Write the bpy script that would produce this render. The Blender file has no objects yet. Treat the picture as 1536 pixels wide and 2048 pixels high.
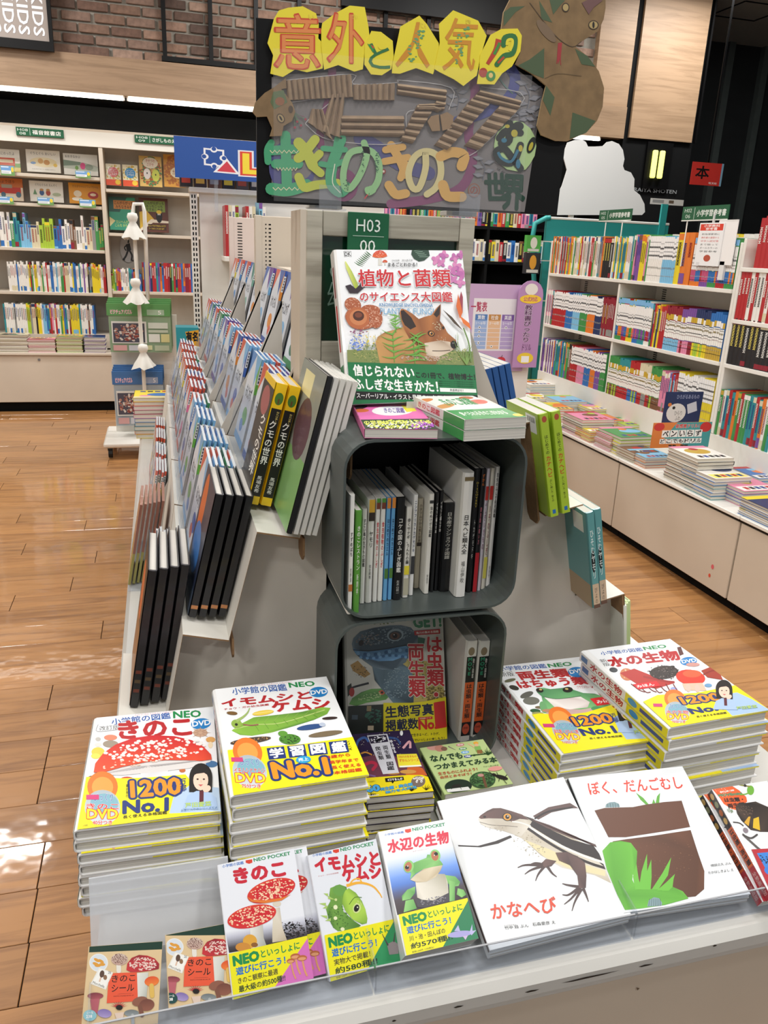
import bpy, math, random
import numpy as np
from mathutils import Matrix, Vector

S = bpy.context.scene
C = S.collection
# ------------------------------------------------ camera
FOC = 1580.0                                   # focal length in pixels of a 1536 x 2048 frame
EYE = Vector((0, 0, 1.6))
def _n(v): return v / np.linalg.norm(v)
_d = _n(np.array([571 - 768, 5734 - 1024, FOC]))
_y = np.array([313 - 768, 460 - 1024, FOC]); _y = _n(_y - _d * (_y @ _d))
ROT = np.stack([np.cross(_y, -_d), _y, -_d])
cam_d = bpy.data.cameras.new('camera'); cam = bpy.data.objects.new('camera', cam_d); C.objects.link(cam)
cam_d.sensor_fit = 'HORIZONTAL'; cam_d.sensor_width = 36; cam_d.lens = 36 * FOC / 1536
cam_d.clip_start = .02; cam_d.clip_end = 60
_m = Matrix([[ROT[i][0], -ROT[i][1], -ROT[i][2], EYE[i]] for i in range(3)] + [[0, 0, 0, 1]])
cam.matrix_world = _m
S.camera = cam
# ------------------------------------------------ world, view, lamps
S.view_settings.view_transform = 'Standard'; S.view_settings.look = 'None'
S.view_settings.exposure = EXPO = -0.12; S.view_settings.gamma = 1; S.view_settings.use_curve_mapping = False
wd = bpy.data.worlds.new('world'); S.world = wd; wd.use_nodes = True
wd.node_tree.nodes['Background'].inputs[0].default_value = (.98, .985, 1, 1)
wd.node_tree.nodes['Background'].inputs[1].default_value = .4
def lamp(name, x, y, z, sx, sy, power, col=(1, .99, .97), aim=None):
    L = bpy.data.lights.new(name, 'AREA'); L.shape = 'RECTANGLE'; L.size = sx; L.size_y = sy; L.energy = power; L.color = col
    o = bpy.data.objects.new(name, L); C.objects.link(o); o.location = (x, y, z)
    if aim: o.rotation_euler = (Vector(aim) - Vector((x, y, z))).to_track_quat('-Z', 'Y').to_euler()
    return o
CEIL = 4.15
for lx, ly in ((-1.6, 1.2), (.6, .4), (1.9, 1.6), (-.6, 3.2), (1.5, 4.0), (3.6, 2.4), (-1.8, 6.9), (3.2, 6.4), (-2.4, 5.6), (1.4, 6.6), (5.2, 7.2)):
    lamp('ceiling_lamp', lx, ly, CEIL - .05, .9, .25, 36 if ly < 5 else 58)
for lx in (-2.6, 3.3): lamp('ceiling_lamp', lx, -1.9, CEIL - .05, .9, .25, 75)  # added behind the camera, out of view, to brighten faces turned toward it
SUNS = [lamp('track_spot_lamp', -.9, -.6, 3.9, .25, .25, 16, aim=(.3, 1.4, .9)), lamp('track_spot_lamp', 1.9, .3, 3.9, .25, .25, 16, aim=(.5, 1.5, .9))]

# ------------------------------------------------ helpers
def ray(u, v): return Vector(ROT @ _n(np.array([u - 768, v - 1024, FOC])))
def onz(u, v, z=0.): r = ray(u, v); return EYE + r * ((z - EYE.z) / r.z)
def onx(u, v, x): r = ray(u, v); return EYE + r * (x / r.x)
def ony(u, v, y): r = ray(u, v); return EYE + r * (y / r.y)
_lc = {}
def col(h):
    if not isinstance(h, str): return h
    if h not in _lc:
        c = [int(h[i:i + 2], 16) / 255 for i in (0, 2, 4)]
        _lc[h] = tuple(x / 12.92 if x <= .04045 else ((x + .055) / 1.055) ** 2.4 for x in c) + (1.,)
    return _lc[h]
def mix(a, b, t): a, b = col(a), col(b); return tuple(a[i] * (1 - t) + b[i] * t for i in range(4))

# ------------------------------------------------ materials
MT = {}
def mat(name, base=(.8, .8, .8, 1), rough=.5, metal=0., coat=0., vcol=False, emit=0., noise=None, bump=None, spec=.5, alpha=1., build=None, bscale=None):
    m = bpy.data.materials.new(name); m.use_nodes = True; nt = m.node_tree; N = nt.nodes; L = nt.links; b = N['Principled BSDF']
    b.inputs['Base Color'].default_value = col(base); b.inputs['Roughness'].default_value = rough; b.inputs['Metallic'].default_value = metal
    b.inputs['Coat Weight'].default_value = coat; b.inputs['Coat Roughness'].default_value = .06; b.inputs['Specular IOR Level'].default_value = spec
    src = None
    if vcol:
        a = N.new('ShaderNodeAttribute'); a.attribute_name = 'Col'; src = a.outputs['Color']
        L.new(src, b.inputs['Base Color'])
    if noise:                                    # (scale, amount, stretch vector)
        tc = N.new('ShaderNodeTexCoord'); mp = N.new('ShaderNodeMapping'); mp.inputs['Scale'].default_value = noise[2] if len(noise) > 2 else (1, 1, 1)
        nz = N.new('ShaderNodeTexNoise'); nz.inputs['Scale'].default_value = noise[0]; nz.inputs['Detail'].default_value = 5
        L.new(tc.outputs['Object'], mp.inputs[0]); L.new(mp.outputs[0], nz.inputs['Vector'])
        mr = N.new('ShaderNodeMapRange'); mr.inputs[1].default_value = .3; mr.inputs[2].default_value = .7; mr.inputs[3].default_value = 1 - noise[1]; mr.inputs[4].default_value = 1 + noise[1]
        L.new(nz.outputs['Fac'], mr.inputs[0])
        mx = N.new('ShaderNodeVectorMath'); mx.operation = 'SCALE'
        if src: L.new(src, mx.inputs[0])
        else: mx.inputs[0].default_value = col(base)[:3]
        L.new(mr.outputs[0], mx.inputs['Scale']); L.new(mx.outputs[0], b.inputs['Base Color'])
    if bump:                                     # (scale, strength, distance)
        tc = N.new('ShaderNodeTexCoord'); nz = N.new('ShaderNodeTexNoise'); nz.inputs['Scale'].default_value = bump[0]; nz.inputs['Detail'].default_value = 3
        mp = N.new('ShaderNodeMapping'); mp.inputs['Scale'].default_value = bump[3] if len(bump) > 3 else (1, 1, 1)
        L.new(tc.outputs['Object'], mp.inputs[0]); L.new(mp.outputs[0], nz.inputs['Vector'])
        bp = N.new('ShaderNodeBump'); bp.inputs['Strength'].default_value = bump[1]; bp.inputs['Distance'].default_value = bump[2]
        L.new(nz.outputs['Fac'], bp.inputs['Height'])
        L.new(bp.outputs[0], b.inputs['Coat Normal' if coat else 'Normal'])
    if emit: b.inputs['Emission Color'].default_value = col(base); b.inputs['Emission Strength'].default_value = emit
    MT[name] = m; return m
mat('print', vcol=True, rough=.42, coat=.14, bump=(14, .12, .004))
mat('white_card', 'dededc', .8)
mat('print_matte', vcol=True, rough=.6)
mat('print_film', vcol=True, rough=.38, coat=.55, bump=(38, .55, .004, (1, .35, 1)))
mat('paint_white', 'e9e6de', .35, noise=(6, .03))
mat('paint_table', 'cfcdc7', .25, coat=.3, noise=(4, .03))
mat('paint_beige', 'cfc3b2', .45, noise=(3, .04))
mat('card_beige', 'cbc4b9', .75, noise=(9, .05, (1, 1, .3)))
mat('card_white', 'dedbd2', .6)
mat('card_brown', '8a6a48', .8, noise=(60, .15))
mat('steel_grey', '5b6361', .34, metal=.35, noise=(10, .06))
mat('black', '070708', .45, spec=.25)
mat('black_matte', '08090a', .8, spec=.2)
mat('rubber', '101010', .6)
mat('tube_glow', 'fffbf2', .4, emit=9.)
mat('lamp_glow', 'eef07a', .4, emit=1.6)
mat('paper_pages', 'cfcbc3', .8, noise=(700, .28, (.001, .001, 1)))
mat('tissue', 'e9e7df', .8)
mat('signgreen', '0f5a38', .45)
def clear(name, base, a, rough=.05):
    m = bpy.data.materials.new(name); m.use_nodes = True; nt = m.node_tree; N = nt.nodes; L = nt.links
    for n in list(N): N.remove(n)
    o = N.new('ShaderNodeOutputMaterial'); t = N.new('ShaderNodeBsdfTransparent'); t.inputs[0].default_value = col(base)
    g = N.new('ShaderNodeBsdfPrincipled'); g.inputs['Base Color'].default_value = (.9, .92, .95, 1); g.inputs['Roughness'].default_value = rough
    mx = N.new('ShaderNodeMixShader'); mx.inputs[0].default_value = a
    L.new(t.outputs[0], mx.inputs[1]); L.new(g.outputs[0], mx.inputs[2]); L.new(mx.outputs[0], o.inputs[0]); MT[name] = m
clear('acrylic', 'f3f5f8', .09)
clear('acrylic_frost', 'e6e8ec', .42, .25)
clear('acrylic_edge', '23254a', .5)
clear('film', 'ffffff', .03, .08)

# ------------------------------------------------ mesh builder
class M:
    def __init__(s): s.v = []; s.f = []; s.m = []; s.c = []
    def add(s, pts, faces, c='ffffff', mi=0, T=None):
        o = len(s.v); s.v += [tuple(T @ Vector(p)) if T else tuple(p) for p in pts]
        for i, f in enumerate(faces):
            s.f.append([o + k for k in f]); s.m.append(mi)
            s.c.append(c[i] if isinstance(c, list) else c)
        return s
    def box(s, x0, x1, y0, y1, z0, z1, c='ffffff', mi=0, T=None):
        P = [(x, y, z) for z in (z0, z1) for y in (y0, y1) for x in (x0, x1)]
        return s.add(P, [(0, 2, 3, 1), (4, 5, 7, 6), (0, 1, 5, 4), (1, 3, 7, 5), (3, 2, 6, 7), (2, 0, 4, 6)], c, mi, T)
    def bbox(s, x0, x1, y0, y1, z0, z1, b=.004, c='ffffff', mi=0, T=None):   # box with chamfered edges
        P = []; F = []
        xs, ys, zs = (x0, x1), (y0, y1), (z0, z1)
        idx = {}
        for i in (0, 1):
            for j in (0, 1):
                for k in (0, 1):
                    sx, sy, sz = 1 - 2 * i, 1 - 2 * j, 1 - 2 * k
                    for a, q in enumerate(((0, 1, 1), (1, 0, 1), (1, 1, 0))):
                        idx[i, j, k, a] = len(P); P.append((xs[i] + sx * b * q[0], ys[j] + sy * b * q[1], zs[k] + sz * b * q[2]))
        I = idx
        for i in (0, 1): F.append([I[i, 0, 0, 0], I[i, 0, 1, 0], I[i, 1, 1, 0], I[i, 1, 0, 0]][::1 if i == 0 else -1])
        for j in (0, 1): F.append([I[0, j, 0, 1], I[1, j, 0, 1], I[1, j, 1, 1], I[0, j, 1, 1]][::1 if j == 0 else -1])
        for k in (0, 1): F.append([I[0, 0, k, 2], I[0, 1, k, 2], I[1, 1, k, 2], I[1, 0, k, 2]][::1 if k == 0 else -1])
        for i in (0, 1):
            for j in (0, 1): F.append([I[i, j, 0, 0], I[i, j, 1, 0], I[i, j, 1, 1], I[i, j, 0, 1]])
            for k in (0, 1): F.append([I[i, 0, k, 0], I[i, 1, k, 0], I[i, 1, k, 2], I[i, 0, k, 2]])
        for j in (0, 1):
            for k in (0, 1): F.append([I[0, j, k, 1], I[1, j, k, 1], I[1, j, k, 2], I[0, j, k, 2]])
        for i in (0, 1):
            for j in (0, 1):
                for k in (0, 1): F.append([I[i, j, k, a] for a in (0, 1, 2)])
        return s.add(P, F, c, mi, T)
    def tube(s, path, r, n=8, c='ffffff', mi=0, cap=True):
        path = [Vector(p) for p in path]; rs = r if isinstance(r, (list, tuple)) else [r] * len(path)
        o = len(s.v); up = None
        for i, p in enumerate(path):
            d = (path[min(i + 1, len(path) - 1)] - path[max(i - 1, 0)]).normalized()
            a = d.orthogonal().normalized() if up is None else (up - d * up.dot(d)).normalized()
            up = a; b = d.cross(a)
            s.v += [tuple(p + (a * math.cos(2 * math.pi * k / n) + b * math.sin(2 * math.pi * k / n)) * rs[i]) for k in range(n)]
        for i in range(len(path) - 1):
            for k in range(n): s.f.append([o + i * n + k, o + i * n + (k + 1) % n, o + (i + 1) * n + (k + 1) % n, o + (i + 1) * n + k]); s.m.append(mi); s.c.append(c)
        if cap:
            for q in (list(range(n))[::-1], [(len(path) - 1) * n + k for k in range(n)]): s.f.append([o + k for k in q]); s.m.append(mi); s.c.append(c)
        return s
    def prism(s, pts, axis, a, b, c='ffffff', mi=0, T=None, side=None):      # closed 2D outline extruded along an axis
        def P(p, t): return {'x': (t, p[0], p[1]), 'y': (p[0], t, p[1]), 'z': (p[0], p[1], t)}[axis]
        n = len(pts); V = [P(p, a) for p in pts] + [P(p, b) for p in pts]
        F = [list(range(n)), [n + k for k in range(n)][::-1]] + [[k, n + k, n + (k + 1) % n, (k + 1) % n] for k in range(n)]
        return s.add(V, F, [c, c] + [side or c] * n, mi, T)
    def lathe(s, prof, n=16, c='ffffff', mi=0, T=None):
        V = [(r * math.cos(2 * math.pi * k / n), r * math.sin(2 * math.pi * k / n), z) for r, z in prof for k in range(n)]
        F = [[i * n + k, i * n + (k + 1) % n, (i + 1) * n + (k + 1) % n, (i + 1) * n + k] for i in range(len(prof) - 1) for k in range(n)]
        return s.add(V, F, c, mi, T)
    def mesh(s, name, mats):
        me = bpy.data.meshes.new(name); me.from_pydata(s.v, [], s.f)
        for k in (mats if isinstance(mats, (list, tuple)) else [mats]): me.materials.append(MT[k] if isinstance(k, str) else k)
        me.polygons.foreach_set('material_index', s.m)
        at = me.color_attributes.new('Col', 'FLOAT_COLOR', 'CORNER'); buf = []
        for f, c in zip(s.f, s.c):
            if isinstance(c, tuple) and not isinstance(c[0], (int, float)): buf += [x for k in c for x in col(k)]
            else: buf += list(col(c)) * len(f)
        at.data.foreach_set('color', buf); me.update(); return me
def link(name, me, parent=None, loc=None, rot=None, mw=None, smooth=False):
    o = bpy.data.objects.new(name, me); C.objects.link(o)
    if parent: o.parent = parent
    if loc is not None: o.location = loc
    if rot is not None: o.rotation_euler = rot
    if mw is not None: o.matrix_local = mw
    if smooth and me: me.polygons.foreach_set('use_smooth', [True] * len(me.polygons))
    return o
def obj(name, m, mats='paint_white', parent=None, **k): return link(name, m.mesh(name, mats), parent, **k)
def tag(o, label, cat, group=None):
    o['label'] = label; o['category'] = cat
    if group: o['group'] = group
    return o
def struct(o): o['kind'] = 'structure'; return o
def stuff(o): o['kind'] = 'stuff'; return o
def thing(name, label, cat, loc=(0, 0, 0), rot=(0, 0, 0), group=None, mw=None):
    o = bpy.data.objects.new(name, None); C.objects.link(o); o.empty_display_size = .05
    if mw is not None: o.matrix_world = mw
    else: o.location = loc; o.rotation_euler = rot
    return tag(o, label, cat, group)
ORD = ['', 'first', 'second', 'third', 'fourth', 'fifth', 'sixth', 'seventh', 'eighth', 'ninth', 'tenth', 'eleventh', 'twelfth', 'thirteenth', 'fourteenth', 'fifteenth', 'sixteenth', 'seventeenth', 'eighteenth', 'nineteenth', 'twentieth']
def nth(i):
    if i <= 20: return ORD[i]
    t = {2: 'twenty', 3: 'thirty', 4: 'forty', 5: 'fifty', 6: 'sixty', 7: 'seventy'}[i // 10]
    return t[:-1] + 'ieth' if i % 10 == 0 else t + '-' + ORD[i % 10]

# ------------------------------------------------ flat print: shapes and lettering laid on a page, cover or board
_tc = {}
def glyphs(s, bold=0., sp=1., ln=1.):
    k = (s, bold, sp, ln)
    if k not in _tc:
        cu = bpy.data.curves.new('lettering', 'FONT'); cu.body = s; cu.offset = bold; cu.resolution_u = 2; cu.space_character = sp; cu.space_line = ln
        cu.align_x = 'CENTER' if '\n' in s else 'LEFT'
        ob = bpy.data.objects.new('lettering', cu); me = bpy.data.meshes.new_from_object(ob)
        V = np.array([v.co[:2] for v in me.vertices]) if len(me.vertices) else np.zeros((1, 2)); F = [list(p.vertices) for p in me.polygons]
        bpy.data.objects.remove(ob); bpy.data.curves.remove(cu); bpy.data.meshes.remove(me)
        _tc[k] = (V, F)
    return _tc[k]
def homography(src, dst):
    A = []; B = []
    for (x, y), (u, v) in zip(src, dst):
        A += [[x, y, 1, 0, 0, 0, -u * x, -u * y], [0, 0, 0, x, y, 1, -v * x, -v * y]]; B += [u, v]
    return np.append(np.linalg.solve(np.array(A, float), np.array(B, float)), 1).reshape(3, 3)
class Art:
    """a page: artwork coordinates (any quad TL TR BR BL) -> w x h rectangle, centred, in metres; layers rise by dz"""
    def __init__(s, w, h, quad=None, z=0., dz=2.5e-5, m=None, T=None):
        s.w, s.h = w, h; s.H = homography(quad or [(0, 0), (1, 0), (1, 1), (0, 1)], [(-w / 2, h / 2), (w / 2, h / 2), (w / 2, -h / 2), (-w / 2, -h / 2)])
        s.z = z + dz; s.dz = dz; s.m = m or M(); s.T = T; s.clip = 1
    def P(s, pts):
        a = np.c_[np.asarray(pts, float), np.ones(len(pts))] @ s.H.T; a = a[:, :2] / a[:, 2:]
        if s.clip: a[:, 0] = a[:, 0].clip(-s.w / 2, s.w / 2); a[:, 1] = a[:, 1].clip(-s.h / 2, s.h / 2)
        return a
    def _put(s, a, faces, c):
        s.m.add([(x, y, s.z) for x, y in a], faces, c, 0, s.T); s.z += s.dz
    def poly(s, pts, c, cols=None):
        a = s.P(pts); area = sum(a[i][0] * a[(i + 1) % len(a)][1] - a[(i + 1) % len(a)][0] * a[i][1] for i in range(len(a)))
        if area < 0: a = a[::-1]; cols = cols[::-1] if cols else None
        s._put(a, [list(range(len(a)))], [tuple(cols)] if cols else c); return s
    def rect(s, x0, y0, x1, y1, c): return s.poly([(x0, y0), (x1, y0), (x1, y1), (x0, y1)], c)
    def ell(s, cx, cy, rx, ry, c, rot=0, n=20, c2=None):
        t = math.radians(rot); q = []
        for k in range(n):
            a = 2 * math.pi * k / n; x, y = rx * math.cos(a), ry * math.sin(a); q.append((cx + x * math.cos(t) - y * math.sin(t), cy + x * math.sin(t) + y * math.cos(t)))
        return s.poly(q, c, [mix(c, c2, .5 + .5 * math.sin(2 * math.pi * k / n)) for k in range(n)] if c2 else None)
    def line(s, pts, w, c, taper=0, close=False, smooth=True):
        pts = [np.array(p, float) for p in pts]
        if close: pts.append(pts[0])
        elif len(pts) > 2 and smooth:
            q = [2 * pts[0] - pts[1]] + pts + [2 * pts[-1] - pts[-2]]; o_ = []
            for i in range(1, len(q) - 2):
                a, b, c_, d = q[i - 1:i + 3]
                for k in range(4): t = k / 4; o_.append(.5 * (2 * b + (c_ - a) * t + (2 * a - 5 * b + 4 * c_ - d) * t * t + (3 * b - a - 3 * c_ + d) * t ** 3))
            pts = o_ + [pts[-1]]
        if w > 19 and not taper:
            for e in (pts[0], pts[-1]): s.ell(e[0], e[1], w / 2, w / 2, c, n=10)
        n = len(pts); Lp = []; Rp = []
        for i, p in enumerate(pts):
            d = pts[min(i + 1, n - 1)] - pts[max(i - 1, 0)]; d = d / (np.linalg.norm(d) + 1e-9); q = np.array([-d[1], d[0]])
            ww = w * (1 - taper * i / (n - 1)) / 2; Lp.append(p + q * ww); Rp.append(p - q * ww)
        a = s.P(Lp + Rp); s._put(a, [[i, i + 1, n + i + 1, n + i] for i in range(n - 1)], c); return s
    def grad(s, tl, tr, br, bl, stops):
        tl, tr, br, bl = (np.array(p, float) for p in (tl, tr, br, bl)); n = len(stops) - 1; V = []; F = []; cc = []
        for i in range(n + 1): t = i / n; V += [tl * (1 - t) + bl * t, tr * (1 - t) + br * t]
        for i in range(n): F.append([2 * i, 2 * i + 2, 2 * i + 3, 2 * i + 1]); a, b = col(stops[i]), col(stops[i + 1]); cc.append((a, b, b, a))
        s._put(s.P(V), F, cc); return s
    def dots(s, cx, cy, rx, ry, rot, n, r, c, seed=1, asp=.6):
        R = random.Random(seed); t = math.radians(rot)
        V = []; F = []
        for _ in range(n):
            q = math.sqrt(R.random()) * .95; a = R.random() * 6.283; x, y = rx * q * math.cos(a), ry * q * math.sin(a); x, y = cx + x * math.cos(t) - y * math.sin(t), cy + x * math.sin(t) + y * math.cos(t)
            rr = r * R.uniform(.4, 1.05); o = len(V); V += [(x + rr * math.cos(b * 1.257), y + rr * asp * math.sin(b * 1.257)) for b in range(5)]; F.append([o + 4, o + 3, o + 2, o + 1, o])
        a = s.P(V); k = s.dz * 1.5 / max(n, 1)
        s.m.add([(p[0], p[1], s.z + (i // 5) * k) for i, p in enumerate(a)], F, c, 0, s.T); s.z += s.dz * 2.6
        return s
    def text(s, t, tl, tr, bl, c, bold=0., out=None, sp=1., ln=1., ow=.05):
        """lettering whose ink fills the parallelogram TL TR BL (artwork coordinates)"""
        tl, tr, bl = (np.array(p, float) for p in (tl, tr, bl))
        V, F = glyphs(t, 0., sp, ln); lo, hi = V.min(0), V.max(0); sz = np.maximum(hi - lo, 1e-3)
        for b, cc in (([(bold + ow * .8, out)] if out else []) + [(bold, c)]):
            n = 0 if b <= 0 else 6 if b < .05 else 8 if b < .1 else 18
            for k in range(max(n, 1)):
                d = np.array([math.cos(6.283 * k / n), math.sin(6.283 * k / n)]) * b * .62 if n else np.zeros(2)
                q = (V + d - lo) / sz
                s._put(s.P(tl + q[:, :1] * (tr - tl) + (1 - q[:, 1:]) * (bl - tl)), F, cc); s.z -= s.dz * (.94 if k < n - 1 else 0)
        return s
    def label(s, t, x, y, w, h, c, **k): return s.text(t, (x, y), (x + w, y), (x, y + h), c, **k)

# ------------------------------------------------ wood, brick
def wood(name, base, dark, sc=(1, 1, 1), rough=.4, grain=7., bumpy=.0, coat=0., wav=.5):
    m = bpy.data.materials.new(name); m.use_nodes = True; nt = m.node_tree; N = nt.nodes; L = nt.links; b = N['Principled BSDF']
    tc = N.new('ShaderNodeTexCoord'); mp = N.new('ShaderNodeMapping'); mp.inputs['Scale'].default_value = sc
    oi = N.new('ShaderNodeObjectInfo'); sc_ = N.new('ShaderNodeVectorMath'); sc_.operation = 'SCALE'; sc_.inputs[0].default_value = (37, 23, 11)
    L.new(oi.outputs['Random'], sc_.inputs['Scale']); L.new(sc_.outputs[0], mp.inputs['Location']); L.new(tc.outputs['Object'], mp.inputs[0])
    nz = N.new('ShaderNodeTexNoise'); nz.inputs['Scale'].default_value = grain; nz.inputs['Detail'].default_value = 8; nz.inputs['Distortion'].default_value = .8; nz.inputs['Roughness'].default_value = .62
    L.new(mp.outputs[0], nz.inputs['Vector'])
    cr = N.new('ShaderNodeValToRGB'); cr.color_ramp.elements[0].color = col(dark); cr.color_ramp.elements[1].color = col(base); cr.color_ramp.elements[0].position = .32; cr.color_ramp.elements[1].position = .56
    L.new(nz.outputs['Fac'], cr.inputs[0])
    mr = N.new('ShaderNodeMapRange'); mr.inputs[3].default_value = .88; mr.inputs[4].default_value = 1.1; L.new(oi.outputs['Random'], mr.inputs[0])
    v = N.new('ShaderNodeVectorMath'); v.operation = 'SCALE'; L.new(cr.outputs[0], v.inputs[0]); L.new(mr.outputs[0], v.inputs['Scale']); L.new(v.outputs[0], b.inputs['Base Color'])
    b.inputs['Roughness'].default_value = rough; b.inputs['Coat Weight'].default_value = coat; b.inputs['Coat Roughness'].default_value = .07
    if bumpy:
        n2 = N.new('ShaderNodeTexNoise'); n2.inputs['Scale'].default_value = 9; L.new(tc.outputs['Object'], n2.inputs['Vector'])
        bp = N.new('ShaderNodeBump'); bp.inputs['Strength'].default_value = bumpy; bp.inputs['Distance'].default_value = .01; L.new(n2.outputs['Fac'], bp.inputs['Height']); L.new(bp.outputs[0], b.inputs['Coat Normal'])
    MT[name] = m
wood('wood_floor', 'b98550', '8f6138', (.55, 6, 1), .45, 3.2, .16, .75)
wood('wood_fascia', 'a2866a', '8b7157', (.6, 1, 9), .5, 2.4)
wood('wood_grey', 'b4afa0', '8b8577', (.5, 1, 12), .5, 2.2)
mat('mortar', '8f8a80', .9, noise=(30, .1))
mat('brick', vcol=True, rough=.85, noise=(24, .22), bump=(60, .5, .004))
mat('wall_dark', '15181a', .7, noise=(2, .25, (1, 1, 3)))
mat('ceiling_paint', 'b9b4ac', .8)

# ------------------------------------------------ floor: planks laid across the shop
floor = struct(obj('floor', M().box(-4, 8, -4, 10.2, -.05, -.0035), 'black_matte'))
PL = 1.22
pk = M().bbox(0, PL - .0025, 0, .170, -.004, 0, .0012).mesh('plank', 'wood_floor')
R = random.Random(3)
known = {0: -.37, 1: -.373 - .0, 2: -.376, 4: -.42, 5: -.42, 7: -.452, 10: -.304, 12: -.711, 13: -.474, 15: -.386, 16: -.761, 18: -.478}
for k in range(-6, 38):
    y = 1.438 + .172 * k
    off = known.get(k - 0, R.uniform(-.9, .3))
    x = off - PL * 2
    while x < 4.4:
        if x + PL > -2.6: link('plank', pk, floor, loc=(x, y, 0))
        x += PL
# ------------------------------------------------ ceiling, walls
ceil_ = struct(obj('ceiling', M().box(-4, 8, -4, 10.2, CEIL, CEIL + .08), 'ceiling_paint'))
h0 = onz(1500, 22, CEIL)
hm = M()
for a, b_ in (((-.28, -.28), (.28, -.28)), ((.28, -.28), (.28, .28)), ((.28, .28), (-.28, .28)), ((-.28, .28), (-.28, -.28))):
    hm.tube([(h0.x + a[0], h0.y + a[1], CEIL - .002), (h0.x + b_[0], h0.y + b_[1], CEIL - .002)], .008, 6)
obj('access_hatch_frame', hm, 'black_matte', ceil_)
wb = struct(obj('wall_back', M().box(-4, 8, 9.6, 9.7, 0, CEIL), 'wall_dark'))
struct(obj('wall_right', M().box(7.9, 8, -4, 9.6, 0, CEIL), 'wall_dark'))
struct(obj('wall_left', M().box(-4.1, -4, -4, 9.6, 0, CEIL), 'paint_beige'))
for u0, v0, u1, v1 in ((1472, 62, 1430, 318), (1540, 92, 1499, 380)):
    a = ony(u0, v0, 9.5); b = ony(u1, v1, 9.5)
    struct(obj('trim_1', M().box(a.x - .04, a.x + .05, 9.52, 9.6, 0, CEIL), 'steel_grey'))
# brick wall above the wooden fascia
YB = 8.06
wbk = struct(obj('wall_brick', M().box(-1.6, 4.3, YB, YB + .3, 3.0, CEIL), 'mortar'))
bc = ['7c6253', '886c5b', '6c5347', '917565', '5f4b41', '9a8070', '826a5d', '56453d']
bms = []
for c in bc:
    for wv in (.245, .232): bms.append(M().bbox(0, wv, 0, .02, 0, .066, .004, c).mesh('brick', 'brick'))
rowz = 3.052; r = 0
while rowz < CEIL - .06:
    x = -1.6 + (.13 if r % 2 else 0)
    while x < 4.05:
        link('brick', R.choice(bms), wbk, loc=(x, YB - .018 - R.random() * .005, rowz)); x += .262
    rowz += .084; r += 1
# black frames over the brick
fr = M()
zb = ony(420, 127, YB - .04).z
for u in (328, 421, 512, 598, 686, 770, 856, 950): a = ony(u, 60, YB - .05); fr.box(a.x - .018, a.x + .018, YB - .07, YB - .03, zb, CEIL)
a0 = ony(328, 120, YB - .05).x; fr.box(a0 - .018, 4.0, YB - .071, YB - .029, zb - .02, zb + .02)
fr.box(ony(680, 10, YB - .05).x, 4.0, YB - .12, YB - .072, ony(850, 32, YB - .1).z, CEIL)
tag(obj('window_grille', fr, 'black'), 'black metal grille of tall bars fixed over the brick wall', 'grille')
# fascia with light strip, recess above the bookcase
fz0, fz1 = 2.75, 3.04
a = ony(1198, 210, 7.95)
tr = struct(obj('trim_2', M().box(-2.2, 4.66, 7.95, 8.06, fz0, fz1), 'wood_fascia'))
struct(obj('trim_3', M().box(-2.2, 4.66, 8.06, 8.75, fz0, fz1 - .05), 'black_matte'))
struct(obj('wall_recess', M().box(-2.2, 4.66, 8.75, 8.85, 1.7, fz0), 'wall_dark'))
xm = ony(251, 190, 7.95).x
for i, (x0, x1) in enumerate(((xm - 1.75, xm - .02), (xm + .02, xm + 1.75), (xm + 1.79, xm + 3.4), (xm + 3.44, xm + 4.6))):
    t = thing('light_strip', ['long white tube light under the left end of the wooden fascia', 'long white tube light under the fascia above the blue toy sign', 'white tube light under the fascia hidden behind the hand made board', 'white tube light under the fascia beside the wooden corner panel'][i], 'light', ((x0 + x1) / 2, 7.98, fz0 - .02))
    L = (x1 - x0) / 2
    obj('diffuser', M().bbox(-L, L, -.012, .012, -.016, .016, .004), 'tube_glow', t); obj('end_cap', M().box(-L - .012, -L, -.014, .014, -.016, .018), 'paint_white', t); obj('end_cap', M().box(L, L + .012, -.014, .014, -.016, .018), 'paint_white', t)
# wooden corner panel and column with its sign
wa = ony(1206, 100, 8.0).x
struct(obj('trim_4', M().box(4.28, 4.67, 7.98, 8.4, fz1, CEIL), 'wood_fascia'))
px0, px1 = ony(1262, 150, 8).x, ony(1405, 150, 8).x
column = struct(obj('column', M().box(px0, px1, 8.0, 8.5, 0, CEIL), 'black_matte'))
zc = ony(1320, 281, 8).z
obj('wood_panel', M().box(px0 + .05, px1 - .03, 7.97, 8.0, zc, CEIL), 'wood_fascia', column)
obj('light_edge_strip', M().box(px1 + .0, px1 + .02, 7.96, 8.0, zc, CEIL), 'black', column)
la, lb = ony(1307, 300, 7.95), ony(1330, 358, 7.95)
t = thing('wall_lamp', 'twin tube wall lamp glowing pale yellow on the black column', 'lamp', (0, 0, 0))
obj('back_plate', M().box(la.x - .06, lb.x + .06, 7.97, 8.0, lb.z - .1, la.z + .08), 'black', t)
for q in (0, 1):
    x = la.x + (.0 if q == 0 else .085); obj('tube', M().bbox(x, x + .055, 7.93, 7.968, lb.z, la.z, .01), 'lamp_glow', t)
ta, tb = ony(1255, 374, 7.99), ony(1352, 388, 7.99)
A = Art(tb.x - ta.x, ta.z - tb.z); A.label('MIRAIYA SHOTEN', 0, 0, 1, 1, '8d9092', bold=.02)
link('lettering', A.m.mesh('lettering', 'print_matte'), column, loc=((ta.x + tb.x) / 2, 7.985, (ta.z + tb.z) / 2), rot=(math.pi / 2, 0, 0))
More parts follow.
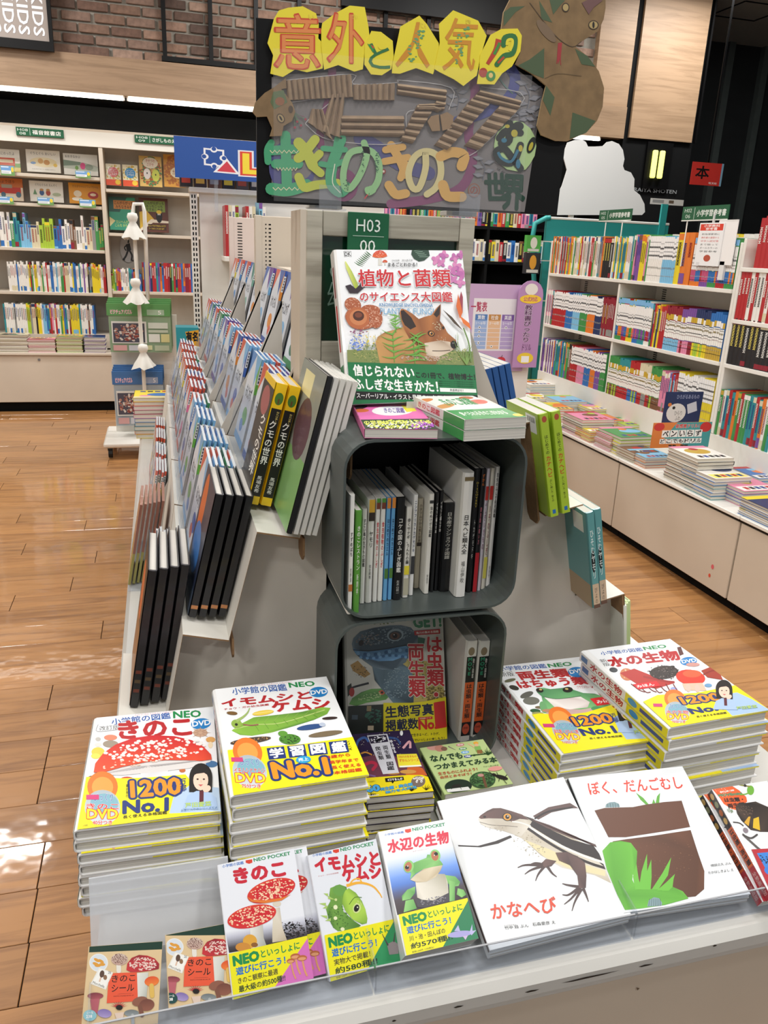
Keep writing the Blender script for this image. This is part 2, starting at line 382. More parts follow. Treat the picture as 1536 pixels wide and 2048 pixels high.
# kids sign top left
sa, sb = ony(-60, -60, 7.9), ony(99, 84, 7.9)
t = thing('hanging_sign', 'frosted sign panel with large white sideways letters beside the brick wall', 'sign', ((sa.x + sb.x) / 2, 7.9, (sa.z + sb.z) / 2))
W, H = sb.x - sa.x, sa.z - sb.z
obj('panel', M().box(-W / 2, W / 2, 0, .02, -H / 2, H / 2, mix('8d8078', 'a39a93', .5)), 'print_matte', t)
f = M(); f.box(W / 2, W / 2 + .03, -.01, .03, -H / 2 - .07, H / 2); f.box(-W / 2, W / 2, -.01, .03, -H / 2 - .07, -H / 2); obj('frame', f, 'black', t)
A = Art(W, H, [(-60, -60), (99, -60), (99, 84), (-60, 84)])
for u in (66, 33, 1, -30): A.text('KIDS', (u + 24, -28), (u + 24, 72), (u, -28), 'e6e6ea', bold=.03)
link('lettering', A.m.mesh('lettering', 'print_matte'), t, loc=(0, -.002, 0), rot=(math.pi / 2, 0, 0))

# ------------------------------------------------ green header signs
def green_sign(quadpx, Y, top, mid, label, parent_z=None, left='', depth=.012, name='shelf_sign'):
    (u0, v0, u1, v1) = quadpx; a, b = ony(u0, v0, Y), ony(u1, v1, Y); W, H = b.x - a.x, a.z - b.z
    t = thing(name, label, 'sign', ((a.x + b.x) / 2, Y, (a.z + b.z) / 2))
    obj('plate', M().bbox(-W / 2, W / 2, 0, depth, -H / 2, H / 2, .002), 'signgreen', t)
    A = Art(W, H); A.label(top, .03, .16, .22, .3, 'dfe8e0'); A.label(left, .07, .58, .13, .3, 'dfe8e0'); A.rect(.285, .08, .295, .92, 'b9cdbf'); A.label(mid, .34, .24, .6, .52, 'f2f4ee', bold=.02)
    link('lettering', A.m.mesh('lettering', 'print_matte'), t, loc=(0, -.001, 0), rot=(math.pi / 2, 0, 0)); return t

# ------------------------------------------------ generic upright books
CN = {'white': 'ece9e2', 'red': 'b2262c', 'blue': '2f6fb5', 'yellow': 'e6cf2c', 'green': '3f8f4a', 'black': '1c1c20', 'orange': 'e07a2c', 'pink': 'e08aa8', 'purple': '7a4f9a', 'teal': '2f8f96', 'grey': '8f8f8c', 'cream': 'd9cfae', 'brown': '7a5238', 'sky blue': '7fbde0', 'lime': 'a9c83c', 'navy': '24345f', 'gold': 'c3a23c', 'crimson': '8d1f30'}
_bk = {}; _bm = {}
def shelf_book(th, h, d, c, var=0, style='a'):
    """spine towards -Y, standing on z = 0, x from 0 to th"""
    k = (round(th, 4), round(h, 3), round(d, 2), c, var, style)
    if k in _bk: return _bk[k]
    R_ = random.Random(hash((c, var, style)) % 9999 if 0 else sum(map(ord, c)) * 7 + var * 13 + len(style)); base = CN.get(c, c); m = M(); e = .0012
    m.box(0, e, 0, d, 0, h, base); m.box(th - e, th, 0, d, 0, h, base)
    m.box(e, th - e, .003, d - .004, .003, h - .004, 'cfccc2')
    # spine slightly rounded
    m.add([(0, 0, 0), (0, 0, h), (th / 2, -min(.003, th * .2), 0), (th / 2, -min(.003, th * .2), h), (th, 0, 0), (th, 0, h)], [(2, 3, 1, 0), (4, 5, 3, 2)], base)
    y = -min(.003, th * .2) - .0006
    def band(z0, z1, c_): m.add([(.0, y * .3, z0), (th / 2, y, z0), (th, y * .3, z0), (th, y * .3, z1), (th / 2, y, z1), (0, y * .3, z1)], [(0, 1, 4, 5), (1, 2, 3, 4)], c_)
    pal = list(CN.values())
    if style == 'a':
        if R_.random() < .6: band(h * .02, h * R_.uniform(.08, .25), R_.choice(pal))
        if R_.random() < .5: band(h * R_.uniform(.85, .9), h * .98, R_.choice(pal))
    elif style == 'b': band(h * .7, h * .82, 'c9a62e' if var % 2 else 'f0eee8'); band(h * .3, h * .68, 'f1efe9'); band(0, h * .28, R_.choice(pal))
    elif style == 'c': band(h * .88, h, '7fb7e2'); band(h * .34, h * .86, 'f0efec'); band(h * .1, h * .33, R_.choice(['3f8f4a', 'b2262c', 'e6cf2c', '2f6fb5', 'c2527a', '7a4f9a', 'e07a2c']))
    elif style == 'd': band(h * .5, h * .98, 'f0eeec'); band(0, h * .45, base)
    dark = sum(col(base)[:3]) < .5 and style == 'a'
    ink = ['f0efe8', 'e8d86a'] if dark else ['1c1c1e', 'a02028', '22408a']
    z = h * R_.uniform(.8, .88); ic = R_.choice(ink); n = R_.randint(5, 9)
    if style in 'bcd':
        for f0, f1, cc in (((.64, .655, '3a3a3c'), (.56, .6, 'b9a24a' if style == 'b' else '8a8a90'), (.47, .49, '2c2c30'), (.41, .425, 'a03038'), (.2, .215, 'e9e6e0'), (.12, .135, '2c2c34')) if style != 'd' else ((.86, .875, '55555c'), (.74, .78, '3a3a3e'), (.66, .675, '9a9aa0'), (.56, .6, '5a5a60'), (.3, .34, 'f0eee8'), (.14, .155, 'e9e6e0'))): band(h * f0, h * f1, cc)
    elif style != 'p':
        for k2 in range(n):                            # little strokes of lettering down the spine
            hh = min(th * .62, .013)
            if z < h * .3: break
            m.add([(th * .22, y - .0004, z - hh), (th * .78, y - .0004, z - hh), (th * .78, y - .0004, z - hh * .75), (th * .22, y - .0004, z - hh * .75), (th * .22, y - .0004, z - hh * .25), (th * .78, y - .0004, z - hh * .25), (th * .78, y - .0004, z), (th * .22, y - .0004, z), (th * .42, y - .0004, z - hh), (th * .58, y - .0004, z - hh), (th * .58, y - .0004, z), (th * .42, y - .0004, z)], [(0, 1, 2, 3), (4, 5, 6, 7), (8, 9, 10, 11)], ic); z -= hh * 1.3
    _bm[k] = m; _bk[k] = m.mesh('book', 'print'); return _bk[k]
def book_row(seq, origin, face, where, group, end='left', style='a', cat='book', name='book', gap=.0006, fit=None, join=False):
    """seq: list of (colour, thickness, height, depth, variant). face '-y': row runs +x; '-x': row runs -y (spines towards -x)"""
    cnt = {}; pos = 0; tot = {}
    if fit:
        k = (fit - gap * len(seq)) / sum(s_[1] for s_ in seq); seq = [(s_[0], round(s_[1] * k, 4)) + tuple(s_[2:]) for s_ in seq]
    for s_ in seq: tot[s_[0]] = tot.get(s_[0], 0) + 1
    for i, s_ in enumerate(seq):
        c, th, h, d, v = s_[:5]; st = s_[5] if len(s_) > 5 else style
        cnt[c] = cnt.get(c, 0) + 1
        me = shelf_book(th, h, d, c, v, st)
        if join:
            J = join if i else M(); join = J; mm = _bm[round(th, 4), round(h, 3), round(d, 2), c, v, st]; o_ = len(J.v)
            J.v += [(y_, -pos - x_, z_) for x_, y_, z_ in mm.v]; J.f += [[o_ + q for q in f] for f in mm.f]; J.m += mm.m; J.c += mm.c; pos += th + gap; continue
        if face == '-y': o = link(name, me, None, loc=(origin[0] + pos, origin[1], origin[2]))
        else: o = link(name, me, None, loc=(origin[0], origin[1] - pos, origin[2]), rot=(0, 0, -math.pi / 2))
        lab = ('the ' if tot[c] == 1 else nth(cnt[c]) + ' ') + c + ' ' + name.replace('_', ' ') + ('' if tot[c] == 1 else ' from the ' + end) + ', ' + where
        tag(o, lab, cat, group); pos += th + gap
    if join: tag(stuff(obj('study_books', join, 'print', loc=origin)), 'unbroken row of thin coloured study books, ' + where, 'books')
    return pos

# ------------------------------------------------ bookcase along the back wall
YS = 8.22
def zs(u, v, Y=YS): return ony(u, v, Y).z
def xs(u, v, Y=YS): return ony(u, v, Y).x
t = thing('wall_bookcase', 'long cream bookcase along the back wall under the dark band', 'bookcase', (0, 0, 0))
XL, XR = -2.0, 1.3; xu = xs(213, 480)
zsh = [zs(100, 349), zs(100, 408), zs(100, 497), zs(100, 584), zs(100, 668)]
zt0, zt1 = zs(0, 281), zs(0, 250)
obj('back_panel', M().box(XL, XR, 8.6, 8.63, .56, zt1), 'card_beige', t)
obj('header_board', M().box(XL, XR, YS - .02, YS + .01, zt0, zt1), 'card_white', t)
obj('top_panel', M().box(XL, XR, YS - .02, 8.6, zt1, zt1 + .02), 'paint_beige', t)
for x in (xu - 1.23, xu, xu + .93): obj('upright', M().bbox(x - .018, x + .018, YS - .015, 8.6, .56, zt0, .002), 'paint_beige', t)
for i, z in enumerate(zsh[:4]):
    obj('shelf', M().bbox(XL, xu - .02, YS, 8.6, z - .028, z, .003), 'paint_beige', t)
for z in (zs(280, 381), zs(280, 468), zs(280, 583)): obj('shelf', M().bbox(xu + .02, xu + .9, YS, 8.6, z - .028, z, .003), 'paint_beige', t)
zled = zsh[4]
obj('ledge', M().box(XL, XR, YS, 8.6, max(.56, zled - .2), zled), 'paint_beige', t)
b = thing('base_cabinet', 'beige base cabinet under the left part of the back bookcase', 'cabinet', (0, 0, 0))
ZB = .55
xj = xs(228, 720, 7.95)
obj('worktop', M().bbox(XL, xj, 7.93, 8.2, ZB - .025, ZB, .004), 'paint_beige', b); obj('body', M().box(XL, xj - .004, 7.97, 8.2, .09, ZB - .025), 'paint_beige', b)
obj('door', M().bbox(XL + .02, xj - .006, 7.95, 7.97, .09, ZB - .03, .003), 'paint_beige', b); obj('plinth', M().box(XL, xj, 8.0, 8.1, 0, .09), 'black_matte', b)
kx = xs(78, 718, 7.95); obj('lock', M().prism([(kx + .012 * math.cos(q * .785), ZB - .065 + .012 * math.sin(q * .785)) for q in range(8)], 'y', 7.944, 7.952, '777777'), 'print', b)
b = thing('base_cabinet', 'beige base cabinet behind the white pole stand, below the sticker', 'cabinet', (0, 0, 0))
obj('worktop', M().bbox(xj + .004, XR, 7.93, 8.2, ZB - .025, ZB, .004), 'paint_beige', b); obj('body', M().box(xj + .008, XR, 7.97, 8.2, .09, ZB - .025), 'paint_beige', b)
obj('door', M().bbox(xj + .01, XR - .02, 7.95, 7.97, .09, ZB - .03, .003), 'paint_beige', b); obj('plinth', M().box(xj, XR, 8.0, 8.1, 0, .09), 'black_matte', b)
green_sign((31, 253, 128, 277), YS - .035, 'H08', '福音館書店', 'green shelf sign at the far left of the bookcase header', left='08')
green_sign((269, 269, 372, 292), YS - .035, 'H08', 'さがしものえほん', 'green shelf sign of the bookcase half hidden by the blue toy sign', left='09')

# face-out picture books, each a leaning board
def facebook(px, Y, base, label, art, group=None, lean=.06, th=.012, cat='picture book', name='picture_book', price=None):
    u0, v0, u1, v1 = px; a, b_ = ony(u0, v0, Y), ony(u1, v1, Y); W, H = b_.x - a.x, a.z - b_.z
    T = thing(name, label, cat, ((a.x + b_.x) / 2, Y, b_.z + .002), (-lean, 0, 0), group)
    obj('pages', M().box(-W / 2 + .002, W / 2 - .003, .002, th - .002, .003, H - .003), 'paper_pages', T)
    m = M(); m.box(-W / 2, W / 2, 0, .002, 0, H, base); m.box(-W / 2, W / 2, th - .002, th, 0, H, base); m.box(-W / 2, -W / 2 + .002, 0, th, 0, H, base)
    A = Art(W, H, [(0, 0), (100, 0), (100, 100), (0, 100)], T=Matrix.Translation((0, -.0004, H / 2)) @ Matrix.Rotation(math.pi / 2, 4, 'X'), m=m, dz=4e-5)
    art(A); link('cover', m.mesh('cover', 'print'), T); return T
def a_bus(A): A.rect(0, 0, 100, 35, 'f3efe6'); A.rect(0, 62, 100, 80, '7fae5a'); A.rect(0, 80, 100, 100, 'e9d27a'); A.rect(2, 38, 78, 76, 'd2522c'); A.rect(6, 46, 70, 60, 'f0e2c0'); A.label('ゃにのったよ', 8, 12, 70, 14, '222222')
def a_bath(A): A.ell(50, 55, 40, 22, 'f2e3b8'); A.ell(20, 60, 8, 6, '6a8fc0'); A.ell(42, 50, 8, 12, 'e0b070'); A.ell(60, 55, 9, 12, 'd9a060'); A.ell(85, 66, 6, 8, 'e8c45a'); A.label('ぐりとぐら おいしい', 14, 10, 74, 12, '333333'); A.label('なかがわりえこ と おおむらゆりこ', 16, 84, 68, 6, '777777')
def a_kabu(A): A.poly([(0, 30), (60, 40), (100, 55), (100, 80), (0, 70)], 'b9c2b4'); A.poly([(0, 32), (50, 38), (48, 52), (0, 60)], '7f9483'); A.ell(56, 56, 8, 16, 'd94a86'); A.ell(74, 60, 12, 14, '8d9a8a'); A.ell(38, 66, 5, 10, '6e9a4c'); A.label('おおきなかぶ', 6, 8, 44, 12, '222222')
def a_truck(A): A.rect(0, 0, 100, 100, 'cf6f2c'); A.rect(0, 40, 100, 100, 'e6d7c0'); A.rect(5, 40, 92, 68, 'c5392c'); A.ell(25, 74, 9, 12, '4f6f86'); A.ell(82, 72, 10, 13, '4f6f86'); A.rect(20, 28, 60, 44, 'b0a28c'); A.label('しょうぼう', 10, 8, 60, 14, '442211')
def a_ensoku(A): A.label('ぐりとぐらの えんそく', 18, 12, 64, 12, '3a3a3a'); A.ell(36, 56, 7, 14, '3f5f96'); A.ell(55, 56, 7, 14, 'b24a3a'); A.ell(36, 42, 6, 6, 'c08a4a'); A.ell(55, 42, 6, 6, 'c08a4a'); A.poly([(10, 66), (16, 38), (22, 66)], '6e9a72'); A.ell(80, 62, 13, 9, 'b9c6a8')
def a_tengu(A): A.rect(0, 0, 100, 100, 'e39a1c'); A.label('だるまちゃんとてんぐちゃん', 12, 10, 76, 12, '2a1a10'); A.ell(26, 52, 12, 16, 'f0e2c8'); A.ell(72, 56, 16, 18, 'b9302a'); A.ell(72, 54, 9, 7, 'f0dcc0'); A.ell(24, 78, 16, 9, 'f6eedc')
def a_round(c1, t):
    def f(A): A.dots(50, 40, 50, 40, 0, 60, 7, 'd9b23a', 4); A.dots(50, 40, 50, 40, 0, 40, 5, '7fae5a', 8); A.ell(50, 38, 34, 24, c1); A.label(t, 26, 24, 48, 28, 'f6f2e8', bold=.02); A.rect(0, 72, 100, 100, 'e0522c'); A.ell(78, 84, 18, 12, 'f0c83a')
    return f
def a_saji(A): A.rect(0, 0, 100, 100, 'd9b566'); A.dots(50, 50, 50, 50, 0, 160, 7, '4f7f4a', 2); A.dots(50, 50, 50, 50, 0, 120, 6, 'b25a2c', 3); A.ell(50, 22, 34, 18, 'efe6d2'); A.label('きせつの\nさがせ', 30, 10, 40, 22, 'b2262c'); A.ell(34, 58, 16, 18, 'f6f2ee'); A.ell(72, 62, 17, 20, 'd3dc5a'); A.ell(34, 56, 3, 3, '222222'); A.ell(72, 60, 3, 3, '222222')
def a_kaku(A): A.rect(0, 0, 100, 100, 'd59a3c'); A.dots(50, 50, 50, 50, 0, 160, 8, 'b26a2c', 5); A.ell(70, 55, 40, 18, 'efe2c4'); A.label('かくれ', 40, 46, 50, 16, '8d1f20')
def a_map1(A): A.rect(0, 0, 100, 100, '3fa386'); A.poly([(0, 0), (70, 0), (40, 45), (0, 45)], '2f5f56'); A.rect(18, 10, 100, 36, 'd08a3c'); A.label('こんがらがっち\nみちなきみち', 22, 12, 70, 22, '20160e', bold=.02); A.poly([(0, 60), (22, 72), (0, 90)], 'e8d9a0'); A.label('たいへんだ！\nこんな みちの本', 20, 70, 66, 20, 'cfe07a', bold=.02)
def a_map2(A): A.rect(0, 0, 100, 100, '5c2f22'); A.rect(16, 8, 90, 40, '7f9a3c'); A.label('こんがらがっち\nあっちこっち\nすすめ！の本', 20, 10, 66, 28, '20160e', bold=.02); A.poly([(0, 42), (24, 36), (50, 62), (20, 90), (0, 92)], 'd9b23a'); A.poly([(0, 92), (40, 62), (100, 66), (100, 72), (46, 72), (0, 100)], 'e9ddca'); A.ell(68, 52, 11, 20, '0c0c0e'); A.ell(68, 40, 9, 6, 'e6c83a'); A.ell(65, 47, 1.6, 2.4, 'ffffff'); A.ell(71, 47, 1.6, 2.4, 'ffffff'); A.rect(28, 76, 92, 94, '3a1c12'); A.label('まよってもすすめばいいのです', 30, 78, 60, 6, 'e6c83a'); A.label('コースはたくさんあります', 30, 87, 54, 5, 'e6c83a')
g = 'picture books facing out on the back bookcase'
facebook((-10, 297, 42, 345), 8.42, 'efe9dc', 'picture book with a red bus cover, top left of back bookcase', a_bus, g)
facebook((50, 298, 122, 347), 8.42, 'f1ece0', 'white picture book with two small bathing animals, top shelf', a_bath, g)
facebook((125, 306, 197, 353), 8.42, 'ecebe4', 'picture book with a pink skirted figure pulling a turnip, top shelf', a_kabu, g)
facebook((-10, 355, 48, 403), 8.42, 'cf6f2c', 'orange picture book with a red fire truck, second shelf', a_truck, g)
facebook((57, 361, 128, 406), 8.42, 'f1eee6', 'white picture book with two walking mice, second shelf', a_ensoku, g)
facebook((136, 365, 206, 410), 8.42, 'e39a1c', 'yellow orange picture book with a red round figure, second shelf', a_tengu, g)
facebook((210, 327, 243, 372), 8.42, 'efe6c4', 'small board book with a red circle title, second bay', a_round('d0302c', 'どこどこ\nどうぶつ'), g)
facebook((244, 329, 277, 374), 8.40, 'efe6c4', 'small board book with a blue circle title, second bay', a_round('3a8fc8', 'どこどこ\nたべもの'), g)
facebook((277, 311, 325, 375), 8.42, 'd9b566', 'search book with a white and a green cartoon animal on its cover', a_saji, g)
facebook((326, 308, 372, 376), 8.42, 'd59a3c', 'golden brown search book half hidden by the blue toy sign', a_kaku, g)
facebook((216, 393, 273, 462), 8.42, '3fa386', 'teal maze book with an orange title block, second bay', a_map1, g)
facebook((277, 395, 338, 466), 8.42, '5c2f22', 'dark brown maze book with a small black helmeted figure', a_map2, g)
# price cards hanging over the shelf edges
for px, w in (((0, 330, 30, 352), 'under the red bus picture book'), ((150, 341, 182, 357), 'under the turnip picture book'), ((-5, 392, 28, 409), 'under the fire truck picture book'), ((74, 394, 108, 411), 'under the two mice picture book'), ((158, 398, 192, 416), 'under the yellow orange picture book')):
    a, b_ = ony(px[0], px[1], YS - .03), ony(px[2], px[3], YS - .03); W, H = b_.x - a.x, a.z - b_.z
    A = Art(W, H, [(0, 0), (100, 0), (100, 100), (0, 100)], m=M().box(-W / 2, W / 2, -H / 2, H / 2, -.001, 0, '6f9a5a'))
    A.rect(2, 3, 98, 52, '6f9fd2'); A.rect(5, 50, 75, 82, 'e9edf0'); A.rect(5, 10, 60, 20, 'dfe8f2'); A.rect(8, 60, 66, 64, '99a4b0'); A.rect(8, 71, 60, 75, '99a4b0'); A.ell(86, 38, 10, 26, 'e8cf3a')
    tag(link('price_card', A.m.mesh('price_card', 'print'), None, loc=((a.x + b_.x) / 2, YS - .03, (a.z + b_.z) / 2), rot=(math.pi / 2, 0, 0)), 'small blue and green price card hanging ' + w, 'card', 'price cards on the back bookcase')
R = random.Random(11)
def seq(spec, tot, th=(.008, .016), h=(.22, .26), d=.2, style=None):
    out = []; s_ = 0
    for c, n in spec:
        for _ in range(n):
            w = round(R.uniform(*th), 3)
            if s_ + w > tot: return out
            out.append((c, w, round(R.uniform(*h) * 50) / 50 if h[0] != h[1] else h[0], d, R.randint(0, 2)) + ((style,) if style else ())); s_ += w + .0006
    return out
# mixed picture books on the third shelf
z3 = zsh[2]; x0 = xs(0, 480); spec = [('white', 4), ('green', 1), ('teal', 2), ('sky blue', 4), ('cream', 3), ('lime', 5), ('blue', 3), ('white', 3), ('brown', 2), ('white', 4), ('cream', 2), ('grey', 1), ('green', 3)]
book_row([(c, .030 if i % 4 == 0 else .020, R.choice((.2, .23, .26, .3)), .2, R.randint(0, 2)) for c, n in spec for i in range(n)], (x0, YS + .03, z3), '-y', 'third shelf of back bookcase', 'spines on the third shelf of the back bookcase', fit=xu - .025 - x0)
spec = [('white', 6), ('blue', 1), ('white', 7), ('yellow', 1), ('crimson', 1), ('green', 1), ('white', 1), ('yellow', 2), ('white', 2), ('cream', 1), ('green', 1), ('white', 2), ('red', 1), ('white', 2), ('blue', 2), ('white', 2), ('sky blue', 1), ('white', 2), ('green', 2), ('red', 1), ('cream', 3), ('white', 2), ('yellow', 1), ('blue', 2), ('white', 2), ('teal', 1), ('white', 2), ('purple', 1), ('white', 2), ('black', 1), ('grey', 2), ('yellow', 6), ('white', 2), ('red', 2)]
x0 = xs(14, 540)
book_row([(c, .0195, R.choice((.24, .26, .27)), .2, R.randint(0, 2)) for c, n in spec for i in range(n)], (x0, YS + .02, zsh[3]), '-y', 'fourth shelf of back bookcase', 'spines on the fourth shelf of the back bookcase', fit=xu - .025 - x0)
spec2 = [('teal', 1), ('white', 5), ('grey', 1), ('white', 6), ('lime', 2), ('grey', 1), ('cream', 2), ('black', 1), ('yellow', 2), ('white', 1), ('sky blue', 2), ('blue', 1), ('teal', 1), ('red', 1), ('pink', 1), ('white', 1), ('red', 1), ('white', 2), ('green', 1), ('yellow', 1), ('blue', 1), ('teal', 1), ('white', 1), ('brown', 1), ('yellow', 5), ('teal', 1), ('white', 4), ('brown', 1), ('white', 2), ('blue', 1)]
book_row([(c, .0235, R.choice((.27, .28)), .2, R.randint(0, 2)) for c, n in spec2 for i in range(n)], (xs(8, 640), YS + .01, zled), '-y', 'lowest shelf of back bookcase', 'spines on the lowest shelf of the back bookcase', fit=xs(190, 640) - xs(8, 640))
spec = [('lime', 2), ('green', 1), ('orange', 1), ('red', 2), ('white', 5), ('teal', 2), ('purple', 1), ('orange', 1), ('red', 2), ('blue', 2)]
book_row([(c, .019, R.choice((.16, .2, .21)), .18, R.randint(0, 2)) for c, n in spec for i in range(n)], (xs(224, 575), YS + .02, zs(280, 583)), '-y', 'behind the white pole', 'small spines behind the white pole', fit=xs(284, 575) - xs(224, 575))
spec = [('crimson', 1), ('blue', 1), ('red', 1), ('purple', 1), ('navy', 1), ('red', 2), ('teal', 1), ('purple', 1), ('orange', 1), ('blue', 1), ('red', 2), ('crimson', 1), ('black', 1), ('green', 1), ('red', 1), ('navy', 1), ('red', 2), ('blue', 1), ('orange', 1), ('crimson', 2), ('red', 1), ('blue', 2), ('red', 2)]
book_row([(c, .0175, .27, .18, R.randint(0, 2)) for c, n in spec for i in range(n)], (xs(286, 575), YS + .02, zs(280, 583)), '-y', 'shelf left of the slotted post', 'tall spines beside the slotted post')
# round sticker with a walking black figure on the back panel
a, b_ = ony(238, 468, 8.58), ony(272, 526, 8.58); W, H = b_.x - a.x, a.z - b_.z
A = Art(W, H, [(0, 0), (100, 0), (100, 170), (0, 170)]); A.ell(50, 85, 50, 84, 'c9c6c2', n=28)
A.poly([(40, 60), (66, 52), (74, 92), (60, 100), (44, 98)], '1a1a1c'); A.line([(46, 64), (30, 80), (40, 98)], 8, '1a1a1c'); A.line([(52, 96), (36, 130), (20, 150)], 12, '1a1a1c'); A.line([(62, 96), (76, 124), (72, 152)], 12, '1a1a1c'); A.poly([(14, 146), (30, 150), (26, 158), (12, 154)], '1a1a1c'); A.poly([(66, 148), (86, 154), (84, 160), (66, 158)], '1a1a1c'); A.line([(56, 52), (60, 34)], 10, '1a1a1c')
link('wall_sticker', A.m.mesh('wall_sticker', 'print'), t, loc=((a.x + b_.x) / 2, 8.585, (a.z + b_.z) / 2), rot=(math.pi / 2, 0, 0))
# flat stacks of thin picture books on the worktop
def flat_book(w, d, h, c, var, page='d8d3c6', side='y'):
    m = M(); e = min(.0015, h * .2); m.box(-w / 2, w / 2, -d / 2, d / 2, 0, e, c); m.box(-w / 2, w / 2, -d / 2, d / 2, h - e, h, c); m.box(-w / 2, -w / 2 + e, -d / 2, d / 2, 0, h, c); m.box(-w / 2 + e, w / 2 - .003, -d / 2 + .003, d / 2 - .003, e, h - e, page)
    R_ = random.Random(var); A = Art(w, d, [(0, 0), (100, 0), (100, 100), (0, 100)], m=m, z=h, dz=5e-5); pal = [x for x in CN.values()]
    A.rect(4, 4, 96, 30, R_.choice(['f2efe6', c, 'f0e070'])); A.ell(R_.uniform(30, 70), 58, R_.uniform(18, 34), R_.uniform(14, 24), R_.choice(pal)); A.ell(R_.uniform(20, 80), 74, 12, 9, R_.choice(pal)); A.rect(0, 84, 100, 100, R_.choice(pal))
    for k2 in range(5): A.rect(12 + k2 * 15, 10, 23 + k2 * 15, 25, R_.choice(['22222a', 'b2262c', '22408a']))
    return m.mesh('book', 'print')
def stack(cx, cy, z, n, w, d, h, colors, where, group, top='top', rotz=0, jit=.004, first=None, page='d8d3c6'):
    ms = {}
    for i in range(n):
        c = colors[i % len(colors)]; k = (c, i if i == n - 1 else 0)
        if k not in ms: ms[k] = flat_book(w, d, h, CN.get(c, c), sum(map(ord, where)) + i, page)
        o = link('paperback', ms[k], None, loc=(cx + R.uniform(-jit, jit), cy + R.uniform(-jit, jit), z + i * (h + .0004)), rot=(0, 0, rotz + R.uniform(-.02, .02)))
        nm = 'uppermost book' if i == n - 1 else nth(n - i) + ' book down'
        if i == 0 and n > 1: nm = 'lowest book'
        tag(o, nm + ', ' + where, 'paperback', group)
for (u0, u1, c, n, nm) in ((0, 60, ['cream', 'white', 'brown'], 13, 'cream stack at the left end of the worktop'), (57, 114, ['pink', 'cream', 'white', 'red'], 9, 'pinkish stack on the worktop'), (114, 168, ['lime', 'cream', 'gold'], 12, 'greenish stack on the worktop'), (169, 213, ['purple', 'white', 'navy'], 12, 'purple stack on the worktop')):
    xa, xb = xs(u0, 690, 8.05), xs(u1, 690, 8.05)
    stack((xa + xb) / 2, 8.07, ZB, n, xb - xa - .012, .2, .0115 if n > 9 else .0125, c, nm, 'flat stacks on the worktop of the back bookcase')

# ------------------------------------------------ display table
TZ = .6; TX0, TX1, TY0, TY1 = -.136, 1.23, .775, 4.5
t = thing('display_table', 'long white display table with a chipped rounded front edge', 'table', (0, 0, 0))
m = M(); m.bbox(TX0, TX1, TY0, TY1, TZ - .042, TZ, .011); m.box(TX0 + .01, TX1 - .01, TY0 + .012, TY1, TZ - .055, TZ - .042)
obj('tabletop', m, 'paint_table', t)
obj('front_panel', M().bbox(TX0 + .03, TX1 - .03, TY0 + .03, TY0 + .05, .08, TZ - .055, .002), 'paint_beige', t)
for x, nm in ((TX0 + .03, 'side_panel'), (TX1 - .05, 'side_panel')): obj(nm, M().box(x, x + .02, TY0 + .05, TY1 - .02, .08, TZ - .055), 'paint_beige', t)
obj('plinth', M().box(TX0 + .07, TX1 - .07, TY0 + .1, TY1 - .05, 0, .08), 'black_matte', t)
A = Art(1.3, .04); R = random.Random(5)
for fx, w in ((.12, .004), (.3, .005), (.37, .012), (.455, .018), (.5, .075), (.6, .02), (.7, .006)):
    y = R.uniform(.1, .35); A.poly([(fx, y), (fx + w * .4, y - .04), (fx + w, y + .01), (fx + w * .7, y + .05), (fx + w * .2, y + .05)], '2a2520')
stuff(link('edge_chips', A.m.mesh('edge_chips', 'print_matte'), t, loc=(TX0 + .66, TY0 - .0006, TZ - .028), rot=(math.pi / 2, 0, 0)))
A = Art(1.1, .4, [(0, 0), (1, 0), (1, 1), (0, 1)])
for q in range(9):
    x, y = R.random(), R.random() * .7; A.poly([(x, y), (x + .006, y + .008), (x + .003, y + .018)], '6b5a48')
stuff(link('scuffs', A.m.mesh('scuffs', 'print_matte'), t, loc=(.6, TY0 + .0285, .3), rot=(math.pi / 2, 0, 0)))

# ------------------------------------------------ steel crates stacked on the table
def rrect(w, h, r, n=6):
    P = []
    for cx, cy, a0 in ((w / 2 - r, h / 2 - r, 0), (-w / 2 + r, h / 2 - r, 90), (-w / 2 + r, -h / 2 + r, 180), (w / 2 - r, -h / 2 + r, 270)):
        for k in range(n + 1): a = math.radians(a0 + 90 * k / n); P.append((cx + r * math.cos(a), cy + r * math.sin(a)))
    return P
CY = 1.27; CD = .33
def crate(cx, z0, w, h, label):
    t = thing('steel_crate', label, 'crate', (cx, CY, z0), group='steel crates stacked behind the reptile books')
    out, inn = rrect(w, h, .052), rrect(w - .009, h - .009, .048); n = len(out); m = M()
    V = [(x, 0, z + h / 2) for x, z in out] + [(x, 0, z + h / 2) for x, z in inn] + [(x, CD, z + h / 2) for x, z in out] + [(x, CD, z + h / 2) for x, z in inn]
    F = []
    for k in range(n):
        j = (k + 1) % n; F += [(k, j, n + j, n + k), (k, 2 * n + k, 2 * n + j, j), (n + k, n + j, 3 * n + j, 3 * n + k), (2 * n + k, 3 * n + k, 3 * n + j, 2 * n + j)]
    m.add(V, F); o = obj('shell', m, 'steel_grey', t, smooth=False)
    m = M(); m.add([(x, CD - .012, z + h / 2) for x, z in inn], [list(range(n))]); m.add([(x, CD - .002, z + h / 2) for x, z in inn], [list(range(n))[::-1]]); obj('back', m, 'black', t)  # back is plain black: the crate's interior shade put into its colour
    return t
CX1 = .460; crate(CX1, .952, .342, .336, 'upper grey steel crate with rounded corners holding a row of books')
crate(.452, .606, .342, .338, 'lower grey steel crate with the iguana book inside')

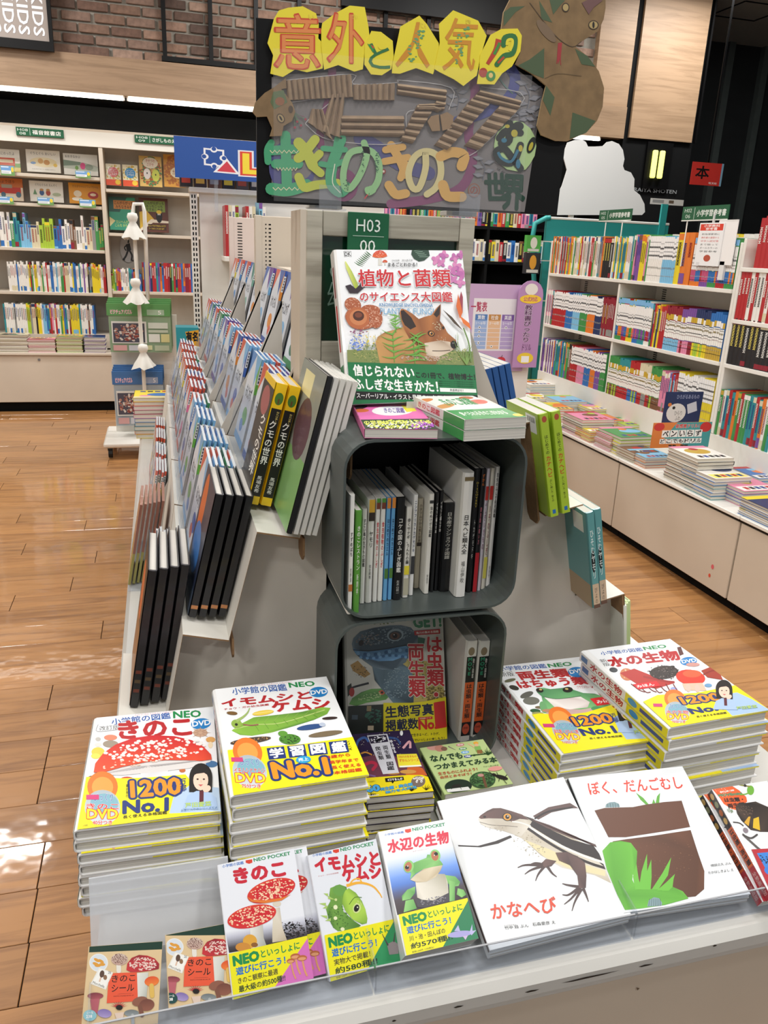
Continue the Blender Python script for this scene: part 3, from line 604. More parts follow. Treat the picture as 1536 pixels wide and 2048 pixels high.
# ------------------------------------------------ stepped cardboard stands
LPF = [(-.130, .602), (-.118, .702), (-.028, .690)]
LP = [(-.037, .602), (.012, .885), (.098, .864), (.155, 1.085), (.236, 1.068), (.292, 1.278), (.325, 1.272)]
RP = [(1.015, .602), (.963, .893), (.878, .874), (.832, 1.108), (.748, 1.088), (.697, 1.286), (.664, 1.28)]
def sheet(P, y0, y1, th=.003):
    m = M(); n = len(P)
    Q = [(x, z - th) for x, z in P]
    m.add([(x, y, z) for y in (y0, y1) for x, z in P], [(k, k + 1, n + k + 1, n + k) for k in range(n - 1)], mi=0)
    m.add([(x, y, z) for y in (y0, y1) for x, z in Q], [(k + 1, k, n + k, n + k + 1) for k in range(n - 1)], mi=1)
    for y in (y0, y1): m.add([(x, y, z) for x, z in P] + [(x, y, z) for x, z in Q], [(k, k + 1, n + k + 1, n + k) for k in range(n - 1)], mi=1)
    return m
def stand(side, y0, y1, front, label, xin):
    P = (LPF + LP[1:] if front else LP) if side < 0 else RP; t = thing('stepped_stand', label, 'stand', (0, 0, 0), group='stepped cardboard stands on the display table')
    obj('folded_steps', sheet(P, y0, y1), ['card_white', 'card_brown'], t)
    Pp = [(x - side * .004, z - .004) for x, z in P]
    yy = y0 + .055 if front else y0 + .012
    obj('end_panel', M().prism([(xin, .602)] + Pp + [(xin, Pp[-1][1])], 'y', yy, yy + .004), 'card_beige', t)
    if front:
        for (x, z), L in ((LP[2], .045), (LP[4], .05), (LP[6], .095)) if side < 0 else ((RP[1], .02), (RP[3], .03), (RP[5], .03)):
            x -= side * .006
            L2 = L if side < 0 else L + .19
            dx = 0 if side < 0 else L2 * .2
            o = M(); o.prism([(y0 + .001, z - .002), (y0 + .052, z - .002), (y0 + .052, z - L2 + .012), (y0 + .042, z - L2), (y0 + .012, z - L2), (y0 + .001, z - L2 + .012)], 'x', 0, .004)
            for q, v in enumerate(o.v): o.v[q] = (v[0] + x + (dx * (z - v[2]) / L2), v[1], v[2])
            obj('brown_flap', o, 'card_brown', t)
    else:
        e = [(x + side * .0, z + .0) for x, z in P]
        G = [(P[0][0] + side * .0 - side * .03, .75), (P[1][0] - .02 * -side * -1 + side * .0, .93)]
        s = side
        g0 = (P[0][0] + s * .02, .70); g1 = (P[6][0] - s * .0, 1.45)
        obj('gusset', M().prism([(xin, .604), (P[0][0] + s * .004, .604), g0, g1, (xin, 1.45)], 'y', y0 + .001, y0 + .005), 'card_beige', t)
    return t
XI = (.285, .70)
stand(-1, 1.40, 1.69, True, 'front stepped stand with tall black books on its left steps', .30)
stand(1, 1.40, 1.69, True, 'front stepped stand holding the lime green and teal books', .66)
names = ['second', 'third', 'fourth', 'fifth', 'sixth']
SEG = [(1.71 + .5 * i, 1.71 + .5 * i + .49) for i in range(5)]
for i, (a, b_) in enumerate(SEG):
    stand(-1, a, b_, False, names[i] + ' stepped stand from the front under the workbooks on the left', .32)
    stand(1, a, b_, False, names[i] + ' stepped stand from the front on the right of the grey wood panel', .66)

# ------------------------------------------------ wooden end panel of the gondola
YF = 1.625; fx0, fx1 = ony(612, 600, YF).x, ony(951, 440, YF).x; fz1 = 1.663
t = thing('end_frame', 'grey wood grained end frame around a dark green board, behind the plant book', 'frame', (0, 0, 0))
sx = .032
obj('stile', M().bbox(fx0, fx0 + sx, YF, YF + .03, .61, fz1, .0015), 'wood_grey', t); obj('stile', M().bbox(fx1 - sx, fx1, YF, YF + .03, .61, fz1, .0015), 'wood_grey', t)
zr = ony(660, 472, YF).z; zb = ony(660, 683, YF).z
obj('top_rail', M().bbox(fx0 + sx + .001, fx1 - sx - .001, YF + .001, YF + .03, zr, fz1, .0015), 'wood_grey', t)
obj('bottom_rail', M().bbox(fx0 + sx + .001, fx1 - sx - .001, YF + .001, YF + .03, 1.30, zb, .0015), 'wood_grey', t)
obj('left_edge', M().box(fx0 - .012, fx0, YF + .002, YF + .12, .61, fz1), 'paint_beige', t)
mat('board_green', '0a3423', .15, coat=.4)
obj('green_board', M().box(fx0 + sx, fx1 - sx, YF + .016, YF + .024, zb - .02, zr + .02), 'board_green', t)
obj('lower_board', M().box(fx0 + .02, fx1 - .02, YF + .006, YF + .02, .61, 1.30), 'black_matte', t)
A = Art(.04, .1); A.text('こ\n幻', (.1, 0), (.9, 0), (.1, 1), '6f8a7c')
link('board_lettering', A.m.mesh('board_lettering', 'print_matte'), t, loc=(ony(674, 560, YF).x, YF + .0155, ony(674, 565, YF).z), rot=(math.pi / 2, 0, 0))
a, b_ = ony(697, 423, YF - .01), ony(776, 520, YF - .01); W, H = b_.x - a.x, .105
t = thing('number_sign', 'dark green hanging sign with H03 and 00 above the plant book', 'sign', ((a.x + b_.x) / 2, YF - .008, a.z - H / 2))
obj('plate', M().bbox(-W / 2, W / 2, 0, .005, -H / 2, H / 2, .001), 'signgreen', t)
A = Art(W, H); A.label('H03', .2, .12, .58, .22, 'e3ebe4'); A.label('00', .3, .49, .37, .21, 'e3ebe4'); A.rect(.12, .415, .88, .425, 'b7c9bd')
link('lettering', A.m.mesh('lettering', 'print_matte'), t, loc=(0, -.0012, 0), rot=(math.pi / 2, 0, 0))

# slotted metal partition panels further down the table
def slotted(y, x0, x1, z0, z1, label, ref, sl):
    t = thing('slotted_panel', label, 'panel', (0, 0, 0))
    obj('sheet', M().bbox(x0, x1, y, y + .02, z0, z1, .002), ref, t); obj('rim', M().bbox(x0 - .006, x0 + .018, y - .004, y + .03, z0, z1 + .002, .002), ref, t)
    m = M(); z = z1 - .03
    while z > z0 + .1:
        for q in sl: m.box(x0 + q[0], x0 + q[1], y - .0008, y, z, z + .0045)
        z -= .0135
    stuff(obj('slots', m, 'black', t)); return t
yA, yB = 2.95, 4.2
mat('paint_pink', 'd8c8bf', .45)
slotted(yA, ony(513, 430, yA).x, .655, .62, ony(513, 431, yA).z, 'nearer slotted metal panel behind the workbooks', 'paint_beige', ((.03, .034), (.042, .05)))
slotted(yB, ony(460, 430, yB).x, .66, .62, ony(460, 434, yB).z, 'farther pinkish slotted metal panel behind the workbooks', 'paint_pink', ((.035, .058),))
obj_core = thing('gondola_core', 'plain beige partition running down the middle of the display table', 'partition', (0, 0, 0))
obj('board', M().box(.40, .56, 1.67, 2.9, .61, 1.52), 'paint_beige', obj_core)
obj('board', M().box(.40, .56, 2.99, 4.15, .61, 1.5), 'paint_beige', obj_core)
obj('board', M().box(.40, .56, 4.24, 4.45, .61, 1.5), 'paint_beige', obj_core)

# ------------------------------------------------ thin workbooks on the steps
_wb = {}
def workbook(c1, c2, c3, v, th=.0065, h=.25, d=.182, spine='9a9b9c'):
    k = (c1, c2, c3, v, th, h)
    if k in _wb: return _wb[k]
    m = M(); e = .0007; m.box(0, e, 0, d, 0, h, 'dfe4ea'); m.box(th - e, th, 0, d, 0, h, 'dfe4ea'); m.box(e, th - e, .001, d - .002, .001, h - .001, 'cfd2d4')
    y = -.0006
    def band(z0, z1, c): m.box(0, th, y, 0, z0 * h, z1 * h, c)
    band(0, .62, spine); band(.62, .73, c2); band(.73, .93, 'eceef0'); band(.93, 1, c1)
    z = .915
    for q in range(5): m.box(th * .3, th * .75, y - .0003, y, z * h - .006, z * h, '333a44'); z -= .036
    R_ = random.Random(v)
    # cover towards -X
    A = Art(d, h, [(0, 0), (100, 0), (100, 140), (0, 140)], m=m, T=Matrix.Translation((-.0003, d / 2, h / 2)) @ Matrix.Rotation(-math.pi / 2, 4, 'Z') @ Matrix.Rotation(math.pi / 2, 4, 'X'), dz=5e-5)
    A.rect(0, 0, 100, 140, 'dde3ec'); A.poly([(0, 0), (48, 0), (0, 42)], c3); A.poly([(48, 0), (100, 0), (74, 46)], c1); A.poly([(100, 0), (100, 60), (84, 28)], c2)
    A.label(R_.choice(['あなたの', 'けいさん', 'めいろ', 'もじかず', 'ひらがな']), 20, 50, 60, 20, '2c3140', bold=.02); A.ell(R_.uniform(30, 70), 95, 22, 14, c2); A.ell(R_.uniform(20, 80), 112, 16, 10, c3); A.rect(0, 128, 100, 140, c1)
    _wb[k] = m.mesh('workbook', 'print'); return _wb[k]
SETS = {'sky': ('7db6e4', '3f66b5', 'd7604a'), 'leaf': ('7db6e4', '6cb34c', '5a8fd0'), 'red': ('d6563c', 'e6d24a', 'c8452f'), 'redblue': ('d6563c', '5c93cf', '3f5fae'), 'pink': ('d6563c', 'e27aa8', 'd6563c'), 'royal': ('3558a8', 'e08f3c', 'd7604a'), 'green': ('3d8f5a', '7db6e4', '2f6f58'), 'violet': ('6b459a', '7db6e4', '3f66b5'), 'teal': ('2f7f7a', '86b9a8', '3f66b5')}
lname = {'sky': 'sky blue and navy', 'leaf': 'sky blue and green', 'red': 'red and yellow', 'redblue': 'red and blue', 'pink': 'red and pink', 'royal': 'royal blue and orange', 'green': 'dark green and sky blue', 'violet': 'violet and blue', 'teal': 'teal and pale green'}
lev = ['table level', 'lowest step', 'middle step', 'top step']
R = random.Random(21)
POS = [(-.093, .607, 10), (.022, .897, 13.5), (.166, 1.097, 14), (.300, 1.290, 14)]
plan = {0: ['leaf', 'sky', 'sky', 'red', 'red', 'redblue', 'red', 'red', 'pink', 'red'], 1: ['sky', 'leaf', 'leaf', 'sky', 'pink', 'redblue', 'red', 'red', 'red', 'redblue'],
        2: ['royal', 'leaf', 'sky', 'royal', 'sky', 'violet', 'green', 'redblue', 'teal', 'red'], 3: ['violet', 'green', 'violet', 'royal', 'violet', 'royal', 'teal', 'redblue', 'redblue', 'red']}
cn = {}
for si, (a, b_) in enumerate(SEG):
    for half in (0, 1):
        y = a + .014 + half * .236; slot = si * 2 + half
        for L in range(4):
            kind = plan[L][slot]; X0, Z0, ang = POS[L]; n = (5, 5, 5, 4)[L]; h = .235
            n0 = R.choice((0, 0, 1)) if L else 1
            if L == 0 and (slot > 7 or slot in (2, 3)): n0 = 5
            for q in range(n - n0):
                cs = kind if q < 3 or R.random() < .5 else R.choice(list(SETS)); v = R.randint(0, 1)
                th = .0065 if L else .007
                me = workbook(*SETS[cs], v, th=.0065, h=h)
                x = X0 + .012 + q * (.0135 if L else .0095)
                o = link('workbook', me, None, loc=(x, y + R.uniform(-.006, .02) + (.012 if q % 2 else 0), Z0 + .002 - q * .0028), rot=(0, math.radians(ang), 0))
                key = (cs, L, slot); cn[key] = cn.get(key, 0) + 1
                tag(o, nth(cn[key]) + ' ' + lname[cs] + ' workbook in the ' + nth(slot + 1) + ' pocket, ' + lev[L], 'workbook', 'thin workbooks on the stepped stands')
        for L in (1, 2):
            X0, Z0, ang = POS[L]
            o = obj('pocket_divider', M().box(0, .003, 0, .215, 0, .15), 'acrylic', loc=(X0 - .002, y, Z0 - .006), rot=(0, math.radians(ang), 0)); tag(o, 'clear upright divider in front of the ' + nth(slot + 1) + ' pocket, ' + lev[L], 'divider', 'clear dividers on the stepped stands')

# a hardback seen from its spine: cover (with print), pages
def hardback(name, label, loc, th, h, d, cover, spine_art=None, rot=(0, 0, 0), group=None, soft=False, cover_left=None, cat='book', inset=.003, film=False, back=None):
    T = thing(name, label, cat, loc, rot, group); m = M(); e = .0022 if not soft else .0008; rb = min(.004, th * .22)
    P = [(0, d), (0, .004), (th * .12, -rb * .5), (th * .5, -rb), (th * .88, -rb * .5), (th, .004), (th, d)]; Q = [(e, d), (e, .004), (th * .5, .003), (th - e, .004), (th - e, d)]
    n = len(P); V = [(x, y, z) for z in (0, h) for x, y in P] + [(x, y, z) for z in (0, h) for x, y in Q]; q0 = 2 * n; nq = len(Q)
    F = [(k, k + 1, n + k + 1, n + k)[::-1] for k in range(n - 1)]
    for z_, off in ((0, 0), (1, n)):
        qo = q0 + z_ * nq; F.append([off + k for k in range(n)] + [qo + k for k in range(nq - 1, -1, -1)])
    F += [(q0 + k, q0 + k + 1, q0 + nq + k + 1, q0 + nq + k) for k in range(nq - 1)]
    F += [(0, q0, q0 + nq, n), (n - 1, 2 * n - 1, q0 + 2 * nq - 1, q0 + nq - 1)]
    m.add(V, F, cover)
    A = Art(th * .8, h, [(0, 0), (1, 0), (1, 1), (0, 1)], m=m, T=Matrix.Translation((th / 2, -rb - .0002, h / 2)) @ Matrix.Rotation(math.pi / 2, 4, 'X'))
    if spine_art: spine_art(A)
    if cover_left:
        A = Art(d, h, [(0, 0), (1, 0), (1, 1), (0, 1)], m=m, T=Matrix.Translation((-.0003, d / 2, h / 2)) @ Matrix.Rotation(-math.pi / 2, 4, 'Z') @ Matrix.Rotation(math.pi / 2, 4, 'X')); cover_left(A)
    link('cover', m.mesh('cover', 'print_film' if film else 'print'), T)
    g = inset if not soft else .0006
    obj('pages', M().box(e, th - e, .004, d - g - .001, g, h - g), 'paper_pages' if not soft else 'paper_pages', T); return T
def vt(A, t, y0, y1, c, x0=.2, x1=.8, **k): return A.text('\n'.join(t), (x0, y0), (x1, y0), (x0, y1), c, **k)
# front pockets: black books low, black books mid, spider books and white books on top
def s_black(v):
    def f(A):
        A.rect(0, 0, 1, 1, '17171a')
        if v == 1:
            for k in range(3): A.rect(.1, .72 + .07 * k, .9, .745 + .07 * k, ['6a3022', '54422a', '6a3022'][k])
        if v == 2: A.rect(0, .9, 1, .93, 'b87a4a')
    return f
def l_sun(A): A.rect(0, 0, 1, 1, '1b1a20'); A.ell(.4, .35, .3, .22, 'd8682c'); A.poly([(0, .6), (1, .45), (1, 1), (0, 1)], '9a6a3a')
def l_blue(A): A.rect(0, 0, 1, 1, '2a3550'); A.ell(.3, .3, .2, .28, 'd8682c'); A.ell(.45, .6, .35, .2, '3a78c0'); A.rect(0, .8, 1, 1, '4a5a70')
for q in range(4):
    hardback('picture_book', ['outermost', 'second', 'third', 'innermost'][q] + ' of four tall black-spined books standing on the table at the left', (-.098 + q * .0205, 1.462 + q * .006, .703), .0175, .298, .23, '242428', s_black(1), (0, math.radians(10), 0), 'tall black books on the table', cover_left=l_sun if q == 0 else None, inset=.005)
for q in range(4):
    hardback('picture_book', ['outermost', 'second', 'third', 'innermost'][q] + ' of four glossy black books on the lowest cardboard step', (.024 + q * .0195, 1.462 + q * .006, .893 - q * .004), .0165, .258, .22, '101013', s_black(2), (0, math.radians(13.5), 0), 'glossy black books on the lowest step', cover_left=l_blue if q == 0 else None, inset=.004)
def s_spider(A):
    A.rect(0, 0, 1, 1, 'f2c714'); A.rect(0, .2, 1, .93, '15130f'); A.ell(.5, .12, .42, .05, '4a7a2c'); A.rect(.42, .12, .58, .16, '6a4a20')
    vt(A, 'クモの世界', .3, .66, 'f4f2ec', .15, .85, bold=.03); vt(A, '知れば楽しい', .22, .32, 'e8d27a', .6, .85); vt(A, '馬場友希', .76, .9, 'f4f2ec', .25, .75)
def l_spider(A): A.rect(0, 0, 1, 1, '2a2624'); A.rect(0, .9, 1, 1, 'f2c714'); A.ell(.5, .2, .35, .12, 'a85a5a'); vt(A, 'クモの世界', .3, .8, 'f4f0e8', .5, .9, bold=.03); A.rect(0, 0, 1, .06, 'f2c714')
for q in range(2):
    hardback('field_guide', ['outer', 'inner'][q] + ' yellow and black spider field guide on the middle cardboard step', (.150 + q * .0262, 1.535 + q * .004, 1.100 - q * .006), .025, .25, .15, 'f2c714', s_spider, (0, math.radians(14), 0), 'spider field guides', cover_left=l_spider if q == 0 else None)
def l_leaf(A): A.rect(0, 0, 1, 1, '8f948c'); A.rect(0, .55, 1, 1, '7fae6a'); A.ell(.6, .4, .3, .2, '5f3f4a'); A.rect(.2, .05, .6, .2, 'e8dfa8')
for q in range(5):
    hardback('picture_book', nth(q + 1) + ' of five large thin white books leaning beside the spider guides', (.206 + q * .0125, 1.372 + q * .004, 1.090 - q * .003), .0108, .30, .235, ['202020', 'e8e6e0', 'e4e2dc', 'ecebe6', 'e9e8e2'][q], (lambda A: A.rect(0, 0, 1, 1, 'dcdad4')) if q else s_black(0), (0, math.radians(14), 0), 'large white books on the middle step', cover_left=l_leaf if q == 0 else None, inset=.002)
# right stand: lime, orange, teal, white books
def s_lizard(A): A.rect(0, 0, 1, 1, 'a9c438'); A.ell(.5, .05, .3, .03, 'b2543a'); vt(A, 'はじめての', .2, .38, '1f1a14', .3, .7, bold=.02); vt(A, 'カナヘビ', .4, .6, 'c42a24', .2, .8, bold=.03); vt(A, '正しい飼い方・育て方', .63, .85, '22200f', .35, .65); A.rect(.3, .93, .7, .97, '2f6fb5')
def l_lizard(A): A.rect(0, 0, 1, 1, 'a9c438'); A.rect(.62, .03, .92, .2, 'f0efe8'); [A.rect(.66 + k * .03, .05, .675 + k * .03, .1, '222222') for k in range(8)]
for q in range(2):
    hardback('pet_guide', ['nearer', 'farther'][q] + ' lime green lizard keeping guide on the right hand stand', (.735 + q * .032, 1.36 + q * .012, 1.098 + q * .002), .021, .215, .15, 'a9c438', s_lizard, (0, math.radians(-13), 0), 'lime green lizard guides', soft=True, cover_left=l_lizard)
hardback('pet_guide', 'short orange and white book behind the two lime green guides', (.792, 1.50, 1.106), .012, .16, .12, 'e8963a', lambda A: (A.rect(0, 0, 1, 1, 'e8963a'), A.rect(0, .3, 1, .95, 'f0ece4'), vt(A, 'つかまえた', .34, .9, '1f1a14', .25, .75, bold=.02)), (0, math.radians(-13), 0), soft=True)
def s_teal(A): A.rect(0, 0, 1, 1, '5f9a9c'); A.rect(0, .74, 1, 1, 'c9b195'); A.ell(.4, .5, .3, .12, '1c2426'); vt(A, 'ひそむヤモリ', .18, .68, 'dfe8e6', .2, .7, bold=.02); vt(A, 'ぴよの', .78, .95, '2a2a2a', .3, .7); A.rect(0, .96, 1, 1, '5a4030')
for q in range(2):
    hardback('picture_book', ['nearer', 'farther'][q] + ' teal and tan paperback on the lower right step', (.862 + q * .023, 1.36 + q * .012, .885 + q * .002), .0185, .222, .16, '7ab0b2' if q else '6aa0a2', s_teal, (0, math.radians(-12), 0), 'teal paperbacks', soft=True, cover_left=lambda A: (A.rect(0, 0, 1, 1, '6aa0a2'), A.rect(.65, .04, .92, .22, 'f0efe8'), A.rect(0, .75, 1, 1, 'b09878')))
for q in range(3):
    hardback('picture_book', ['nearest', 'middle', 'farthest'][q] + ' of three thin pale green books at the foot of the right stand', (1.005 + q * .011, 1.40 + q * .01, .604), .009, .262, .20, ['dfe0d4', 'c3d69a', 'c3d69a'][q], None, (0, math.radians(-9), 0), 'thin pale books at the right foot', inset=.002)
# blue backed workbooks behind the plant book
def s_bw(A): A.rect(0, 0, 1, 1, '2a5a9a'); vt(A, 'できる', .45, .95, 'f0f0f0', .2, .8, bold=.03)
for q in range(5):
    hardback('practice_book', nth(q + 1) + ' blue-spined practice book from the plant book, right step', (.772 + q * .0185, 1.725 + q * .006, 1.108 + q * .003), .0165, .235, .2, '2a5a9a' if q != 1 else '1f4a86', s_bw, (0, math.radians(-16), 0), 'blue practice books behind the plant book', soft=True, cover_left=lambda A: (A.rect(0, 0, 1, 1, 'cfd4dc'), A.rect(0, .93, 1, 1, '1f4a86')))
# brownish paper sets in a clear rest at the table's left edge
t = thing('book_rest', 'clear bent acrylic book rest at the left edge of the table', 'book rest', (-.133, 2.26, .602))
obj('base', M().box(0, .12, 0, .44, 0, .003), 'acrylic', t); obj('back', M().box(.10, .104, 0, .44, .003, .22), 'acrylic', t, rot=(0, math.radians(12), 0), loc=(.0, 0, 0))
for q in range(6):
    m = M(); m.box(0, .0075, 0, .2, 0, .1, 'a8a04a'); m.box(0, .0075, 0, .2, .1, .255, 'a5705c'); m.box(.0005, .007, -.0006, 0, .1, .255, '8f5f50'); m.box(.0005, .007, -.0006, 0, 0, .1, '96904a')
    o = obj('activity_set', m, 'print_film', loc=(-.133 + q * .0125, 2.30 + q * .006, .607), rot=(0, math.radians(11), 0)); tag(o, nth(q + 1) + ' brown and olive activity set from the table edge, in the clear rest', 'book', 'brown activity sets in the clear rest')
for q in range(7):
    m = M(); pts = [(0, 0, .0), (.004, .01, .035), (-.004, .02, .07), (.006, .03, .1)]; m.tube(pts, [.006, .009, .008, .003], 6, 'cfdde2' if q > 2 else 'ead2d4')
    o = obj('plastic_wrap', m, 'film', loc=(-.085 + q * .011, 2.32 + .02 * q, .862 + .005 * q)); tag(o, nth(q + 1) + ' crumpled clear wrap top above the brown activity sets', 'plastic wrap', 'crumpled clear wraps')

# ------------------------------------------------ the covers people see: poses from where each book lies, artwork in its own page coordinates
def ZC(ox, oy, s): return lambda *p: [(ox + a / s, oy + b / s) for a, b in p]
def pose(pts, p0, tilt=0.):
    """plane through p0 leaning back by tilt degrees; returns matrix (centre, x along the bottom edge), width, height"""
    a = math.radians(tilt); n = Vector((0, -math.sin(a), math.cos(a))); q = []
    for u, v in pts: r = ray(u, v); q.append(EYE + r * ((Vector(p0) - EYE).dot(n) / r.dot(n)))
    tl, tr, br, bl = q; c = (tl + tr + br + bl) / 4; x = ((tr - tl) + (br - bl)).normalized(); x = (x - n * x.dot(n)).normalized(); y = n.cross(x)
    w = ((tr - tl).length + (br - bl).length) / 2; h = ((tl - bl).length + (tr - br).length) / 2
    mw = Matrix.Identity(4)
    for i in range(3): mw[i][0], mw[i][1], mw[i][2], mw[i][3] = x[i], y[i], n[i], c[i]
    return mw, w, h
def lying_book(name, label, mw, w, h, th, art=None, quad=None, cover='f0efec', spine_art=None, group=None, soft=False, film=False, cat='book', edge_art=None, band=None, page='paper_pages'):
    """origin at the centre of the front cover, spine on the left (-x), thickness downwards"""
    T = thing(name, label, cat, mw=mw, group=group); e = .0022 if not soft else .0007; g = .004 if not soft else .0004; m = M(); s = min(.006, th * .3) if not soft else .0015
    P = [(w / 2, 0), (-w / 2 + s, 0), (-w / 2 + s * .3, -s * .3), (-w / 2, -s), (-w / 2, -th + s), (-w / 2 + s * .3, -th + s * .3), (-w / 2 + s, -th), (w / 2, -th)]
    Q = [(w / 2, -e), (-w / 2 + s, -e), (-w / 2 + s * .3 + e * .7, -s * .3 - e * .7), (-w / 2 + e, -s), (-w / 2 + e, -th + s), (-w / 2 + s * .3 + e * .7, -th + s * .3 + e * .7), (-w / 2 + s, -th + e), (w / 2, -th + e)]
    n = 8; V = [(x, y, z) for y in (-h / 2, h / 2) for x, z in P] + [(x, y, z) for y in (-h / 2, h / 2) for x, z in Q]
    F = [(k, k + 1, n + k + 1, n + k)[::-1] for k in range(7)] + [(2 * n + k, 2 * n + k + 1, 3 * n + k + 1, 3 * n + k) for k in range(7)]
    F += [(k + 1, k, 2 * n + k, 2 * n + k + 1) for k in range(7)] + [(n + k, n + k + 1, 3 * n + k + 1, 3 * n + k) for k in range(7)]
    F += [(0, n, 3 * n, 2 * n), (7, 2 * n + 7, 3 * n + 7, n + 7)]
    m.add(V, F, cover)
    if band:                                     # paper band: front and spine coloured
        m.add([(-w / 2 - .0002, -h / 2, -s), (-w / 2 - .0002, -h / 2 + band[1] * h, -s), (-w / 2 - .0002, -h / 2 + band[1] * h, -th + s), (-w / 2 - .0002, -h / 2, -th + s)], [(0, 3, 2, 1)], band[0])
        m.add([(0, -h / 2 - .0002, -e), (w / 2, -h / 2 - .0002, -e), (w / 2, -h / 2 - .0002, 0), (0, -h / 2 - .0002, 0)], [(0, 1, 2, 3)], band[0])
    if art: A = Art(w - s, h, quad or [(0, 0), (1, 0), (1, 1), (0, 1)], m=m, T=Matrix.Translation((s / 2, 0, .0001))); art(A)
    if spine_art:
        A = Art(h, th - s * .6, [(0, 0), (1, 0), (1, 1), (0, 1)], m=m, T=Matrix.Translation((-w / 2 - .0003, 0, -th / 2)) @ Matrix.Rotation(-math.pi / 2, 4, 'Z') @ Matrix.Rotation(math.pi / 2, 4, 'X')); spine_art(A)
    link('cover', m.mesh('cover', 'print_film' if film else 'print'), T)
    obj('pages', M().box(-w / 2 + e + .001, w / 2 - g, -h / 2 + g, h / 2 - g, -th + e, -e), page, T)
    return T
_lb = {}
def pile(T0, n, th, w, h, lab, group, rng, jit=.004, z_floor=None, shift=None):
    """copies of the first book below it: the thing and each part"""
    ch = list(T0.children); base = T0.matrix_world.copy()
    for i in range(1, n):
        r = T0.copy(); C.objects.link(r); dx, dy = (rng.uniform(-jit, jit), rng.uniform(-jit, jit)) if not shift else (shift[0] * i + rng.uniform(-jit, jit), shift[1] * i)
        r.matrix_world = base @ Matrix.Translation((dx, dy, -(th + .0006) * i)) @ Matrix.Rotation(rng.uniform(-.012, .012), 4, 'Z')
        for c in ch: k = c.copy(); C.objects.link(k); k.parent = r
        r['label'] = (nth(i + 1) + ' book from the top' if i < n - 1 else 'lowest book') + ' of ' + lab; r['group'] = group
BL, NB, RD, YE, GN = '2358a6', '1d3477', 'b51f25', 'f3e61b', '1f8a4c'
def gold_no(A, t, tl, tr, bl, big=.03): A.text(t, tl, tr, bl, 'e8931f', bold=.02, out=NB, ow=.16)
def girl(A, x, y, s):
    A.ell(x, y, 11 * s, 13 * s, '14110f', n=24); A.rect(x - 11 * s, y, x + 11 * s, y + 14 * s, '14110f')
    A.poly([(x - 17 * s, y + 30 * s), (x - 12 * s, y + 17 * s), (x - 4 * s, y + 13 * s), (x + 6 * s, y + 13 * s), (x + 15 * s, y + 19 * s), (x + 17 * s, y + 30 * s)], 'a9c3e6')
    A.ell(x, y + 3 * s, 7.2 * s, 9.4 * s, 'f0cdb8', n=20); A.poly([(x - 8 * s, y - 1 * s), (x - 6 * s, y - 9 * s), (x + 5 * s, y - 9 * s), (x + 8 * s, y - 1 * s), (x + 3 * s, y - 4 * s), (x - 4 * s, y - 3 * s)], '14110f')
    for q in (-3, 3): A.ell(x + q * s, y + 2 * s, 1.1 * s, .8 * s, '2a1a16', n=8)
    A.poly([(x - 2.4 * s, y + 7 * s), (x + 2.4 * s, y + 7 * s), (x, y + 8.8 * s)], 'c4545a'); A.line([(x, y + 3 * s), (x + .6 * s, y + 5 * s)], .5 * s, 'd9a890')
    A.poly([(x - 1 * s, y + 13 * s), (x + 3 * s, y + 13 * s), (x + 3 * s, y + 24 * s), (x - 1 * s, y + 24 * s)], '5a1f2c'); A.ell(x + 6 * s, y + 11 * s, 4 * s, 3 * s, 'f0cdb8', rot=-30)
def neo_top(A, p, dvd):
    """p: origin and unit vectors of the header; title strings drawn by the caller"""
    pass
def disc(A, cx, cy, r, t1, t2):
    A.ell(cx, cy - r * 1.12, r * .86, r * .84, 'e8792b', n=24); A.ell(cx, cy - r * 1.1, r * .6, r * .56, 'f4a04a', n=20)
    A.ell(cx, cy, r, r * .95, 'a9b6bd', n=28, c2='c9d3d6'); A.ell(cx + r * .1, cy - r * .2, r * .8, r * .55, '7fb0c0', n=20)
    A.label('びっくり', cx - r * .5, cy - r * .75, r * 1.1, r * .4, BL, bold=.02, out='ffffff'); A.label(t1, cx - r * .9, cy - r * .2, r * 1.8, r * .3, 'd8262c', bold=.03, out='f4f4f0')
    A.label('DVD', cx - r * .85, cy + r * .12, r * 1.7, r * .5, 'f2e21e', bold=.05, out='d8262c', ow=.09); A.label(t2, cx - r * .55, cy + r * .72, r * 1.1, r * .25, 'd8262c', bold=.03, out='f6f2ee')
RG = random.Random(9)
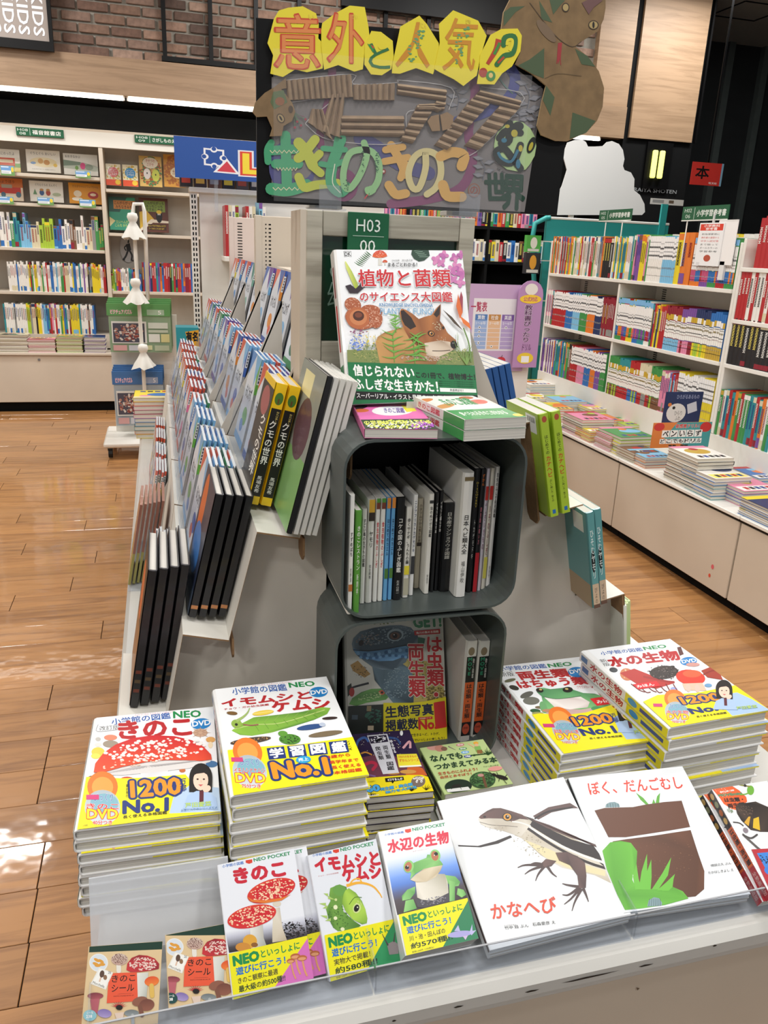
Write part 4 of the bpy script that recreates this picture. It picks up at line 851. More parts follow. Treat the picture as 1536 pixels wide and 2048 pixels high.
# --- mushroom guide stack (page coordinates: 2.477 per photo unit)
q4 = ZC(120, 1330, 2.477); K = [(165, 262), (755, 208), (803, 728), (65, 825)]
def a_kinoko(A):
    A.rect(-50, -50, 1600, 1300, 'eceef0'); A.text('NATURE EARTH ORIGIN', (360, 246), (560, 228), (361, 254), 'd8a0a8')
    A.text('小学館の図鑑', (238, 268), (536, 236), (243, 298), BL, bold=.03); A.text('NEO', (554, 232), (690, 226), (556, 264), GN, bold=.06)
    A.text('改訂版', (178, 304), (278, 296), (180, 326), '2a2a2a'); A.line([(172, 296), (168, 330), (280, 320)], 2, '2a2a2a')
    A.text('きのこ', (276, 282), (640, 262), (282, 366), RD, bold=.07, out='e9d5d5', ow=.03); A.ell(694, 292, 50, 27, '1f7ec2', rot=-5); A.text('DVD', (650, 282), (740, 272), (652, 306), 'f4f6f8', bold=.05)
    for x, y, rx, ry, c in ((172, 368, 14, 10, 'b9b6b0'), (172, 396, 18, 10, 'd9d6d0'), (236, 360, 34, 14, 'd9866a'), (236, 392, 40, 18, '9c8f7f'), (172, 432, 34, 24, 'e6c94a'), (160, 452, 24, 14, 'f0d85a'), (744, 370, 24, 14, 'd9a45c'), (744, 396, 12, 16, 'e9d6b4'), (692, 336, 36, 20, 'c7a58a'), (752, 490, 30, 16, '3f6f9f'), (138, 572, 24, 22, '8a6a4a'), (192, 572, 24, 16, '7a4a3a'), (322, 574, 40, 20, 'c6422c'), (604, 522, 16, 10, 'c06a3a')): A.ell(x, y, rx, ry, c)
    for k in range(8): a = k * .785; A.poly([(692 + 12 * math.cos(a - .4), 336 + 8 * math.sin(a - .4)), (692 + 56 * math.cos(a), 336 + 30 * math.sin(a)), (692 + 12 * math.cos(a + .4), 336 + 8 * math.sin(a + .4))], 'b9947c')
    A.poly([(400, 480), (522, 470), (545, 600), (380, 600)], 'd9d8da', ['e6e6e8', 'cfced2', 'f0f0f2', 'dcdcde'] and [col('e6e6e8'), col('cfced2'), col('f0f0f2'), col('dcdcde')])
    A.poly([(156, 524), (300, 490), (470, 466), (750, 468), (744, 480), (640, 512), (480, 530), (300, 548), (170, 546)], 'd8d4d2'); 
    for k in range(34): x = 180 + k * 17; A.line([(x, 544 - (x - 180) * .135), (430 + (x - 430) * .25, 500 - (x - 430) * .02)], 2, 'b5b0b0')
    cap = [(150, 536), (158, 492), (200, 440), (262, 398), (350, 366), (450, 352), (560, 356), (650, 376), (710, 408), (748, 446), (752, 470), (700, 478), (620, 474), (520, 474), (420, 484), (300, 508), (200, 536)]
    A.poly(cap, 'cf2f2c', [mix('c9222a', 'e0502c', min(1, max(0, (y - 380) / 120))) for x, y in cap])
    A.dots(470, 424, 275, 58, -4, 150, 13, 'f3e3de', 3, .55); A.dots(400, 474, 235, 26, -10, 50, 8, 'f0cdb8', 6, .5)
    A.poly([(108, 560), (300, 566), (420, 562), (620, 545), (700, 640), (808, 740), (808, 760), (60, 840)], YE); A.poly([(540, 740), (560, 660), (640, 600), (790, 610), (810, 745)], 'b4cbe6')
    disc(A, 196, 712, 92, 'きのこ', '40分つき'); A.rect(112, 650, 178, 674, 'd0407a')
    A.text('1200', (340, 582), (592, 562), (346, 662), 'e8931f', bold=.06, out=NB, ow=.16); A.text('万\n部', (590, 570), (622, 566), (594, 632), NB, bold=.03)
    A.text('No.1', (304, 682), (532, 664), (304, 744), NB, bold=.07); A.text('長く使える本格図鑑', (302, 754), (528, 728), (303, 770), '16161c', bold=.02); A.text('累\n計\n発\n行', (316, 598), (330, 596), (316, 664), '16161c')
    girl(A, 698, 560, 5.3); A.text('芦田愛菜', (620, 690), (752, 680), (622, 714), 'c8d840', bold=.02, out='3f9fc0'); A.text('お気に入りのシリーズだよ', (600, 722), (784, 704), (600, 734), '3a6fa0')
    A.text('小学館', (94, 804), (120, 800), (94, 812), '333333')
def s_neo(t):
    def f(A): A.rect(0, 0, 1, 1, 'eceae6'); A.rect(.56, 0, 1, 1, 'e6da1e'); A.rect(.02, .2, .1, .8, '5a7fae'); A.label(t, .14, .15, .38, .7, RD, bold=.05); A.ell(.64, .5, .05, .36, '3f8fc8'); A.rect(.72, .3, .95, .7, '3a4a8a')
    return f
def solid(*a, n=1, jit=.004, shift=None, th=.021, stacklab='', grp=None, **k):
    T = lying_book(*a[:3], *a[3:], **k); bpy.context.view_layer.update(); T.matrix_world = a[2]
    T.matrix_basis = a[2]
    if n > 1: pile(T, n, th, a[3], a[4], stacklab, grp, RG, jit, shift=shift)
    return T
P4 = q4(*K); mw, w, h = pose(P4, (0, 0, .770)); 
solid('field_guide', 'mushroom field guide with a huge red spotted cap, uppermost of the leftmost stack', mw, w, h, .0195, a_kinoko, K, 'e9e9e8', s_neo('きのこ'), n=8, th=.0200, stacklab='the leftmost stack, under the spotted mushroom cover', grp='mushroom field guides in the leftmost stack', band=(YE, .45), group='mushroom field guides in the leftmost stack', jit=.0035)
# --- caterpillar guide
K2 = [(775, 116), (1348, 58), (1496, 545), (812, 662)]
def a_imo(A):
    A.rect(700, 0, 1700, 800, 'eef0f1'); A.text('NATURE EARTH ORIGIN', (968, 98), (1170, 80), (969, 105), 'd8a0a8')
    A.text('小学館の図鑑', (860, 112), (1140, 92), (866, 146), BL, bold=.03); A.text('NEO', (1156, 88), (1282, 80), (1160, 112), GN, bold=.06)
    A.text('イモムシと', (800, 172), (1256, 130), (806, 208), RD, bold=.07, out='e9d5d5', ow=.03); A.text('ケムシ', (1056, 184), (1342, 166), (1066, 234), RD, bold=.07, out='e9d5d5', ow=.03)
    A.text('チョウ・ガの幼虫図鑑', (810, 216), (1044, 192), (811, 226), RD, bold=.03); A.ell(1300, 136, 46, 26, '1f7ec2', rot=-5); A.text('DVD', (1260, 130), (1340, 122), (1262, 150), 'f4f6f8', bold=.05)
    leaf = [(838, 330), (880, 300), (960, 262), (1080, 250), (1200, 236), (1310, 212), (1350, 216), (1330, 246), (1260, 276), (1160, 306), (1040, 340), (940, 356), (880, 352)]
    A.poly(leaf, '6f9f35', [mix('8fbf45', '4f8430', (i % 5) / 4) for i in range(len(leaf))]); A.line([(852, 322), (960, 300), (1100, 290), (1320, 226)], 4, 'b9cc7a')
    for k in range(7): A.line([(960 + k * 50, 298 - k * 8), (990 + k * 50, 264 - k * 6)], 2, '8fae50'); A.line([(960 + k * 50, 298 - k * 8), (980 + k * 50, 334 - k * 12)], 2, '5a8a30')
    A.ell(868, 296, 28, 22, '8fae4a'); A.ell(866, 300, 8, 7, '2a2a20'); A.line([(868, 282), (904, 262), (930, 240), (944, 216)], 14, '9fb86a', taper=.7); A.line([(900, 300), (940, 304), (980, 300)], 5, '9a4a5a')
    A.ell(1010, 240, 56, 12, 'e6c84a', rot=-8); A.line([(960, 246), (1060, 232)], 3, 'f0e090'); A.ell(1240, 312, 70, 13, '2f4f86', rot=-8); A.ell(1300, 300, 16, 10, 'b9c4d6'); A.ell(1310, 346, 86, 13, '7a6a50', rot=-8); A.ell(1340, 268, 38, 7, '3a2a26', rot=-4); A.ell(850, 242, 28, 9, '7a5a30', rot=4)
    A.ell(930, 382, 108, 15, '4a3a30', rot=-8); A.dots(930, 382, 100, 12, -8, 30, 5, 'c9a26a', 5); A.ell(1130, 374, 54, 26, '4f8a30'); A.dots(1130, 374, 50, 22, 0, 30, 5, '22381a', 6); A.ell(1098, 346, 24, 14, '5f9a38')
    A.poly([(806, 432), (960, 414), (1180, 400), (1446, 360), (1500, 548), (810, 668)], YE)
    disc(A, 908, 540, 88, 'イモムシとケムシ', '75分つき'); A.rect(820, 470, 880, 492, 'd0407a')
    for i, ch in enumerate('学習図鑑'):
        x = 1008 + i * 104; y = 418 - i * 11; A.poly([(x, y + 4), (x + 88, y - 6), (x + 94, y + 52), (x + 5, y + 62)], NB); A.text(ch, (x + 12, y + 8), (x + 78, y), (x + 16, y + 54), 'f4f4f0', bold=.06)
    A.text('シ\nリ\nー\nズ', (1400, 382), (1422, 378), (1410, 430), '16161c', bold=.02)
    A.text('No.1', (1022, 498), (1296, 468), (1032, 574), 'e8931f', bold=.08, out=NB, ow=.17); A.ell(1186, 478, 38, 18, '2f9fd0', rot=-6); A.text('売上', (1160, 472), (1210, 466), (1162, 488), 'ffffff', bold=.03)
    for i, s_ in enumerate(('3歳から', '高学年まで', '長く使える', '本格図鑑')): A.text(s_, (1306 + i * 7, 456 + i * 26), (1306 + i * 7 + (110, 140, 140, 136)[i], 442 + i * 24), (1308 + i * 7, 472 + i * 26), 'd02a20', bold=.03)
P4 = q4(*K2); mw, w, h = pose(P4, (0, 0, .812))
solid('field_guide', 'caterpillar field guide with a green leaf shaped larva, uppermost of its stack', mw, w, h, .0225, a_imo, K2, 'e9e9e8', s_neo('イモムシ'), n=9, th=.0230, stacklab='the stack under the caterpillar cover', grp='caterpillar field guides in the second stack', band=(YE, .4), group='caterpillar field guides in the second stack', jit=.0035)
# --- amphibians and reptiles guide (page coordinates 2.7626)
q3 = ZC(980, 1230, 2.7626); K3 = [(88, 275), (590, 232), (928, 672), (290, 792)]
def a_ryo(A):
    A.rect(-50, 100, 1400, 900, 'eef0f2'); A.text('小学館の図鑑', (110, 276), (372, 264), (116, 298), BL, bold=.03); A.text('NEO', (384, 266), (506, 258), (388, 284), GN, bold=.06)
    A.text('新版', (108, 304), (184, 300), (112, 328), '2a2a2a'); A.text('両生類', (200, 304), (470, 290), (214, 346), RD, bold=.07, out='e9d5d5', ow=.03); A.text('はちゅう類', (178, 352), (548, 332), (192, 392), RD, bold=.07, out='e9d5d5', ow=.03)
    A.ell(524, 310, 48, 26, '1f7ec2', rot=-4); A.text('DVD', (484, 300), (560, 292), (488, 318), 'f4f6f8', bold=.05); A.text('クサガメもいるよ', (496, 380), (586, 376), (498, 396), 'c44a40')
    for x, y, rx, ry, c, r_ in ((150, 348, 36, 8, '6a6a50', -12), (156, 388, 26, 14, '2f2f28', 10), (210, 428, 44, 14, '5f5f58', -20), (222, 462, 48, 22, '6f6f66', -6), (252, 500, 24, 8, '7a6a52', 0), (222, 520, 30, 12, '2f5a38', 0), (230, 536, 34, 10, '9a9a60', 0), (596, 352, 40, 12, '2a2a2c', 14), (636, 398, 34, 7, 'b96a60', -10), (652, 430, 30, 8, '5f6a5a', 0)): A.ell(x, y, rx, ry, c, r_)
    A.poly([(272, 530), (360, 512), (560, 500), (640, 520), (690, 545), (560, 548), (330, 566)], 'c9a9a4')
    body = [(262, 508), (284, 470), (290, 436), (272, 412), (286, 392), (318, 390), (352, 398), (420, 392), (452, 386), (474, 402), (520, 420), (580, 424), (640, 448), (660, 470), (640, 500), (600, 512), (560, 500), (480, 512), (360, 508), (300, 528)]
    A.poly(body, '5fa06a', [mix('7fbf7a', '3f7f58', (i % 4) / 3) for i in range(len(body))])
    A.poly([(300, 440), (360, 452), (440, 446), (500, 440), (540, 470), (520, 500), (420, 512), (340, 500)], 'dcd2cc', [mix('efe9e4', 'c9b8b4', (i % 3) / 2) for i in range(8)]); A.line([(296, 440), (360, 452), (440, 446), (504, 436)], 3, '3f5f48')
    A.ell(292, 404, 20, 13, '1f1a16'); A.ell(298, 400, 8, 5, 'c9b870'); A.ell(444, 402, 28, 15, '1f1a16', rot=-8); A.ell(440, 398, 9, 5, 'c9b870'); A.ell(276, 500, 20, 34, '6fa870', rot=10); A.ell(300, 520, 40, 10, 'b98a6a'); A.ell(570, 508, 34, 14, '4f9a60')
    A.poly([(546, 452), (682, 432), (706, 474), (572, 492)], 'd8202a'); A.text('みほん', (574, 462), (676, 448), (580, 480), 'f4f0ee', bold=.04)
    A.poly([(160, 548), (240, 536), (380, 546), (500, 530), (780, 452), (935, 672), (290, 800)], YE); A.poly([(650, 620), (640, 560), (700, 530), (800, 480), (935, 672), (680, 690)], 'a8c4e8')
    disc(A, 352, 650, 78, '両生類・はちゅう類', '110分つき'); A.rect(232, 600, 296, 622, 'd0407a')
    A.text('1200', (408, 562), (620, 536), (424, 612), 'e8931f', bold=.06, out=NB, ow=.16); A.text('No.1', (430, 632), (622, 610), (446, 672), NB, bold=.07); A.text('長く使える本格図鑑', (472, 684), (660, 664), (474, 696), '16161c', bold=.02); A.text('万\n部', (630, 540), (655, 534), (642, 590), NB, bold=.03)
    A.text('累\n計\n発\n行', (382, 570), (392, 568), (420, 612), '16161c'); girl(A, 716, 520, 4.3); A.text('芦田愛菜', (728, 638), (850, 626), (734, 658), 'c8d840', bold=.02, out='3f9fc0')
P4 = q3(*K3); mw, w, h = pose(P4, (0, 0, .738))
solid('field_guide', 'amphibian and reptile field guide with a green frog and a red sample tag', mw, w, h, .0195, a_ryo, K3, 'e9e9e8', s_neo('両生類'), n=7, th=.0190, stacklab='the stack under the green frog cover', grp='amphibian field guides under the frog cover', band=(YE, .4), group='amphibian field guides under the frog cover', jit=.0035)
# --- water creatures guide
K4 = [(538, 186), (1022, 138), (1512, 520), (945, 645)]
def a_mizu(A):
    A.rect(400, 0, 1700, 900, 'eef0f2'); A.text('小学館の図鑑', (628, 194), (862, 176), (638, 212), BL, bold=.03); A.text('NEO', (872, 174), (990, 164), (880, 190), GN, bold=.06)
    A.text('新\n版', (612, 234), (650, 230), (634, 272), '2a2a2a'); A.text('水の生物', (652, 226), (1036, 190), (680, 276), RD, bold=.07, out='e9d5d5', ow=.03); A.ell(1100, 250, 44, 22, '1f7ec2', rot=-5); A.text('DVD', (1062, 244), (1136, 236), (1068, 260), 'f4f6f8', bold=.05)
    A.ell(680, 292, 24, 14, '3a3f44'); A.poly([(1050, 180), (1070, 176), (1080, 214), (1058, 222)], '5a2f2c'); A.ell(750, 318, 40, 34, 'c97a50', rot=-20); A.dots(750, 318, 34, 28, 0, 24, 6, 'e6c0a0', 5); A.poly([(710, 310), (800, 286), (880, 320), (960, 350), (1010, 366), (900, 400), (800, 376)], 'b5302a'); A.line([(840, 330), (960, 356), (1010, 362)], 12, 'a02a26')
    A.ell(960, 308, 80, 36, '3a3330', rot=-6); A.dots(960, 308, 96, 44, 0, 70, 7, '241f1e', 7); A.dots(960, 308, 80, 36, 0, 30, 5, '7a6f6a', 17); A.ell(1100, 336, 78, 42, 'e03a26', rot=6); A.ell(1110, 316, 50, 20, 'f0603a'); A.poly([(1050, 370), (1160, 366), (1180, 410), (1060, 408)], 'e2bfa6'); A.ell(1080, 396, 14, 22, 'd9c0b0'); A.ell(1130, 398, 14, 22, 'd9c0b0')
    A.poly([(1160, 300), (1220, 280), (1280, 320), (1270, 350), (1190, 336)], 'a03a2a'); A.line([(1170, 320), (1230, 300), (1276, 330)], 8, '8a2a20'); A.ell(1190, 380, 20, 10, '6f9fc8'); A.ell(1000, 402, 20, 12, '9aa6d8'); A.ell(1120, 268, 36, 10, 'c9938a')
    for k in range(7): A.line([(760 + k * 40, 372), (800 + k * 36, 408 + k % 2 * 12), (830 + k * 34, 420)], 5, '7a2a24')
    A.poly([(768, 376), (908, 356), (930, 384), (794, 406)], 'd8202a'); A.text('みほん', (784, 382), (886, 368), (794, 396), 'f4f0ee', bold=.04)
    A.poly([(806, 480), (900, 438), (1120, 424), (1330, 380), (1516, 520), (950, 660)], YE); A.poly([(1240, 480), (1240, 440), (1340, 420), (1420, 460), (1516, 520), (1310, 560)], 'a8c4e8')
    disc(A, 996, 546, 72, '水の生物', '70分つき'); A.rect(862, 492, 916, 512, 'd0407a'); A.text('1200', (1018, 452), (1232, 424), (1042, 494), 'e8931f', bold=.06, out=NB, ow=.16); A.text('No.1', (1060, 522), (1246, 490), (1084, 554), NB, bold=.07)
    A.text('長く使える本格図鑑', (1104, 566), (1276, 536), (1108, 578), '16161c', bold=.02); A.text('万\n部', (1234, 426), (1254, 422), (1254, 474), NB, bold=.03); girl(A, 1272, 404, 4.0); A.text('芦田愛菜', (1330, 506), (1440, 492), (1338, 524), 'c8d840', bold=.02, out='3f9fc0')
P4 = q3(*K4); mw, w, h = pose(P4, (0, 0, .795))
solid('field_guide', 'water creatures field guide with a red crab and red sample tag', mw, w, h, .0235, a_mizu, K4, 'e9e9e8', s_neo('水の生物'), n=8, th=.0238, stacklab='the stack under the red crab cover', grp='water creature field guides under the crab cover', band=(YE, .4), group='water creature field guides under the crab cover', jit=.004)

# ------------------------------------------------ plant and fungi book standing on the crates
def fan(A, cx, cy, n, r0, r1, c, w=6, a0=-150, a1=-30, seed=1, taper=.8):
    R_ = random.Random(seed)
    for k in range(n): a = math.radians(a0 + (a1 - a0) * (k + R_.uniform(-.3, .3)) / max(1, n - 1)); r = R_.uniform(r0, r1); A.line([(cx, cy), (cx + r * .5 * math.cos(a), cy + r * .5 * math.sin(a)), (cx + r * math.cos(a + .1), cy + r * math.sin(a + .1))], w, c, taper=taper)
def fly_agaric(A, cx, cy, s, c='c8352a', rot=0, dots=24, seed=2, stem='d9d6cc', st=None):
    A.poly([(cx - 5 * s, cy), (cx + 5 * s, cy), (cx + 7 * s, cy + 34 * s), (cx - 7 * s, cy + 34 * s)], stem)
    t = math.radians(rot); q = [(-26, 4), (-22, -6), (-12, -14), (0, -17), (12, -14), (22, -6), (26, 4), (14, 8), (0, 9), (-14, 8)]
    A.poly([(cx + (x * math.cos(t) - y * math.sin(t)) * s, cy + (x * math.sin(t) + y * math.cos(t)) * s) for x, y in q], c, [mix(c, 'e8722c', .5 if y > 0 else 0) for x, y in q])
    A.dots(cx + 2 * s * math.sin(t), cy - 3 * s, 21 * s, 9 * s, rot, dots, 1.7 * s, 'f4e6d6', seed, .7)
qd = ZC(640, 400, 3.339); KD = [(112, 318), (972, 352), (1022, 1318), (160, 1385)]
def a_dk(A):
    A.rect(0, 200, 1200, 1500, 'eef0f2'); A.label('DK', 172, 338, 42, 26, '222222', bold=.04); A.line([(166, 332), (218, 334), (218, 370), (194, 366), (168, 370)], 3, '222222', close=True)
    for k in range(9): x = 262 + k * 10; y = 425 - k * 9; A.line([(x, y), (x - 26 + k, y - 18)], 8, '3f6f3a', taper=.8); A.line([(x, y), (x + 34 - k * 2, y + 14)], 8, '33602f', taper=.8)
    fly_agaric(A, 418, 366, 2.0, 'cf4430', 0, 16); fly_agaric(A, 452, 410, .7, 'c0402c', 0, 8)
    A.poly([(640, 335), (700, 326), (752, 340), (758, 380), (720, 410), (684, 416), (650, 396), (634, 366)], '1c3f2e')
    for k in range(5): A.line([(655 + k * 8, 345 + k * 10), (700 + k * 12, 338 + k * 12)], 3, '8fae9a')
    R_ = random.Random(4)
    for x, y, r in ((800, 410, 32), (850, 380, 30), (830, 430, 26), (930, 460, 34), (920, 400, 28), (960, 500, 36), (900, 480, 34), (950, 560, 30), (870, 500, 34), (962, 380, 22), (905, 540, 26)):
        for k in range(4): a = k * 1.57 + r; A.ell(x + 14 * math.cos(a), y + 14 * math.sin(a), r * .7, r * .45, mix('d98ab8', 'b05aa0', R_.random()), rot=math.degrees(a), n=10)
    A.poly([(168, 402), (176, 404), (214, 470), (246, 540), (262, 590), (232, 592), (206, 530), (176, 450)], 'b9c94a', [col('d9df7a'), col('d9df7a'), col('a9bd3a'), col('b9c94a'), col('8fa83a'), col('a9bd3a'), col('c9d35a'), col('d9df7a')])
    A.poly([(162, 570), (200, 560), (236, 590), (270, 560), (300, 520), (300, 580), (250, 620), (190, 618)], '2a1c28')
    for cx, cy, rx, ry, r in ((210, 700, 60, 50, 20), (340, 745, 76, 44, 10), (370, 800, 44, 60, 10), (200, 780, 50, 50, 0), (290, 840, 80, 26, -10)): A.ell(cx, cy, rx, ry, 'a85a38', r); A.dots(cx, cy, rx, ry, r, 60, 5, 'e0b49a', cx)
    A.ell(240, 790, 84, 74, 'b5653c'); A.ell(244, 786, 62, 54, 'c87f52'); A.ell(246, 776, 40, 34, '4a2418'); A.ell(246, 770, 26, 18, '7a3f28')
    A.text('まるごとわかる！', (470, 420), (668, 424), (470, 446), '1c1c20', bold=.03); A.text('DK社編　清水晶子訳', (500, 400), (640, 402), (500, 412), '444444')
    A.text('植物と菌類', (256, 462), (884, 474), (262, 576), 'c8242e', bold=.03, out='eef0f2', ow=.04); A.text('のサイエンス大図鑑', (262, 612), (890, 622), (264, 678), 'c8242e', bold=.03, out='eef0f2', ow=.03)
    A.text('KNOWLEDGE ENCYCLOPEDIA', (398, 690), (760, 698), (398, 712), '4a86b8', bold=.02); A.text('PLANTS & FUNGI', (400, 724), (764, 728), (400, 766), '6fa6cc')
    for k in range(60):                                   # meadow
        x = R_.uniform(160, 1000); A.line([(x, 1100), (x + R_.uniform(-14, 14), 1020), (x + R_.uniform(-30, 30), R_.uniform(880, 980))], 5, R_.choice(['6a8a3a', '8fa04a', '4f7038', 'b5a55a', '7f9a4c']), taper=.7)
    A.rect(150, 1010, 1016, 1100, '7f8a52'); A.dots(590, 1030, 420, 90, 0, 380, 8, '5f7a3c', 31); A.dots(590, 1030, 420, 90, 0, 300, 7, 'a9a866', 32)
    body = [(355, 960), (372, 920), (420, 890), (500, 868), (560, 850), (620, 900), (700, 980), (780, 1060), (760, 1100), (380, 1100)]
    A.poly(body, 'a87a48', [mix('c2945a', '8a5f36', (i % 3) / 2) for i in range(len(body))])
    head = [(545, 730), (575, 738), (620, 765), (660, 800), (700, 785), (745, 775), (780, 730), (812, 700), (808, 760), (800, 812), (828, 850), (846, 890), (900, 938), (904, 972), (880, 1002), (850, 1018), (790, 1036), (720, 1020), (650, 990), (590, 930), (556, 870), (540, 810), (530, 760)]
    A.poly(head, '9a5f34', [mix('b5733e', '7a4526', (i % 5) / 4) for i in range(len(head))])
    A.poly([(690, 960), (740, 950), (800, 940), (860, 950), (880, 1000), (850, 1020), (780, 1050), (700, 1040)], 'c9b49c', [mix('d9c8b4', 'a88f78', (i % 3) / 2) for i in range(8)]); A.line([(860, 1004), (800, 1010), (740, 1010)], 5, '3a2418')
    A.poly([(540, 745), (560, 740), (610, 790), (640, 850), (600, 870), (562, 840), (544, 800)], '2a1c18'); A.poly([(760, 770), (790, 728), (808, 708), (800, 770), (780, 790)], '2a1c18')
    A.ell(738, 896, 24, 20, '2f1c12', rot=20); A.ell(740, 896, 15, 14, 'c8863c'); A.ell(741, 896, 8, 9, '120c0a'); A.ell(736, 891, 3, 3, 'f0f0e8'); A.ell(884, 968, 22, 26, '16120f'); A.ell(880, 958, 7, 5, '6a6a6a'); A.ell(820, 858, 8, 10, '2a1a12')
    A.dots(776, 840, 22, 46, -30, 34, 4.5, 'd9cfae', 9); A.dots(800, 930, 34, 24, 0, 18, 3.5, 'd2c4ae', 10); A.dots(700, 1060, 180, 20, 0, 80, 9, 'b9a08f', 12); A.dots(230, 960, 60, 60, 0, 60, 9, '5f7fd0', 13); A.dots(300, 930, 100, 50, 0, 40, 7, 'e0c84a', 14); A.dots(240, 885, 60, 16, 0, 24, 9, '8f5a7a', 15)
    for x, y, sc in ((480, 1060, 1.3), (620, 1070, 1.2), (500, 860, .7), (650, 1040, 1.0)):
        A.line([(x, y + 30), (x - 4, y - 120 * sc)], 5, '5f9a3a')
        for k in range(5): fan(A, x - k, y - 30 * k * sc, 2, 60 * sc, 70 * sc, '6aa644', 13, -170, -10, seed=k + int(x), taper=.9)
    A.poly([(946, 622), (956, 660), (950, 760), (936, 780), (918, 720)], '9a3a4a'); A.poly([(926, 640), (950, 760), (930, 800), (910, 720)], 'd8682c'); A.poly([(930, 780), (990, 830), (1004, 870), (950, 830)], 'e0722c'); A.poly([(820, 740), (880, 790), (950, 880), (890, 830)], '4a3a2a'); A.line([(950, 860), (980, 960), (990, 1080)], 9, '6a8a4a'); fan(A, 960, 1100, 9, 80, 190, '7a9a4f', 6, -120, -60, seed=8)
    A.poly([(100, 1098), (1014, 1104), (1030, 1330), (100, 1400)], '12703f'); A.text('信じられない', (184, 1112), (604, 1122), (190, 1186), 'f0f2ee', bold=.05); A.text('ふしぎな生きかた！', (188, 1206), (760, 1210), (194, 1278), 'f0f2ee', bold=.05)
    A.text('この1冊で、植物博士！', (620, 1152), (1008, 1160), (622, 1192), '101512', bold=.05); A.poly([(776, 1254), (1012, 1256), (1014, 1280), (778, 1280)], 'e9ece8'); A.text('英語表記付！', (842, 1258), (930, 1260), (842, 1276), '101512', bold=.02)
    for k in range(3): A.text('種類からわかるところで特徴や生きかたを紹介', (770, 1206 + k * 14), (1000, 1208 + k * 14), (770, 1216 + k * 14), '0c3c24')
    A.poly([(192, 1294), (1028, 1296), (1028, 1346), (194, 1352)], '0c0e0d'); A.text('スーパーリアル・イラスト見開き55点 写真500点', (200, 1304), (900, 1306), (202, 1340), 'f0f0ee', bold=.02)
P4 = qd(*KD); mw, w, h = pose(P4, (.466, 1.523, 1.456), 68.)
lying_book('plant_encyclopedia', 'large plant and fungi book with a fox on the cover, standing on the crates', mw, w, h, .03, a_dk, KD, 'eceae6', lambda A: (A.rect(0, 0, 1, 1, 'e6e6e4'), A.rect(.74, 0, 1, 1, '12703f'), A.rect(.1, .3, .3, .7, '9a4a50'), A.rect(.35, .3, .65, .7, 'c8242e')))
t = thing('book_easel', 'small clear acrylic easel under the plant book', 'easel', (.466, 1.47, 1.288))
obj('foot', M().box(-.06, .06, -.02, .15, 0, .004), 'acrylic', t); obj('lip', M().box(-.06, .06, -.02, -.016, .004, .02), 'acrylic', t); obj('rest', M().box(-.05, .05, .04, .044, 0, .14), 'acrylic', t, rot=(math.radians(-20), 0, 0), loc=(0, 0, .004))
def shelf_pose(K, q, z): return pose(q(*K), (0, 0, z))
KP = [(185, 1362), (630, 1365), (805, 1535), (330, 1525)]
def a_pink(A):
    A.rect(0, 1300, 900, 1600, 'e56fb5'); A.ell(230, 1390, 60, 16, '2a1c28', -10); A.ell(260, 1410, 50, 12, 'd8682c'); A.ell(470, 1410, 140, 34, 'f0eef0', n=24); A.text('きのこ図鑑', (400, 1390), (540, 1390), (420, 1425), '5f3f9a', bold=.04); A.poly([(520, 1372), (600, 1372), (640, 1412), (570, 1420)], 'e6dc2c')
    A.poly([(270, 1470), (740, 1465), (810, 1540), (330, 1530)], '2a3a24'); A.dots(550, 1500, 230, 30, 0, 150, 10, 'd8e05a', 3); A.dots(550, 1505, 230, 26, 0, 90, 9, 'e6e6e6', 4); A.dots(700, 1510, 80, 26, 0, 60, 9, 'b04ac8', 5); A.text('の世界はどうなっている', (300, 1478), (740, 1474), (320, 1500), 'e6e86a', bold=.05)
P4 = qd(*KP); mw, w, h = pose(P4, (0, 0, 1.306))
lying_book('paperback', 'pink paperback with a dark flowery band, lying on the upper crate', mw, w, h, .0165, a_pink, KP, 'd86aa4', soft=True)
KG = [(660, 1312), (1050, 1300), (1330, 1450), (930, 1468)]
def a_green(A):
    A.rect(500, 1200, 1500, 1600, 'eceee8'); A.ell(720, 1340, 60, 12, 'd9803c', -8); A.ell(840, 1380, 70, 14, 'd89a5a', -10); A.ell(1080, 1350, 60, 16, 'd8604a'); A.ell(1010, 1322, 50, 10, 'c9704a'); A.text('きのこ図鑑', (800, 1330), (1010, 1322), (860, 1376), '2f8f4a', bold=.04)
    A.poly([(830, 1410), (1220, 1392), (1330, 1452), (925, 1470)], '3f9a50'); A.text('食べられるきのこがわかる', (900, 1420), (1200, 1408), (930, 1444), 'eef6ea', bold=.04); A.ell(1282, 1438, 34, 9, 'e6c83a')
P4 = qd(*KG); mw, w, h = pose(P4, (0, 0, 1.326))
solid('paperback', 'upper of two white and green mushroom paperbacks on the upper crate', mw, w, h, .0185, a_green, KG, 'e8e6e0', lambda A: (A.rect(0, 0, 1, 1, 'eceae6'), A.rect(.62, 0, 1, 1, '3f9a50'), A.text('きのこ図鑑', (.1, .2), (.55, .2), (.1, .8), 'c8243a', bold=.04)), n=2, th=.019, stacklab='the two white and green mushroom paperbacks', grp='white and green mushroom paperbacks', jit=.003, soft=True, group='white and green mushroom paperbacks')
t = thing('price_stand', 'clear acrylic holder with a slip, between the paperbacks and the plant book', 'holder', (.50, 1.445, 1.289)); obj('plate', M().box(-.05, .05, 0, .002, 0, .03), 'acrylic_frost', t)

